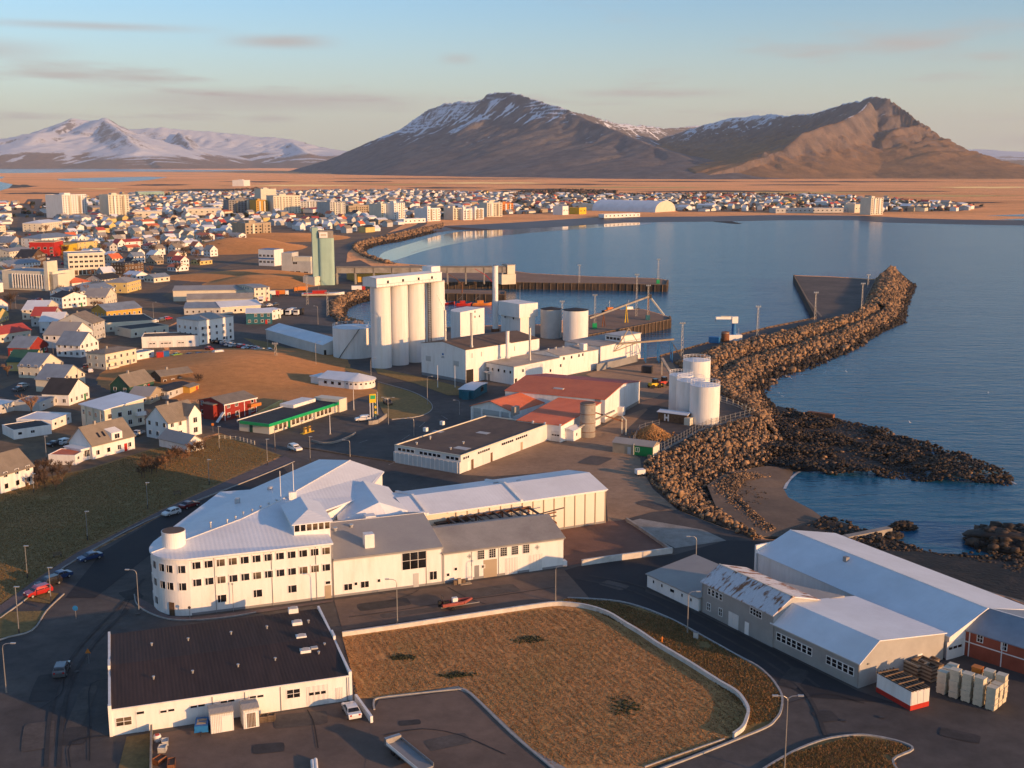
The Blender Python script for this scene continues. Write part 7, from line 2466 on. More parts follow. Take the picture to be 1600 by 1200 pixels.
# ================================================================== TREES AND SHRUBS
def twigs(h, r, n, seed, trunk=.12):
    """bare branching crown: trunk mesh data and twig mesh data"""
    rd = random.Random(seed)
    tr = MB()
    cr = MB()
    base = Vector((0, 0, 0))
    tips = []

    def grow(p, d, ln, rad, lev):
        q = p + d * ln
        (tr if lev < 2 else cr).bar(p, q, rad, rad * .6, 5 if lev < 2 else 3)
        if lev == 4:
            return
        k = (n if lev == 0 else 4 if lev < 3 else 3)
        for i in range(k):
            a = rd.uniform(0, 6.28); s = rd.uniform(.35, .95)
            nd_ = (d + Vector((math.cos(a), math.sin(a), rd.uniform(-.1, .5))) * s).normalized()
            st = p.lerp(q, rd.uniform(.45, 1))
            grow(st, nd_, ln * rd.uniform(.55, .8), max(rad * .55, .045), lev + 1)
    grow(base, Vector((rd.uniform(-.05, .05), rd.uniform(-.05, .05), 1)).normalized(), h * .34, trunk, 0)
    return tr, cr


TREES = []
for k in range(4):
    a, b = twigs(6.0 + k, 3, 6 + k % 2, 10 + k, .2)
    TREES.append((mesh('trunk', a.V, a.F, TWIGD), mesh('crown', b.V, b.F, TWIG), mesh('crown', b.V, b.F, TWIGD)))


def tree(px, py, label, sc=1.0, k=0, dark=False, group='bare trees of the town', name='bare_tree', pos=None):
    g = pos or G(px, py)
    t = thing(name, label, 'tree' if 'tree' in name else 'shrub', (g[0], g[1], 0), random.uniform(0, 6.28), group)
    ob('trunk', TREES[k][0], t, (0, 0, 0), 0, (sc, sc, sc))
    ob('crown', TREES[k][2 if dark else 1], t, (0, 0, 0), 0, (sc, sc, sc))


tree(50, 652, 'large bare tree with orange lit twigs among the left houses', 1.25, 2, group=None)
tree(12, 588, 'bare reddish tree at the left edge below the wide house', .8, 1, group=None)
tree(312, 604, 'dark bare tree at the edge of the grassy mound', .7, 3, True, group=None)
tree(190, 524, 'bare tree between the black flat roofs', .8, 0, group=None)
tree(155, 484, 'bare tree beside the cream gabled house', .9, 1, group=None)
tree(235, 430, 'bare tree beside the dark timber house', 1.2, 2, group=None)
ORD = 'first second third fourth fifth sixth seventh eighth ninth tenth eleventh twelfth thirteenth fourteenth fifteenth sixteenth seventeenth eighteenth nineteenth twentieth twenty-first twenty-second twenty-third twenty-fourth twenty-fifth twenty-sixth'.split()
for i in range(26):
    t_ = i / 25
    p = G(222 + 95 * t_, 744 - 36 * t_ + random.uniform(-5, 5))
    tree(0, 0, f'{ORD[i]} leafless bush from the left in the hedge row above the footpath', random.uniform(.5, .72), random.randrange(4), random.random() < .5, 'hedge row above the footpath', 'bare_shrub', (p.x, p.y))
dark_x = sorted(random.uniform(48, 112) for i in range(16))
for i in range(16):
    p = G(dark_x[i], random.uniform(735, 768))
    tree(0, 0, f'{ORD[i]} leafless dark bush from the left below the white left edge house', random.uniform(.5, .7), random.randrange(4), True, 'dark bushes left of the lawn bank', 'bare_shrub', (p.x, p.y))
cnt = 0
while cnt < 170:
    x, y = random.uniform(-620, -100), random.uniform(480, 1350)
    if not inside(ZONES[0], x, y) or (np.hypot(ROAD[:, 0] - x, ROAD[:, 1] - y) < 9).any():
        continue
    s_, d_ = random.uniform(.8, 1.7), random.random() < .5
    tree(0, 0, f'{"small" if s_ < 1.2 else "large"} {"dark" if d_ else "pale"} bare garden tree {"near the harbour" if y < 700 else "in the middle of the town" if y < 1000 else "in the far streets"}', s_, random.randrange(4), d_, 'bare garden trees of the town', 'bare_tree', (x, y))
    cnt += 1
# far woods: one mass
rw = np.random.default_rng(4)
cv = ico(1)
PW = []
for Z, n in ((GP([(800, 301), (880, 297), (965, 299), (960, 304), (880, 305), (800, 305)]), 900), (GP([(350, 299), (400, 295), (430, 297), (400, 301)]), 200), (GP([(960, 303), (1100, 303), (1300, 305), (1300, 309), (1050, 310)]), 500), (ZONES[1], 900), (ZONES[2], 1500)):
    PW.append(scatter_poly(Z, n, rw, 1.5))
PW = np.concatenate(PW)
rockmass('far_woods', PW, rw.uniform(2.0, 5.5, len(PW)), [FIR, TWIGD, TWIG], (.35, .4, .25), None, 8, 'dark woods and garden trees at the back of the town')

# grass tufts on the near field and the banks
def tufts(name, poly, n, h, mats, label, z=.08, seed=1, w=.05, rows=False):
    r = np.random.default_rng(seed)
    Pn = scatter_poly(poly, n, r, z)
    dn = fbm(Pn[:, 0] / 5, Pn[:, 1] / 5, 3, seed)
    Pn = Pn[dn > .2]
    if rows:
        u_ = Pn[:, 0] * .92 + Pn[:, 1] * .39 + (fbm(Pn[:, 0] / 14, Pn[:, 1] / 14, 2, 3) - .5) * 3
        Pn = Pn[np.sin(u_ * 5.6) * .55 + r.normal(0, .8, len(Pn)) > -.2]
    n = len(Pn)
    a = r.uniform(0, 6.28, (n, 3)); hh = r.uniform(.5, 1.3, (n, 3)) * h
    lean = r.uniform(-.6, .6, (n, 3, 2)) * h
    V = np.zeros((n, 3, 3, 3))
    c, s = np.cos(a), np.sin(a)
    for k, sg in ((0, -1), (1, 1)):
        V[:, :, k, 0] = Pn[:, None, 0] + sg * c * w * 2; V[:, :, k, 1] = Pn[:, None, 1] + sg * s * w * 2; V[:, :, k, 2] = z - .02
    V[:, :, 2, 0] = Pn[:, None, 0] + lean[:, :, 0]; V[:, :, 2, 1] = Pn[:, None, 1] + lean[:, :, 1]; V[:, :, 2, 2] = z + hh
    F = np.arange(n * 9).reshape(-1, 3)
    o = ob(name, npmesh(name, V.reshape(-1, 3), F, mats, np.repeat(r.integers(0, len(mats), n), 3)))
    o['kind'] = 'stuff'; o['label'] = label


STRAW = mat('straw', (0.46, 0.235, 0.10), 0.95, vs=.3, var=.15, world=True)
STRAWD = mat('green_straw', (0.24, 0.17, 0.065), 0.95, vs=.3, var=.15, world=True)
field_poly = GP([(537, 998), (800, 960), (862, 951), (920, 956), (1000, 997), (1100, 1060), (1150, 1092), (1164, 1118), (1150, 1148), (1020, 1198), (860, 1196), (735, 1082), (717, 1071), (590, 1090), (556, 1088)])
tufts('field_grass', field_poly, 60000, .085, [STRAW, STRAW, STRAW, STRAWD], 'dry brown grass covering the walled field', .09, 5, rows=True)
tufts('bank_grass', GP([(-60, 775), (60, 750), (140, 734), (235, 704), (340, 680), (436, 712), (250, 796), (120, 860), (0, 942), (-60, 985)]), 40000, .12, [STRAWD, GRASSO, STRAWD], 'rough grass on the bank above the footpath', .08, 6)
tufts('verge_grass', GP([(887, 936), (955, 940), (1050, 970), (1150, 1025), (1199, 1056), (1221, 1090), (1212, 1125), (1166, 1135), (1166, 1110), (1100, 1054), (1000, 991), (920, 951), (862, 946)]), 12000, .18, [STRAWD, STRAW, GRASS], 'short grass between the low wall and the road', .085, 7)
tufts('island_grass', GP([(1180, 1212), (1237, 1179), (1332, 1152), (1405, 1162), (1422, 1172), (1395, 1187), (1410, 1214), (1300, 1250)]), 8000, .18, [STRAWD, STRAW, GRASS], 'short grass on the kerbed traffic island', .1, 8)
BUSHG = mat('dark_weeds', (0.045, 0.045, 0.015), 0.95, vs=.5, var=.2, world=True)
for px, py, rx, ry, lab in ((830, 1000, 2.6, .8, 'long dark weed patch in the upper part of the field'), (976, 1104, 2.0, 1.6, 'round dark weed patch in the lower part of the field'), (628, 1028, 1.6, .5, 'small dark weed patch near the dark roofed store'), (715, 1056, 2.2, .5, 'thin weed strip above the parking lot path')):
    g = G(px, py)
    n = 110
    P4 = np.c_[g.x + rng.normal(0, rx * .5, n), g.y + rng.normal(0, ry * .9, n), np.full(n, .12)]
    rockmass('weed_patch', P4, rng.uniform(.08, .3, n), [BUSHG], (1.0,), None, 12, lab, flat=.8)

# ================================================================== WALLS, FENCES
def lowwall(name, label, pts, w, h, m, z=0.0, n=4, cap=None):
    t = thing(name, label, 'wall')
    P = smooth_line(GP(pts), n)
    ribbon('wall_body', P, w, z - .2, z + h, m, t)
    if cap:
        ribbon('coping', P, w + .12, z + h, z + h + .08, cap, t)
    return t


lowwall('field_wall', 'long low white concrete wall curving round the dry field', [(535, 995), (640, 980), (800, 956), (862, 947.5), (890, 948), (920, 952.5), (950, 962.5), (975, 977.5), (1000, 992.5), (1025, 1009.5), (1050, 1024.5), (1075, 1039.5), (1100, 1055.5), (1125, 1071.5), (1150, 1086.5), (1162, 1100.5), (1169, 1115.5), (1166, 1130), (1160, 1143), (1146, 1154)], .3, .75, WALLC, cap=WALLC)
lowwall('court_wall', 'white concrete wall along the front of the gravel court', [(909, 884), (950, 878), (1050, 864.5)], .35, 1.1, WALLC, cap=WALLC, n=2)
lowwall('court_wall', 'concrete wall along the right side of the gravel court', [(979, 814), (1015, 838), (1050, 863)], .5, .7, CONC, n=2)
for px in (979, 990, 1003, 1017, 1034):
    pass
lowwall('forecourt_wall', 'curved low concrete wall below the filling station', [(487, 690), (505, 694), (525, 692), (548, 683), (555, 678)], .3, .6, CONC)
lowwall('forecourt_wall', 'straight low wall beside the filling station price pylon', [(576, 664), (590, 662), (604, 652)], .3, 1.2, CONC, n=2)
lowwall('garden_wall', 'long pale garden wall behind the filling station', [(392, 658), (441, 632)], .3, 1.6, YELLOW, n=1)
lowwall('yard_wall', 'dark blue grey wall along the conveyor yard', [(932, 580), (965, 573), (996, 565)], .3, 2.6, GREY, n=1)
lowwall('plank_barrier', 'white plank barrier beside the parked white car', [(556, 1095), (581, 1130)], .35, 1.0, WHITE, n=1)
lowwall('boundary_wall', 'grey boundary wall at the bottom edge below the store', [(237, 1144), (236, 1215)], .25, 1.1, CONC, n=1)
lowwall('road_edge_beam', 'long brown timber edging along the road junction', [(470, 700), (545, 712), (617, 723)], .35, .35, WOOD, n=1)


def fence(label, pts, gap, h, base=0.0, m=STEELD, pm=STEEL, z=0.0, slats=True):
    t = thing('fence', label, 'fence')
    P = GP(pts)
    tot = sum((P[i + 1] - P[i]).length for i in range(len(P) - 1))
    n = max(2, int(tot / gap) + 1)
    Q = resample(P, n)
    if base:
        ribbon('base_wall', P, .4, z - 2.2, z + base, CONC, t)
    for a, b in zip(Q[:-1], Q[1:]):
        ob('post', POSTM(pm, h), t, (a[0], a[1], z + base))
        for zz_ in (.12, .5, .96):
            MB().beam((a[0], a[1], z + base + h * zz_), (b[0], b[1], z + base + h * zz_), .05, .05).build('rail', pm, t)
        if slats:
            s = MB()
            d = Vector((b[0] - a[0], b[1] - a[1]))
            k = int(d.length / .28)
            for i in range(1, k):
                q = Vector((a[0], a[1])) + d * i / k
                s.bar((q.x, q.y, z + base + .05), (q.x, q.y, z + base + h), .018, n=3)
            s.build('mesh_panel', m, t)
    ob('post', POSTM(pm, h), t, (Q[-1][0], Q[-1][1], z + base))


PM = {}
def POSTM(m, h):
    if (m.name, h) not in PM:
        b = MB().box(-.07, -.07, 0, .07, .07, h + .15)
        PM[(m.name, h)] = mesh('post', b.V, b.F, m)
    return PM[(m.name, h)]


fence('steel fence on concrete wall from the green shed to the tank corner', [(1033, 706), (1060, 692), (1088, 676), (1103, 670)], 2.2, 1.9, .4)
fence('steel fence on concrete wall along the sea side of the tanks', [(1103, 670), (1140, 660), (1178, 650)], 2.2, 1.9, .4)
fence('post fence behind the white tanks above the boulders', [(1178, 650), (1150, 635), (1126, 628)], 3.0, 1.8, .0, slats=False, pm=CREAM)
fence('low wire fence round the wood chip yard', [(990, 690), (1000, 672), (1030, 664)], 3.0, 1.6, 0, slats=False)
fence('timber paling fence along the house drive above the lawn', [(343, 686), (372, 688), (398, 695)], 1.6, 1.0, 0, m=WOOD, pm=CREAM)
fence('guard fence along the quay edge of the outer platform, left', [(1240, 431), (1262, 470), (1283, 496)], 5, .9, 0, slats=False, pm=CONC)
fence('guard rail along the inner side of the breakwater head', [(1344, 489), (1356, 460), (1369, 436)], 4, 1.0, 0, slats=False, pm=CONC)

# ================================================================== SHEDS AND YARD THINGS
GS = Bld('green_shed', 'low shed with green and tan walls and grey roof beside the wood chips', 'shed', G(957, 707), G(1020, 715), 4.6)
GS.gable(TAN, ROOFG, 2.7, 3.6, oh=.2, og=.15)
GS.piece('green_cladding', GREEN, 'f', GS.L * .76, 1.35, GS.L * .46, 2.6, .05)
GS.piece('gable_panel', PANEL, 'r', 2.3, 1.35, 4.4, 2.6, .04)
GS.window('f', GS.L * .62, 1.6, .9, 1.0, nx=2)
GS.dpx('f', 983, 706, .95, 2.0, PALEG)
GS.piece('post', CREAM, 'f', GS.L * .53, 1.5, .2, 3, .2)
HS = Bld('dark_shed', 'dark shed with white H shaped door boards and pale roof below the tanks', 'shed', G(1028, 657.5), G(1073, 663.5), 3.6)
HS.gable(BROWNW, ROOFW, 2.7, 3.1, oh=.3, og=.3)
for dx, w, h in ((-.55, .42, 2.0), (.55, .42, 2.0), (0, .8, .5)):
    HS.piece('white_board', WHITE, 'f', HS.L * .3 + dx, 1.3, w, h, .06)
HS.box('crate', CREAM, HS.L * .95, -.9, 0, HS.L * 1.15, 1.5, 2.1)
g = G(1019, 681)
n = 2600
rr = np.abs(rng.normal(0, 2.6, n)); aa = rng.uniform(0, 6.28, n)
Pc = np.c_[g.x + rr * np.cos(aa), g.y + rr * np.sin(aa) * 1.1, np.clip(3.3 - rr * .62, .05, 9)]
CHIP = mat('wood_chips', (0.46, 0.235, 0.085), .9, vs=1, var=.2, world=True)
o = rockmass('wood_chip_pile', Pc, rng.uniform(.12, .35, n), [CHIP], (1.0,), None, 3, 'heap of orange wood chips in the fenced yard')
o['category'] = 'pile'; del o['kind']
MB().lathe([(5.4, 0), (3.0, 1.4), (1.2, 2.8), (.1, 3.3)], 20).build('core', CHIP, o, (g.x, g.y, 0))
tr = thing('utility_trailer', 'small white box trailer at the edge of the boulder slope', 'trailer', (*G(1000, 743), 0), R(20))
MB().box(-1.1, -.8, .5, 1.1, .8, 1.6).build('box', WHITE, tr)
for x in (-.6, .6):
    for y in (-.7, .7):
        MB().lathe([(.28, -.08), (.28, .08)], 12).build('wheel', BLACK, tr, (x, y, .28)).rotation_euler = (R(90), 0, 0)
MB().beam((1.1, 0, .5), (2.0, 0, .45), .12, .1).build('drawbar', STEELD, tr)

# white container with timber frames, frame piles, tub stacks
WC = Bld('white_tank_box', 'white container with dark red base and timber frames on its roof', 'container', G(1369, 1081), G(1422, 1111), 3.4)
WC.box('body', WHITE, 0, 0, .75, WC.L, WC.W, 2.75)
WC.box('red_base', REDP, -.03, -.03, 0, WC.L + .03, WC.W + .03, .75)
for k in range(3):
    WC.piece('panel', WHITEBAND, 'r', .6 + k * 1.1, 1.75, 1.0, 1.9, .05)
for k in range(6):
    y = .2 + k * .6
    MB().beam((-.3, y, 2.9), (WC.L + .2, y + random.uniform(-.15, .15), 2.9), .18, .16).build('timber', WOOD, WC.root)
for k in range(5):
    x = .3 + k * WC.L / 5
    MB().beam((x, -.2, 3.05), (x + random.uniform(-.3, .3), 3.5, 3.05), .16, .14).build('timber', WOOD, WC.root)
WC.box('roof', ROOFB, .1, .1, 2.75, WC.L - .1, WC.W - .1, 2.79)


def framepile(label, px, py, ang, n):
    t = thing('frame_pile', label, 'timber frame', (*G(px, py), 0), R(ang))
    for k in range(n):
        j = random.uniform(-.12, .12)
        b = MB()
        z = .15 + k * .28
        b.box(-1.9 + j, -1.3, z, 1.9 + j, -1.0, z + .24).box(-1.9 + j, 1.0, z, 1.9 + j, 1.3, z + .24).box(-1.9 + j, -1.0, z, -1.6 + j, 1.0, z + .24).box(1.6 + j, -1.0, z, 1.9 + j, 1.0, z + .24)
        b.build('frame', WOOD if k % 2 else TAN, t)


framepile('stack of timber frames behind the white container, left', 1425, 1051, -58, 7)
framepile('stack of timber frames behind the white container, right', 1447, 1057, -58, 8)
framepile('small stack of timber frames against the grey workshop wall', 1442, 1037, -58, 4)
tb = MB()
tb.box(-.62, -.55, .1, .62, .55, .88).box(-.68, -.61, .78, .68, .61, .9).box(-.5, -.5, 0, -.3, .5, .1).box(.3, -.5, 0, .5, .5, .1)
TUBM = [mesh('fish_tub', tb.V, tb.F, TUB), mesh('fish_tub', tb.V, tb.F, ORANGE)]
t0, tx, ty = G(1472, 1083), Vector((math.cos(R(-45)), math.sin(R(-45)))), Vector((math.cos(R(45)), math.sin(R(45))))
for i in range(5):
    for j in range(3):
        hh = random.choice((4, 4, 5)) if not (i == 1 and j == 2) else 3
        for k in range(hh):
            p = t0 + tx * (i * 1.75) + ty * (j * 1.5)
            orange = (i in (1, 2) and j == 2 and k == hh - 1)
            o = ob('fish_tub', TUBM[1 if orange else 0], None, (p.x + random.uniform(-.05, .05), p.y + random.uniform(-.05, .05), .05 + k * .82), R(-45 + random.uniform(-3, 3)))
            row = ('front', 'middle', 'rear')[j]
            col = ('first', 'second', 'third', 'fourth', 'fifth')[i]
            lev = ('bottom', 'second', 'third', 'fourth', 'top')[k if k < hh - 1 else 4]
            tag(o, f'{"orange" if orange else "white"} fish tub, {lev} of the {col} stack in the {row} row', 'tub', 'stacked fish tubs by the red warehouse')

# things beside the dark roofed store
bt = thing('blue_trailer', 'small covered blue trailer with tarpaulin beside the box shed', 'trailer', (*G(316, 1141), 0), R(100))
MB().box(-1.3, -.85, .45, 1.3, .85, 1.25).build('tarpaulin', BLUEP, bt)
MB().box(-1.35, -.9, .35, 1.35, .9, .6).build('chassis', BLUEP, bt)
for y in (-.95, .95):
    MB().lathe([(.3, -.09), (.3, .09)], 14).build('wheel', BLACK, bt, (0, y, .3)).rotation_euler = (R(90), 0, 0)
for k in (-.45, .45):
    MB().box(k - .28, -.6, 1.25, k + .28, .6, 1.3).build('patch', TAN, bt)
MB().beam((-1.3, 0, .45), (-2.5, 0, .4), .12, .1).build('drawbar', STEELD, bt)
jk = random.Random(3)
for i, (nm, lab, px, py, m, sx, sy, sz) in enumerate((('plastic_drum', 'round pale drum beside the boundary wall', 246, 1158, WHITE, .8, .8, .9), ('fish_crate', 'grey crate beside the boundary wall', 254, 1174, PALEG, 1.1, 1.0, .8), ('scrap_block', 'rusty engine block on the ground by the boundary wall', 249, 1192, RUSTY, 1.6, 1.1, .8),
                                              ('scrap_block', 'dark rusty scrap heap at the bottom edge', 268, 1197, RUSTY, 2.0, 1.0, .7), ('scrap_block', 'pale winch frame near the drum', 258, 1163, PALEG, 1.2, .9, .7), ('wood_crate', 'brown crate beside the narrow shed', 412, 1127, WOOD, 1.1, .9, .9), ('wood_crate', 'open timber crate beside the brown crate', 424, 1126, WOOD, 1.0, .9, 1.0))):
    t = thing(nm, lab, 'crate' if 'crate' in nm else ('drum' if 'drum' in nm else 'scrap'), (*G(px, py), 0), jk.uniform(0, 3))
    if 'drum' in nm:
        MB().lathe([(.45, 0), (.5, .3), (.5, .7), (.42, .9)], 18).build('shell', m, t)
        MB().lathe([(.3, .9), (.3, .97)], 18).build('lid', REDP, t)
    else:
        for k in range(4):
            z = k * sz / 4
            b = MB().box(-sx / 2, -sy / 2, z, sx / 2, -sy / 2 + .08, z + sz / 5).box(-sx / 2, sy / 2 - .08, z, sx / 2, sy / 2, z + sz / 5).box(-sx / 2, -sy / 2, z, -sx / 2 + .08, sy / 2, z + sz / 5).box(sx / 2 - .08, -sy / 2, z, sx / 2, sy / 2, z + sz / 5)
            b.build('slat', m, t)
        MB().box(-sx / 2 + .1, -sy / 2 + .1, 0, sx / 2 - .1, sy / 2 - .1, sz * .75).build('core', m, t)
for i, (px, py) in enumerate(((488, 1192), (493, 1190))):
    a = G(px, py); b = a + Vector((.9, -4.2))
    tag(MB().bar((a.x, a.y, .3), (b.x, b.y, .3), .24, n=10).build('drain_pipe', WHITE), ('left', 'right')[i] + ' of two white pipes lying at the bottom edge', 'pipe')
ft = thing('flatbed_trailer', 'white flatbed trailer with wheels on the lot at the bottom edge', 'trailer', (*G(640, 1190), 0), R(-55))
MB().box(-4, -1.1, .7, 4, 1.1, .9).build('bed', GREY, ft)
for y in (-1.15, 1.1):
    MB().box(-4, y, .9, 4, y + .06, 1.3).build('side_board', STEEL if y > 0 else WHITE, ft)
for x in (-2.5, -1.3):
    for y in (-.95, .95):
        MB().lathe([(.42, -.14), (.42, .14)], 16).build('wheel', BLACK, ft, (x, y, .42)).rotation_euler = (R(90), 0, 0)
MB().box(-4.6, -1.1, .6, -4.0, 1.1, 1.6).build('head_board', STEEL, ft)
pl = thing('pallet', 'pale timber pallets leaning on the packing hall wall', 'pallet', (*G(713, 913), 0), R(21))
for k in range(3):
    MB().box(-.6 + k * .8, -.5, .0, .0 + k * .8, .1, .8 + .3 * (k % 2)).build('board', WOOD if k != 1 else TAN, pl)
MB().box(.5, -1.0, 0, 2.6, -.1, .2).build('base', TAN, pl)


# ================================================================== CARS
PAINT = {}


def paint(n, c):
    if n not in PAINT:
        m = mat('car_paint_' + n, c, .3, vs=.8, var=.03, spec=.6)
        m.node_tree.nodes['Principled BSDF'].inputs['Coat Weight'].default_value = .6
        PAINT[n] = m
    return PAINT[n]


for n, c in (('white', (.72, .72, .70)), ('black', (.018, .018, .02)), ('red', (.42, .02, .02)), ('silver', (.36, .37, .38)), ('blue', (.02, .05, .14)), ('green', (.22, .42, .05)), ('darkred', (.16, .012, .015)), ('grey', (.10, .105, .11))):
    paint(n, c)
CARM = {}
LAMPW = mat('head_lamp', (.8, .8, .78), .15, vs=1, var=.02)
LAMPR = mat('tail_lamp', (.4, .01, .01), .2, vs=1, var=.02)


def carparts(kind):
    """shaped body and glass of a car, x forward"""
    if kind in CARM:
        return CARM[kind]
    if kind == 'suv':
        L, W, prof = 4.6, 1.86, [(-2.3, .35), (-2.32, .95), (-2.2, 1.08), (-1.95, 1.58), (-1.75, 1.7), (.25, 1.7), (.55, 1.62), (1.1, 1.08), (2.0, .98), (2.28, .8), (2.32, .4)]
        glass = [(-2.0, 1.1), (-1.82, 1.58), (.35, 1.58), (.95, 1.1)]
    elif kind == 'hatch':
        L, W, prof = 3.9, 1.7, [(-1.95, .32), (-1.97, .85), (-1.85, 1.0), (-1.5, 1.42), (-1.2, 1.5), (.1, 1.5), (.4, 1.42), (1.0, .98), (1.7, .86), (1.93, .7), (1.97, .36)]
        glass = [(-1.6, 1.0), (-1.35, 1.4), (.2, 1.4), (.85, 1.0)]
    elif kind == 'van':
        L, W, prof = 5.2, 2.0, [(-2.6, .4), (-2.62, 1.3), (-2.55, 2.2), (-2.4, 2.35), (1.1, 2.35), (1.4, 2.2), (2.0, 1.3), (2.5, 1.1), (2.62, .8), (2.62, .42)]
        glass = [(.5, 1.35), (.5, 2.05), (1.3, 2.1), (1.85, 1.35)]
    else:
        L, W, prof = 4.5, 1.8, [(-2.25, .34), (-2.27, .8), (-2.2, .98), (-1.55, 1.02), (-1.0, 1.4), (-.7, 1.46), (.15, 1.46), (.5, 1.36), (1.15, .98), (2.0, .84), (2.24, .68), (2.27, .36)]
        glass = [(-1.45, 1.02), (-.95, 1.36), (.3, 1.36), (1.0, 1.0)]
    V, F = [], []
    belt = glass[0][1] - .02
    n = len(prof)
    ring = [(-1, .0), (1, .0)]
    for s in (-1, 1):
        for x, z in prof:
            ins = .0 if z <= belt else min(.2, (z - belt) * .42)
            V.append((x, s * (W / 2 - ins - (.05 if z < .5 else 0)), z))
    F = [tuple(range(n)), tuple(range(2 * n - 1, n - 1, -1))]
    for k in range(n):
        k2 = (k + 1) % n
        F.append((k, n + k, n + k2, k2))
    g = MB()
    def yy(z): return W / 2 - min(.2, (z - belt) * .42) + .012
    for s in (-1, 1):
        q = [(x, s * yy(z + .02), z + .02) for x, z in glass]
        # two panes per side with a pillar between
        xm = (glass[1][0] + glass[2][0]) / 2
        a = [q[0], q[1], (xm - .05, q[1][1], q[1][2]), (xm - .05, q[0][1], q[0][2])]
        b = [(xm + .05, q[0][1], q[0][2]), (xm + .05, q[1][1], q[1][2]), q[2], q[3]]
        for r_ in (a, b):
            g.add(r_, [(0, 1, 2, 3) if s > 0 else (3, 2, 1, 0)])
    # wind screen and rear screen
    for (xa, za), (xb, zb), sg in ((glass[3], glass[2], 1), (glass[0], glass[1], -1)):
        off = .16 * sg
        w0, w1 = yy(za) - .1, yy(zb) - .1
        g.add([(xa + off, -w0, za + .04), (xa + off, w0, za + .04), (xb + off * .9, w1, zb + .03), (xb + off * .9, -w1, zb + .03)], [(0, 1, 2, 3) if sg > 0 else (3, 2, 1, 0)])
    wh = MB().lathe([(.32, -.1), (.33, -.06), (.33, .06), (.32, .1)], 14)
    rm = MB().lathe([(.2, -.115), (.2, .115)], 10)
    CARM[kind] = (L, W, V, F, mesh('glass', g.V, g.F, GLASS), mesh('tyre', wh.V, wh.F, BLACK), mesh('rim', rm.V, rm.F, ALUM), {})
    return CARM[kind]


def car(px, py, hx, hy, col, kind='sedan', label='', group=None, detail=True, pos=None, ang=None):
    L, W, V, F, gm, tm, rm, cache = carparts(kind)
    g = pos or G(px, py)
    if ang is None:
        d = G(hx, hy) - G(px, py)
        ang = math.atan2(d.y, d.x)
    t = thing('parked_car' if kind != 'van' else 'parked_van', label, 'car' if kind != 'van' else 'van', (g[0], g[1], .07), ang, group)
    if col not in cache:
        cache[col] = mesh('body', V, F, PAINT[col])
    ob('body', cache[col], t)
    ob('glass', gm, t)
    for x in (L / 2 - .85, -L / 2 + .8):
        for y in (-W / 2 + .1, W / 2 - .1):
            w = ob('wheel', tm, t, (x, y, .33)); w.rotation_euler = (R(90), 0, 0)
            if detail:
                ob('rim', rm, w)
    if detail:
        z = .82 if kind in ('suv', 'van') else .7
        for y in (-W / 2 + .3, W / 2 - .3):
            ob('headlight', unit(LAMPW), t, (L / 2 - .12, y, z), 0, (.24, .34 if y < 0 else .34, .14)).location.y = y - .17
            ob('taillight', unit(LAMPR), t, (-L / 2 + .06, y - .13, z + .12), 0, (.16, .26, .22))
    return t


car(97, 1052, 104, 1036, 'grey', 'suv', 'dark grey car driving up the road beside the dark roofed store')
car(60, 930, 36, 937, 'red', 'suv', 'red car parked nearest the lawn corner')
car(76, 916, 52, 924, 'black', 'suv', 'black car parked between the red car and a dark blue car')
car(93, 905, 70, 912, 'blue', 'sedan', 'dark blue car parked farthest up the row by the lawn')
car(141, 875, 118, 881, 'blue', 'sedan', 'dark saloon driving along the footpath road')
car(268, 805, 250, 810, 'white', 'hatch', 'white hatchback on the road left of the office')
car(296, 793, 318, 786, 'darkred', 'sedan', 'dark red car behind the white hatchback')
car(549, 1116, 541, 1102, 'white', 'sedan', 'white saloon parked at the end of the dark roofed store')
car(461, 704, 475, 709, 'white', 'suv', 'white estate car driving past the filling station')
car(567, 658, 553, 659, 'white', 'suv', 'white car parked on the filling station forecourt')
car(606, 632, 614, 637, 'black', 'suv', 'black van like car beside the filling station lawn', detail=False)
car(37, 606, 50, 602, 'silver', 'suv', 'silver car parked in the yard of the left houses')
car(30, 611, 44, 608, 'grey', 'sedan', 'dark car parked in front of the silver car')
car(141, 582, 133, 572, 'white', 'hatch', 'white car parked on the street beside the cream houses')
car(133, 575, 126, 566, 'black', 'sedan', 'black car parked behind the white car on the street')
car(95, 541, 89, 533, 'white', 'van', 'white van driving down the street')
car(69, 515, 64, 507, 'silver', 'sedan', 'silver car on the upper street')
car(61, 509, 57, 502, 'white', 'sedan', 'white car on the upper street')
car(103, 694, 117, 690, 'white', 'suv', 'white car parked behind the white mansard house')
car(86, 697, 98, 694, 'black', 'sedan', 'dark car parked next to the white car behind the mansard house')
car(216, 680, 226, 676, 'white', 'sedan', 'white car parked between the two white houses')
cols = ['white', 'silver', 'black', 'grey', 'red', 'white', 'blue', 'white']
rows = [((352, 540), (405, 548), 9, 'outer row of the office block car park'), ((318, 536), (352, 537), 5, 'row under the office block wall'), ((296, 557), (335, 556), 4, 'row along the grassy mound'),
        ((52, 498), (60, 470), 6, 'row in the assembly hall car park'), ((240, 505), (262, 500), 3, 'row beside the black flat roofs'), ((410, 480), (430, 478), 3, 'row beside the cream end block'), ((300, 528), (303, 512), 2, 'pair beside the garage block')]
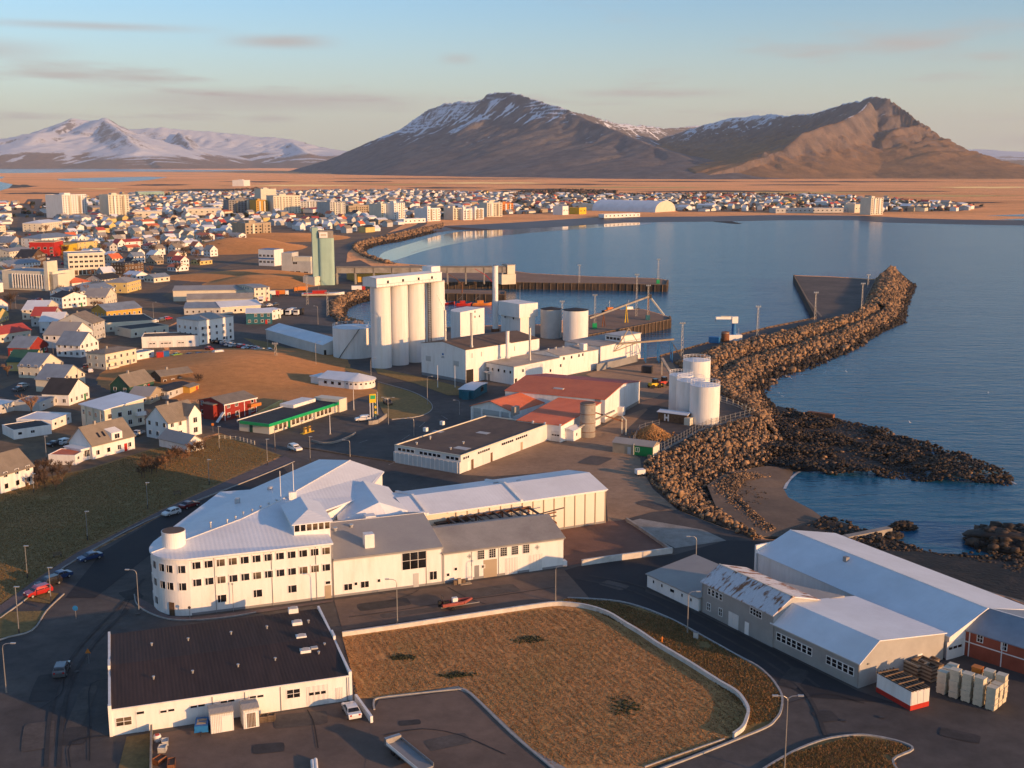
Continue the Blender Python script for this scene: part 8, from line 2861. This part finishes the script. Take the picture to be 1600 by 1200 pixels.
for a, b, n, where in rows:
    for i in range(n):
        t_ = i / max(1, n - 1)
        p = G(a[0] + (b[0] - a[0]) * t_, a[1] + (b[1] - a[1]) * t_)
        c = random.choice(cols)
        o_ = ('first', 'second', 'third', 'fourth', 'fifth', 'sixth', 'seventh', 'eighth', 'ninth')[i]
        car(0, 0, 0, 0, c, random.choice(('sedan', 'hatch', 'suv')), f'{c} car, {o_} in the {where}', 'cars parked in the town', False, (p.x, p.y), R(random.choice((54, 234)) + random.uniform(-5, 5)))
car(327, 547, 333, 548, 'red', 'hatch', 'red car in the middle of the office block car park', detail=False)
car(343, 556, 350, 555, 'white', 'van', 'white van in front of the office block car park', detail=False)
car(277, 557, 284, 556, 'green', 'sedan', 'green striped car beside the blue container', detail=False)
car(383, 557, 388, 555, 'white', 'hatch', 'lone white car at the edge of the grassy mound', detail=False)
car(422, 550, 428, 552, 'white', 'hatch', 'lone white car beside the harbour road', detail=False)
for i in range(26):
    t_ = i / 25
    q = resample(GP([(95, 530), (75, 505), (62, 480), (72, 452), (90, 425), (85, 405), (62, 385), (48, 355), (48, 330)]), 60)
    k = 4 + i * 2
    s_ = random.choice((-4.6, 4.6))
    d = q[k + 1] - q[k]; d /= np.hypot(*d)
    c = random.choice(cols)
    car(0, 0, 0, 0, c, random.choice(('sedan', 'hatch', 'suv')), f'{c} car parked along the main street of the town', 'cars along the main street', False, (q[k][0] - d[1] * s_, q[k][1] + d[0] * s_), math.atan2(d[1], d[0]))
cn_ = Bld('steel_container', 'blue and red steel container beside the hipped apartment house', 'container', G(245, 561), G(265, 560), 2.5)
cn_.box('body', REDP, 0, 0, .05, cn_.L * .55, 2.5, 2.6); cn_.box('blue_end', BLUEP, cn_.L * .55 + .02, 0, .05, cn_.L, 2.5, 2.6)
for k in range(5):
    cn_.piece('rib', BLUEP if k > 2 else REDP, 'f', cn_.L * (k + .5) / 5, 1.3, .12, 2.3, .06)


def truck(px, py, ang, label, cab, boxm):
    t = thing('parked_truck', label, 'truck', (*G(px, py), 0), R(ang))
    c = MB().box(2.2, -1.2, .6, 4.0, 1.2, 2.9).build('cab', cab, t)
    MB().box(3.95, -1.05, 1.7, 4.05, 1.05, 2.6).build('wind_screen', GLASS, c)
    MB().box(-4, -1.25, 1.0, 2.0, 1.25, 3.3).build('load_box', boxm, t)
    MB().box(-4, -.9, .6, 2.2, .9, 1.0).build('chassis', STEELD, t)
    for x in (-3, -1.9, 3):
        for y in (-1.1, 1.1):
            MB().lathe([(.48, -.15), (.48, .15)], 14).build('wheel', BLACK, t, (x, y, .48)).rotation_euler = (R(90), 0, 0)


for px, py, a, lab, c, b in ((443, 492, 250, 'white truck with aerial, left of three in the harbour yard', WHITE, STEELD), (455, 492, 255, 'white truck, middle of three in the harbour yard', WHITE, WHITE), (467, 492, 258, 'white truck, right of three in the harbour yard', WHITE, STEELD),
                              (470, 456, 200, 'orange loader truck below the green tower', ORANGE, ORANGE), (440, 462, 10, 'white and orange lorry near the cream end block', WHITE, ORANGE), (425, 463, 15, 'red and white lorry near the cream end block', REDP, WHITE), (560, 455, 10, 'red and white lorry on the basin quay', REDP, WHITE),
                              (408, 474, 280, 'white truck in front of the arched doors', WHITE, WHITE)):
    truck(px, py, a, lab, c, b)
for px, py, m, a, lab in ((580, 449, GREENB, 8, 'green container on the basin quay'), (412, 466, TEAL, 12, 'dark blue container by the lorries'), (1115, 536, BLUEP, 25, 'blue container on the breakwater quay'), (1010, 583, STEELD, -5, 'long dark container in the gravel yard')):
    b = Bld('steel_container', lab, 'container', G(px - 8, py), G(px + 8, py + 1), 2.5)
    b.box('body', m, 0, 0, .1, b.L, 2.5, 2.6)
    for k in range(6):
        b.piece('rib', m, 'f', b.L * (k + .5) / 6, 1.35, .15, 2.4, .07)


# ================================================================== BOATS
def boat(px, py, ang, L, hull, sup, label, z=SEA_Z, name='fishing_boat'):
    t = thing(name, label, 'boat', (*G(px, py, z), z), R(ang))
    V, F = [], []
    n = 9
    for i in range(n):
        s = i / (n - 1)
        x = -L / 2 + L * s
        w = L * .16 * (1 - max(0, (s - .45) / .55) ** 2.2) * (1 if s > .05 else .9)
        sh = 1.1 + .9 * max(0, s - .5) ** 2 * 3
        V += [(x, -w, sh), (x, -w * .7, .0), (x, 0, -.5), (x, w * .7, .0), (x, w, sh)]
    for i in range(n - 1):
        for k in range(4):
            a = i * 5 + k
            F.append((a, a + 1, a + 6, a + 5))
        a = i * 5
        F.append((a, a + 5, a + 9, a + 4))
    F.append((0, 4, 3, 2, 1))
    MB().add(V, F).build('hull', hull, t)
    h = MB().box(-L * .25, -L * .09, 1.0, L * .08, L * .09, 2.8).build('wheelhouse', sup, t)
    MB().box(L * .07, -L * .08, 2.0, L * .085, L * .08, 2.6).build('windows', GLASS, h)
    MB().bar((-L * .1, 0, 2.8), (-L * .1, 0, 6.5), .08).build('mast', STEEL, t)
    MB().bar((-L * .1, 0, 5.5), (-L * .38, 0, 3.2), .05).build('boom', STEEL, t)
    ribbon('rail', [(-L * .45, -L * .15), (L * .1, -L * .16)], .08, 1.1, 1.6, sup, t)
    return t


boat(693, 476, 8, 13, REDP, WHITE, 'white topped red fishing boat, left of three at the jetty')
boat(725, 477.5, 5, 9, REDP, REDP, 'small bright red boat, middle of three at the jetty')
boat(753, 477, 10, 11, ORANGE, ORANGE, 'orange red work boat, right of three at the jetty')
boat(505, 461, 8, 24, WHITE, REDP, 'white and red boat laid up on the basin quay', 0.6)
boat(985, 487, 30, 12, STEELD, WHITE, 'dark fishing boat moored behind the near pier')
boat(955, 488, 20, 10, BLACK, ORANGE, 'small dark boat moored behind the sloping conveyor')
boat(692, 513, 70, 9, WHITE, REDP, 'white yacht with red mast behind the factory')
for x, y, h, m, lab in ((676, 452, 14, WHITE, 'white jib crane, left of three on the jetty'), (714, 454, 11, RUSTY, 'rusty jib crane, middle of three on the jetty'), (762, 456, 14, REDP, 'red jib crane, right of three on the jetty')):
    t = thing('jib_crane', lab, 'crane', (*G(x + 8, 458), 0))
    MB().bar((0, 0, 0), (0, 0, h * .45), .35, .25, 8).build('post', m, t)
    MB().beam((0, 0, h * .45), (-h * .3, 1, h * .75), .4, .4).build('jib', m, t)
    MB().beam((-h * .3, 1, h * .75), (-h * .75, 2, h), .3, .3).build('jib', m, t)
rb_ = thing('rigid_inflatable_boat', 'red rigid inflatable boat on a road trailer beside the packing hall', 'boat', (*G(712, 950), 0), R(22))
hl = MB()
for s in (-1, 1):
    hl.bar((-2.6, s * .8, 1.0), (1.2, s * .8, 1.05), .3, .3, 10).bar((1.2, s * .8, 1.05), (2.9, 0.05 * s, 1.35), .3, .2, 10)
FRED = mat('faded_red', (0.36, 0.085, 0.06), .7, vs=1, var=.1)
hl.build('tube', FRED, rb_)
MB().add([(-2.6, -.6, .9), (1.4, -.6, .9), (2.6, 0, 1.2), (1.4, .6, .9), (-2.6, .6, .9), (-2.4, 0, .45), (1.6, 0, .5)], [(0, 1, 2, 3, 4), (0, 5, 6, 1), (1, 6, 2), (2, 6, 3), (3, 6, 5, 4), (0, 4, 5)]).build('hull', FRED, rb_)
MB().box(-.6, -.35, .9, .3, .35, 1.9).build('console', WHITE, rb_)
MB().box(-2.2, -.3, .9, -1.2, .3, 1.5).build('seat', BLACK, rb_)
b = MB()
for s in (-.6, .6):
    b.bar((-2.3, s, 1.1), (-2.3, s, 2.5), .05)
b.bar((-2.3, -.6, 2.5), (-2.3, .6, 2.5), .05).build('roll_bar', STEELD, rb_)
MB().box(-3.1, -.25, .7, -2.6, .25, 1.7).build('engine', BLACK, rb_)
MB().beam((-2.6, 0, .4), (4.3, 0, .45), .2, .12).build('trailer_beam', STEEL, rb_)
for y in (-.95, .95):
    MB().lathe([(.3, -.1), (.3, .1)], 14).build('wheel', BLACK, rb_, (-.8, y, .3)).rotation_euler = (R(90), 0, 0)

# ================================================================== HARBOUR MACHINES
kr = thing('harbour_crane', 'blue and white harbour crane on the breakwater quay', 'crane', (*G(1146, 532), 0), R(10))
MB().box(-2.6, -1.8, 0, 3.2, 1.8, 2.6).build('pedestal', WHITE, kr)
MB().lathe([(1.0, 2.6), (.85, 7.5)], 14).build('column', BLUEP, kr)
MB().box(-1.2, -1.0, 7.5, 1.4, 1.0, 10.3).build('machine_house', WHITE, kr)
MB().beam((.5, 0, 9.6), (-8.3, 0, 9.9), 1.3, 1.0).build('boom', WHITE, kr)
MB().beam((-1.0, 0, 10.3), (-6, 0, 10.5), .5, .4).build('boom_ram', STEEL, kr)
MB().bar((-8.2, 0, 9.6), (-8.2, 0, 8.2), .1).build('hook', STEELD, kr)
MB().bar((2.6, 1, 2.6), (2.6, 1, 5), .08).build('aerial', STEEL, kr)
rt = thing('rusty_tank', 'rusty round tank between the blue container and the crane', 'tank', (*G(1133, 534), 0))
MB().lathe([(1.7, -.1), (1.7, 4.0), (1.5, 4.3)], 20).build('shell', RUSTY, rt)
MB().lathe([(1.75, 3.8), (1.75, 4.0)], 20, cap=False).build('rim', STEEL, rt)
cvb = thing('pier_conveyor', 'sloping belt conveyor with trestles on the near pier', 'conveyor', (*G(935, 514), 0))
p0 = Vector((-4, 0, 5)); p1 = Vector((*(G(1014, 498) - G(935, 514)), 11))
for s in (-.5, .5):
    MB().beam(p0 + Vector((0, s, 0)), p1 + Vector((0, s, 0)), .3, .8).build('girder', CONC, cvb)
MB().beam(p0 + Vector((0, 0, .3)), p1 + Vector((0, 0, .3)), .9, .12).build('belt', BLACK, cvb)
for f in (.22, .6, .98):
    q = p0.lerp(p1, f)
    for s in (-1, 1):
        MB().bar((q.x - .5 + s * .2, q.y + s * .9, 0), (q.x, q.y + s * .3, q.z - .3), .18).build('leg', YELP if f == .6 else RUSTY, cvb)
        MB().bar((q.x + .8, q.y + s * .9, 0), (q.x, q.y + s * .3, q.z - .3), .15).build('leg', YELP if f == .6 else RUSTY, cvb)
MB().beam(p1, p1 + Vector((7, -3, -9)), .7, .7).build('chute', CREAM, cvb)
MB().box(p1.x - 1, p1.y - 1, p1.z - 1, p1.x + 1, p1.y + 1, p1.z + 1).build('drive_box', STEELD, cvb)
yc = thing('yard_conveyor', 'tan loading boom on blue steel frame at the end of the store hall', 'conveyor', (*G(996, 566), 0))
MB().beam((-7, -1, 7.2), (14, 3, 8.4), .9, .6).build('boom', TAN, yc)
for a, b in (((-7, -1, 7.2), (-3.5, 0, 13)), ((-3.5, 0, 13), (0, 0, 7.6)), ((-9, -2, 4.5), (0, 0, 7.6)), ((-9, -2, 4.5), (-3.5, 0, 13))):
    MB().beam(a, b, .3, .3).build('stay', TAN, yc)
for x in (3, 8, 13):
    for y in (-1, 3.5):
        MB().beam((x, y, 0), (x, y, 7.4), .35, .35).build('leg', BLUEP, yc)
    MB().beam((x, -1, 4), (x, 3.5, 4), .25, .25).build('tie', BLUEP, yc)
MB().beam((13, 1, 7.4), (18, 2, 0), .3, .3).build('brace', STEELD, yc)
for px, py, lab, m in ((1023, 606, 'yellow and white loader in the yard behind the red roofed shed', YELP), (1037, 603, 'red tractor in the yard behind the red roofed shed', REDP)):
    t = thing('loader', lab, 'loader', (*G(px, py), 0), R(30))
    MB().box(-2, -1, .8, .3, 1, 1.8).build('body', m, t)
    MB().box(-.6, -.8, 1.8, .9, .8, 3.1).build('cab', GLASS, t)
    MB().box(2.6, -1.3, .2, 3.6, 1.3, 1.1).build('bucket', STEELD, t)
    for s in (-.8, .8):
        MB().beam((.5, s, 1.4), (2.8, s, .8), .2, .25).build('arm', m, t)
    for x in (-1.4, 1.2):
        for y in (-1.1, 1.1):
            MB().lathe([(.7, -.2), (.7, .2)], 16).build('wheel', BLACK, t, (x, y, .7)).rotation_euler = (R(90), 0, 0)
pc = thing('pipe_chute', 'bent concrete chute beside the breakwater root', 'chute', (*G(1050, 590), 0))
MB().beam((0, -6, .5), (-2, 0, 4), 1.0, .6).build('lower_chute', CONC, pc)
MB().beam((-2, 0, 4), (-3, 5, 6), 1.0, .6).build('upper_chute', CONC, pc)
MB().beam((-3, 5, 0), (-3, 5, 6), .5, .5).build('post', CONC, pc)


# ================================================================== LAMPS, MASTS, SIGNS
def hgt(px, py, ptop):
    return RP(px, ptop, G(px, py).y).z


def arm_lamp(px, py, pt, side, label, z0=0.0, double=False, m=STEEL):
    h = max(4.5, hgt(px, py, pt))
    t = thing('street_lamp', label, 'street lamp', (*G(px, py), z0), 0.0, 'street lamps')
    MB().bar((0, 0, 0), (0, 0, h - .7), .095, .06, 8).bar((0, 0, 0), (0, 0, .9), .13, .12, 8).build('pole', m, t)
    for s in ((side, -side) if double else (side,)):
        b = MB()
        pts = [(0, 0, h - .75), (.12 * s, 0, h - .3), (.5 * s, 0, h - .06), (1.3 * s, 0, h)]
        for a, c in zip(pts[:-1], pts[1:]):
            b.bar(a, c, .05, n=6)
        b.build('arm', m, t)
        MB().box(min(1.2 * s, 1.9 * s), -.13, h - .07, max(1.2 * s, 1.9 * s), .13, h + .09).build('lamp_head', ALUM, t)
    return t


for px, py, pt, s, lab in ((217, 953, 890, -1, 'tall arm lamp at the corner before the rounded office end'), (621, 975, 905, -1, 'arm lamp on the verge in front of the middle hall'), (1074, 990, 924, 1, 'arm lamp on the verge facing the rusty roof warehouse'), (1087, 888, 838, -1, 'arm lamp beside the concrete ramp'),
                            (10, 1083, 1005, 1, 'arm lamp at the left edge of the road'), (647, 682, 653, -1, 'arm lamp on the road above the flat workshop'), (547, 714, 694, -1, 'arm lamp at the junction above the office roof'), (718, 648, 626, -1, 'arm lamp beside the open fronted shed'),
                            (668, 632, 588, 1, 'arm lamp at the bend of the harbour road'), (580, 596, 560, 1, 'arm lamp beside the round cafe'), (494, 574, 534, 1, 'arm lamp below the long shed'), (418, 546, 512, 1, 'arm lamp at the left end of the long shed'), (124, 625, 575, 1, 'arm lamp between the cream houses and the street'),
                            (84, 562, 533, 1, 'arm lamp beside the red gabled house'), (108, 530, 512, -1, 'arm lamp in the street row'), (25, 482, 462, 1, 'arm lamp at the assembly hall car park'), (240, 497, 472, 1, 'lamp beside the mustard house'), (497, 507, 478, -1, 'lamp in the harbour yard')):
    arm_lamp(px, py, pt, s, lab)
arm_lamp(868, 940, 884, 1, 'slim lamp post at the corner of the field wall')
arm_lamp(607, 664, 621, 1, 'double armed lamp beside the filling station', double=True)
arm_lamp(1225, 1216, 1087, 1, 'tall double headed lamp at the bottom edge beside the traffic island', double=True)


def post_lamp(px, py, pt, label):
    h = max(3.5, hgt(px, py, pt))
    t = thing('path_lamp', label, 'street lamp', (*G(px, py), .08), 0, 'path lamps')
    MB().bar((0, 0, 0), (0, 0, h), .09, .07, 8).build('pole', STEEL, t)
    MB().box(-.1, -.1, 0, .1, .1, 1.0).build('base', STEELD, t)
    MB().box(-.2, -.15, h - .02, .65, .15, h + .1).build('lamp_head', ALUM, t)


for px, py, pt, lab in ((43, 904, 854, 'path lamp second from the left along the paved path'), (30, 992, 918, 'path lamp on the grass verge at the left edge'), (80, 941, 888, 'path lamp beside the parked red car'), (137, 845, 800, 'path lamp on the bank above the dark saloon'), (231, 796, 755, 'path lamp beside the bench and white hatchback'),
                         (327, 758, 719, 'path lamp on the bank below the hedge row'), (418, 727, 687, 'path lamp at the end of the footpath'), (485, 722, 683, 'path lamp beside the road behind the office'), (73, 721, 682, 'lamp post beside the low garage'), (53, 770, 741, 'short lamp post below the left edge house'), (343, 706, 667, 'white lamp post at the house drive'), (430, 704, 671, 'lamp post at the filling station entrance')):
    post_lamp(px, py, pt, lab)
for px, py, pt, lab in ((516, 679, 645, 'plain tall pole on the filling station forecourt'), (553, 641, 609, 'plain tall pole behind the filling station'), (711, 606, 571, 'white flag pole, right of two beside the factory'), (684, 606, 571, 'white flag pole, left of two beside the factory'), (375, 668, 640, 'pole beside the red house'), (590, 648, 612, 'slim pole beside the price pylon')):
    t = thing('flag_pole', lab, 'pole', (*G(px, py), 0))
    h = hgt(px, py, pt)
    MB().bar((0, 0, 0), (0, 0, h), .1, .06, 8).build('pole', WHITE, t)
    MB().box(-.25, -.25, 0, .25, .25, .3).build('foot', CONC, t)


def mast(px, py, pt, label, w=.8, base=None):
    h = hgt(px, py, pt)
    t = thing('light_mast', label, 'mast', (*G(px, py), 0), 0, 'light masts of the harbour')
    b = MB()
    n = max(4, int(h / 1.6))
    for k in range(3):
        a = 2.09 * k
        b.bar((w * math.cos(a), w * math.sin(a), 0), (w * .45 * math.cos(a), w * .45 * math.sin(a), h), .06, n=4)
        for i in range(n):
            f0, f1 = i / n, (i + 1) / n
            a2 = 2.09 * (k + 1)
            r0_, r1_ = w * (1 - .55 * f0), w * (1 - .55 * f1)
            b.bar((r0_ * math.cos(a), r0_ * math.sin(a), h * f0), (r1_ * math.cos(a2), r1_ * math.sin(a2), h * f1), .035, n=3)
    b.build('lattice', STEEL, t)
    MB().box(-1.1, -.4, h, 1.1, .4, h + .25).build('platform', STEEL, t)
    for x in (-.8, 0, .8):
        MB().box(x - .25, -.5, h + .25, x + .25, -.2, h + .7).build('floodlight', ALUM, t)
    if base:
        MB().box(-1, -1, 0, 1, 1, 2.4).build('base_cabinet', base, t)


for px, py, pt, lab, b in ((1065, 561, 506, 'lattice light mast at the root of the breakwater', None), (1183, 528, 480, 'lattice light mast behind the harbour crane', None), (1273, 503, 458, 'lattice light mast at the start of the outer platform', None), (1346, 488, 444, 'lattice light mast at the breakwater head', None), (1356, 450, 430, 'farther light mast at the breakwater head', None),
                        (1028, 443, 406, 'light mast with green cabinet at the tip of the long pier', GREENB), (994, 494, 430, 'light mast behind the sloping conveyor', None), (1012, 500, 447, 'light mast with green cabinet beside the conveyor head', TEAL), (929, 513, 462, 'light mast with green cabinet at the root of the near pier', GREENB), (878, 520, 472, 'light mast behind the pale tanks', None),
                        (905, 442, 415, 'light mast in the middle of the long pier', None), (480, 476, 432, 'radio mast in the harbour yard', None), (512, 495, 458, 'thin mast beside the small basin', None), (431, 566, 538, 'braced mast beside the harbour road', None)):
    mast(px, py, pt, lab, .7, b)


def sign(px, py, h, shape, m, label, r=.4):
    t = thing('road_sign', label, 'sign', (*G(px, py), .07), 0)
    MB().bar((0, 0, 0), (0, 0, h), .045, n=6).build('post', STEEL, t)
    n = {'round': 20, 'tri': 3, 'sq': 4}[shape]
    b = MB().lathe([(r, -.02), (r, .02)], n).build('face', m, t, (0, -.07, h - r * .6))
    b.rotation_euler = (R(90), R(30 if shape == 'tri' else 45 if shape == 'sq' else 0), 0)


sign(119, 968, 2.2, 'round', BLUEP, 'round blue road sign on the junction island', .45)
sign(139, 1038, 2.3, 'tri', ORANGE, 'yellow triangular give way sign beside the road', .5)
sign(333, 676, 2.6, 'sq', ORANGE, 'yellow square sign at the drive of the steep roofed house', .5)
sign(372, 662, 2.4, 'sq', ORANGE, 'yellow square sign beside the red house', .45)
sign(297, 968, 2.2, 'round', STEELD, 'small dark sign at the foot of the office wall', .25)
sign(365, 956, 5.0, 'sq', ALUM, 'slim lamp like sign in front of the office wall', .2)
hy = thing('fire_hydrant', 'orange fire hydrant on the verge beside the low wall', 'hydrant', (*G(1034, 1004), .08))
MB().lathe([(.18, 0), (.18, .1), (.13, .12), (.13, .7), (.18, .72), (.16, .85), (.02, .95)], 12).build('barrel', ORANGE, hy)
for s in (-1, 1):
    MB().bar((0, 0, .55), (.24 * s, 0, .55), .07).build('outlet', ORANGE, hy)
cbx = thing('cable_cabinet', 'small grey cable cabinet on the verge below the arm lamp', 'cabinet', (*G(1087, 998), .08), R(-30))
MB().box(-.35, -.2, 0, .35, .2, 1.0).build('box', PALEG, cbx); MB().box(-.39, -.24, 1.0, .39, .24, 1.07).build('lid', GREY, cbx)
for px, py, a, lab in ((277, 774, 22, 'bench on the footpath beside the white hatchback'), (90, 871, 30, 'bench on the footpath above the dark parked cars')):
    t = thing('park_bench', lab, 'bench', (*G(px, py), .1), R(a))
    for k in range(3):
        MB().box(-.8, -.25 + k * .17, .42, .8, -.11 + k * .17, .47).build('seat_slat', WOOD, t)
    MB().box(-.8, .25, .6, .8, .3, .9).build('backrest', WOOD, t)
    for x in (-.65, .65):
        MB().box(x - .05, -.25, 0, x + .05, .3, .42).build('leg', STEELD, t)
# gulls over the cove
gl = MB()
gl.add([(0, -.25, 0), (.12, 0, .05), (0, .3, 0), (-.12, 0, .05), (.7, .05, .22), (-.7, .05, .22), (.35, -.08, .12), (-.35, -.08, .12), (.35, .12, .12), (-.35, .12, .12), (0, 0, -.08)],
       [(0, 10, 1), (1, 10, 2), (2, 10, 3), (3, 10, 0), (1, 6, 8), (6, 4, 8), (3, 9, 7), (7, 9, 5), (0, 1, 2, 3)])
GULL = mesh('gull', gl.V, gl.F, WHITE)
for i, (px, py, z) in enumerate(((1288, 582, 3), (1307, 577, 4), (1321, 579, 3.5), (1323, 581, 3), (1229, 588, 2), (1252, 587, 2.5), (1218, 614, 2), (1224, 619, 2), (1544, 614, 5), (1422, 660, 6), (1237, 591, 3), (1214, 593, 2.5))):
    g = G(px, py, z)
    tag(ob('gull', GULL, None, (g.x, g.y, z), random.uniform(0, 6.28), [1.3] * 3), 'white gull flying low over the sea beside the breakwater', 'gull', 'gulls over the water')

# ================================================================== WEAR ON THE ROADS
PZ = .075
PATCH = mat('asphalt_repair', (0.062, 0.056, 0.053), .9, vs=.4, var=.15, world=True, fine=.15, fs=2)
PALE = mat('worn_asphalt', (0.098, 0.083, 0.073), .9, vs=.4, var=.15, world=True, fine=.2, fs=1.5, sheen=.15)
for px, py, w, h, a, m in ((70, 1075, 3.2, 9, 14, PATCH), (128, 1105, 2.2, 13, 10, PALE), (118, 1150, 3.5, 5, 8, PATCH), (60, 1150, 4, 8, 20, PALE), (170, 965, 4, 6, 30, PALE), (205, 930, 3, 5, 40, PATCH), (600, 945, 9, 3.5, 20, PATCH), (760, 925, 12, 4, 22, PALE), (660, 955, 14, 2.0, 20, PALE),
                           (1240, 1060, 3, 7, -30, PATCH), (1290, 1120, 3, 3, 10, PATCH), (1500, 1150, 5, 2.5, -30, PATCH), (640, 1130, 3, 1.5, 10, PATCH), (700, 1160, 6, 3, 25, PALE), (470, 1125, 7, 4, 12, PALE), (420, 1170, 4, 2.5, 12, PATCH), (960, 915, 5, 3, -40, PALE),
                           (630, 660, 5, 8, 30, PALE), (690, 690, 6, 5, -30, PALE), (930, 720, 9, 6, 60, PALE), (1020, 790, 8, 4, -50, PALE)):
    g = G(px, py)
    ca, sa = math.cos(R(a)), math.sin(R(a))
    pts = []
    for k in range(14):
        t_ = 2 * math.pi * k / 14
        q = random.uniform(.96, 1.04)
        ex, ey = math.copysign(abs(math.cos(t_)) ** .25, math.cos(t_)) * w / 2 * q, math.copysign(abs(math.sin(t_)) ** .25, math.sin(t_)) * h / 2 * q
        pts.append(Vector((g.x + ex * ca - ey * sa, g.y + ex * sa + ey * ca)))
    PZ += .0015
    polysheet('road_patch', pts, PZ, m)
CRACK = mat('tar_line', (0.022, 0.021, 0.022), .7, vs=1, var=.1, world=True)
for ln_ in ([(140, 1190), (140, 1120), (142, 1070), (180, 1062)], [(110, 1200), (112, 1160), (175, 1150)], [(190, 960), (205, 935), (218, 925)], [(545, 965), (620, 955), (700, 942), (790, 930), (870, 918)], [(610, 940), (640, 930), (655, 922)], [(480, 1110), (490, 1130), (497, 1170)], [(60, 1110), (95, 1085), (100, 1062)], [(1230, 1100), (1290, 1085), (1350, 1100)], [(600, 1150), (660, 1140), (720, 1150), (790, 1180)], [(700, 918), (730, 935), (760, 945)]):
    flatroad('tar_line', smooth_line(GP(ln_), 3), .16, .123, CRACK)
for ln_ in ([(72, 1200), (78, 1120), (95, 1060), (130, 1005), (185, 950), (225, 905)], [(92, 1200), (98, 1120), (113, 1062), (146, 1008), (200, 952)], [(900, 905), (990, 925), (1090, 975), (1190, 1030), (1260, 1085), (1290, 1150)], [(920, 900), (1005, 918), (1100, 966), (1205, 1022), (1280, 1075)]):
    flatroad('tyre_track', smooth_line(GP(ln_), 4), .55, .118, PATCH)
WPAINT = mat('road_paint', (0.42, 0.41, 0.38), .8, vs=2, var=.3, world=True, contrast=(.4, .6))
for a, b in (((607, 727), (616, 723)), ((540, 735), (556, 730)), ((690, 650), (700, 656)), ((560, 693), (575, 688)), ((628, 688), (640, 680)), ((655, 668), (664, 660))):
    flatroad('road_marking', GP([a, b]), .18, .128, WPAINT)
mc = MB().lathe([(.38, .0), (.38, .02)], 16)
MCM = mesh('manhole_cover', mc.V, mc.F, STEELD)
for i, (px, py, w_) in enumerate(((966, 917, 'beside the rusty roof warehouse'), (1318, 1127, 'in the yard below the grey workshop'), (1378, 1122, 'below the white container'), (215, 960, 'at the rounded end of the office'), (120, 1050, 'beside the driving grey car'), (600, 928, 'in front of the middle hall'))):
    tag(ob('manhole_cover', MCM, None, (*G(px, py), .13)), 'round dark manhole cover ' + w_, 'manhole cover')

# ================================================================== HAZE
hz = MB().box(-16500, -900, -12, 16500, 30500, 1200).build('haze', None)
hz.data.materials.clear()
hm = bpy.data.materials.new('haze')
hm.use_nodes = True
ht = hm.node_tree
ht.nodes.clear()
ho_ = ht.nodes.new('ShaderNodeOutputMaterial')
pv = ht.nodes.new('ShaderNodeVolumePrincipled')
pv.inputs['Color'].default_value = (0.84, 0.9, 1.0, 1)
pv.inputs['Density'].default_value = 2.6e-5
pv.inputs['Anisotropy'].default_value = 0.1
ht.links.new(pv.outputs[0], ho_.inputs['Volume'])
hz.data.materials.append(hm)
hz['kind'] = 'stuff'
hz['label'] = 'thin pale evening haze over the bay and plain'
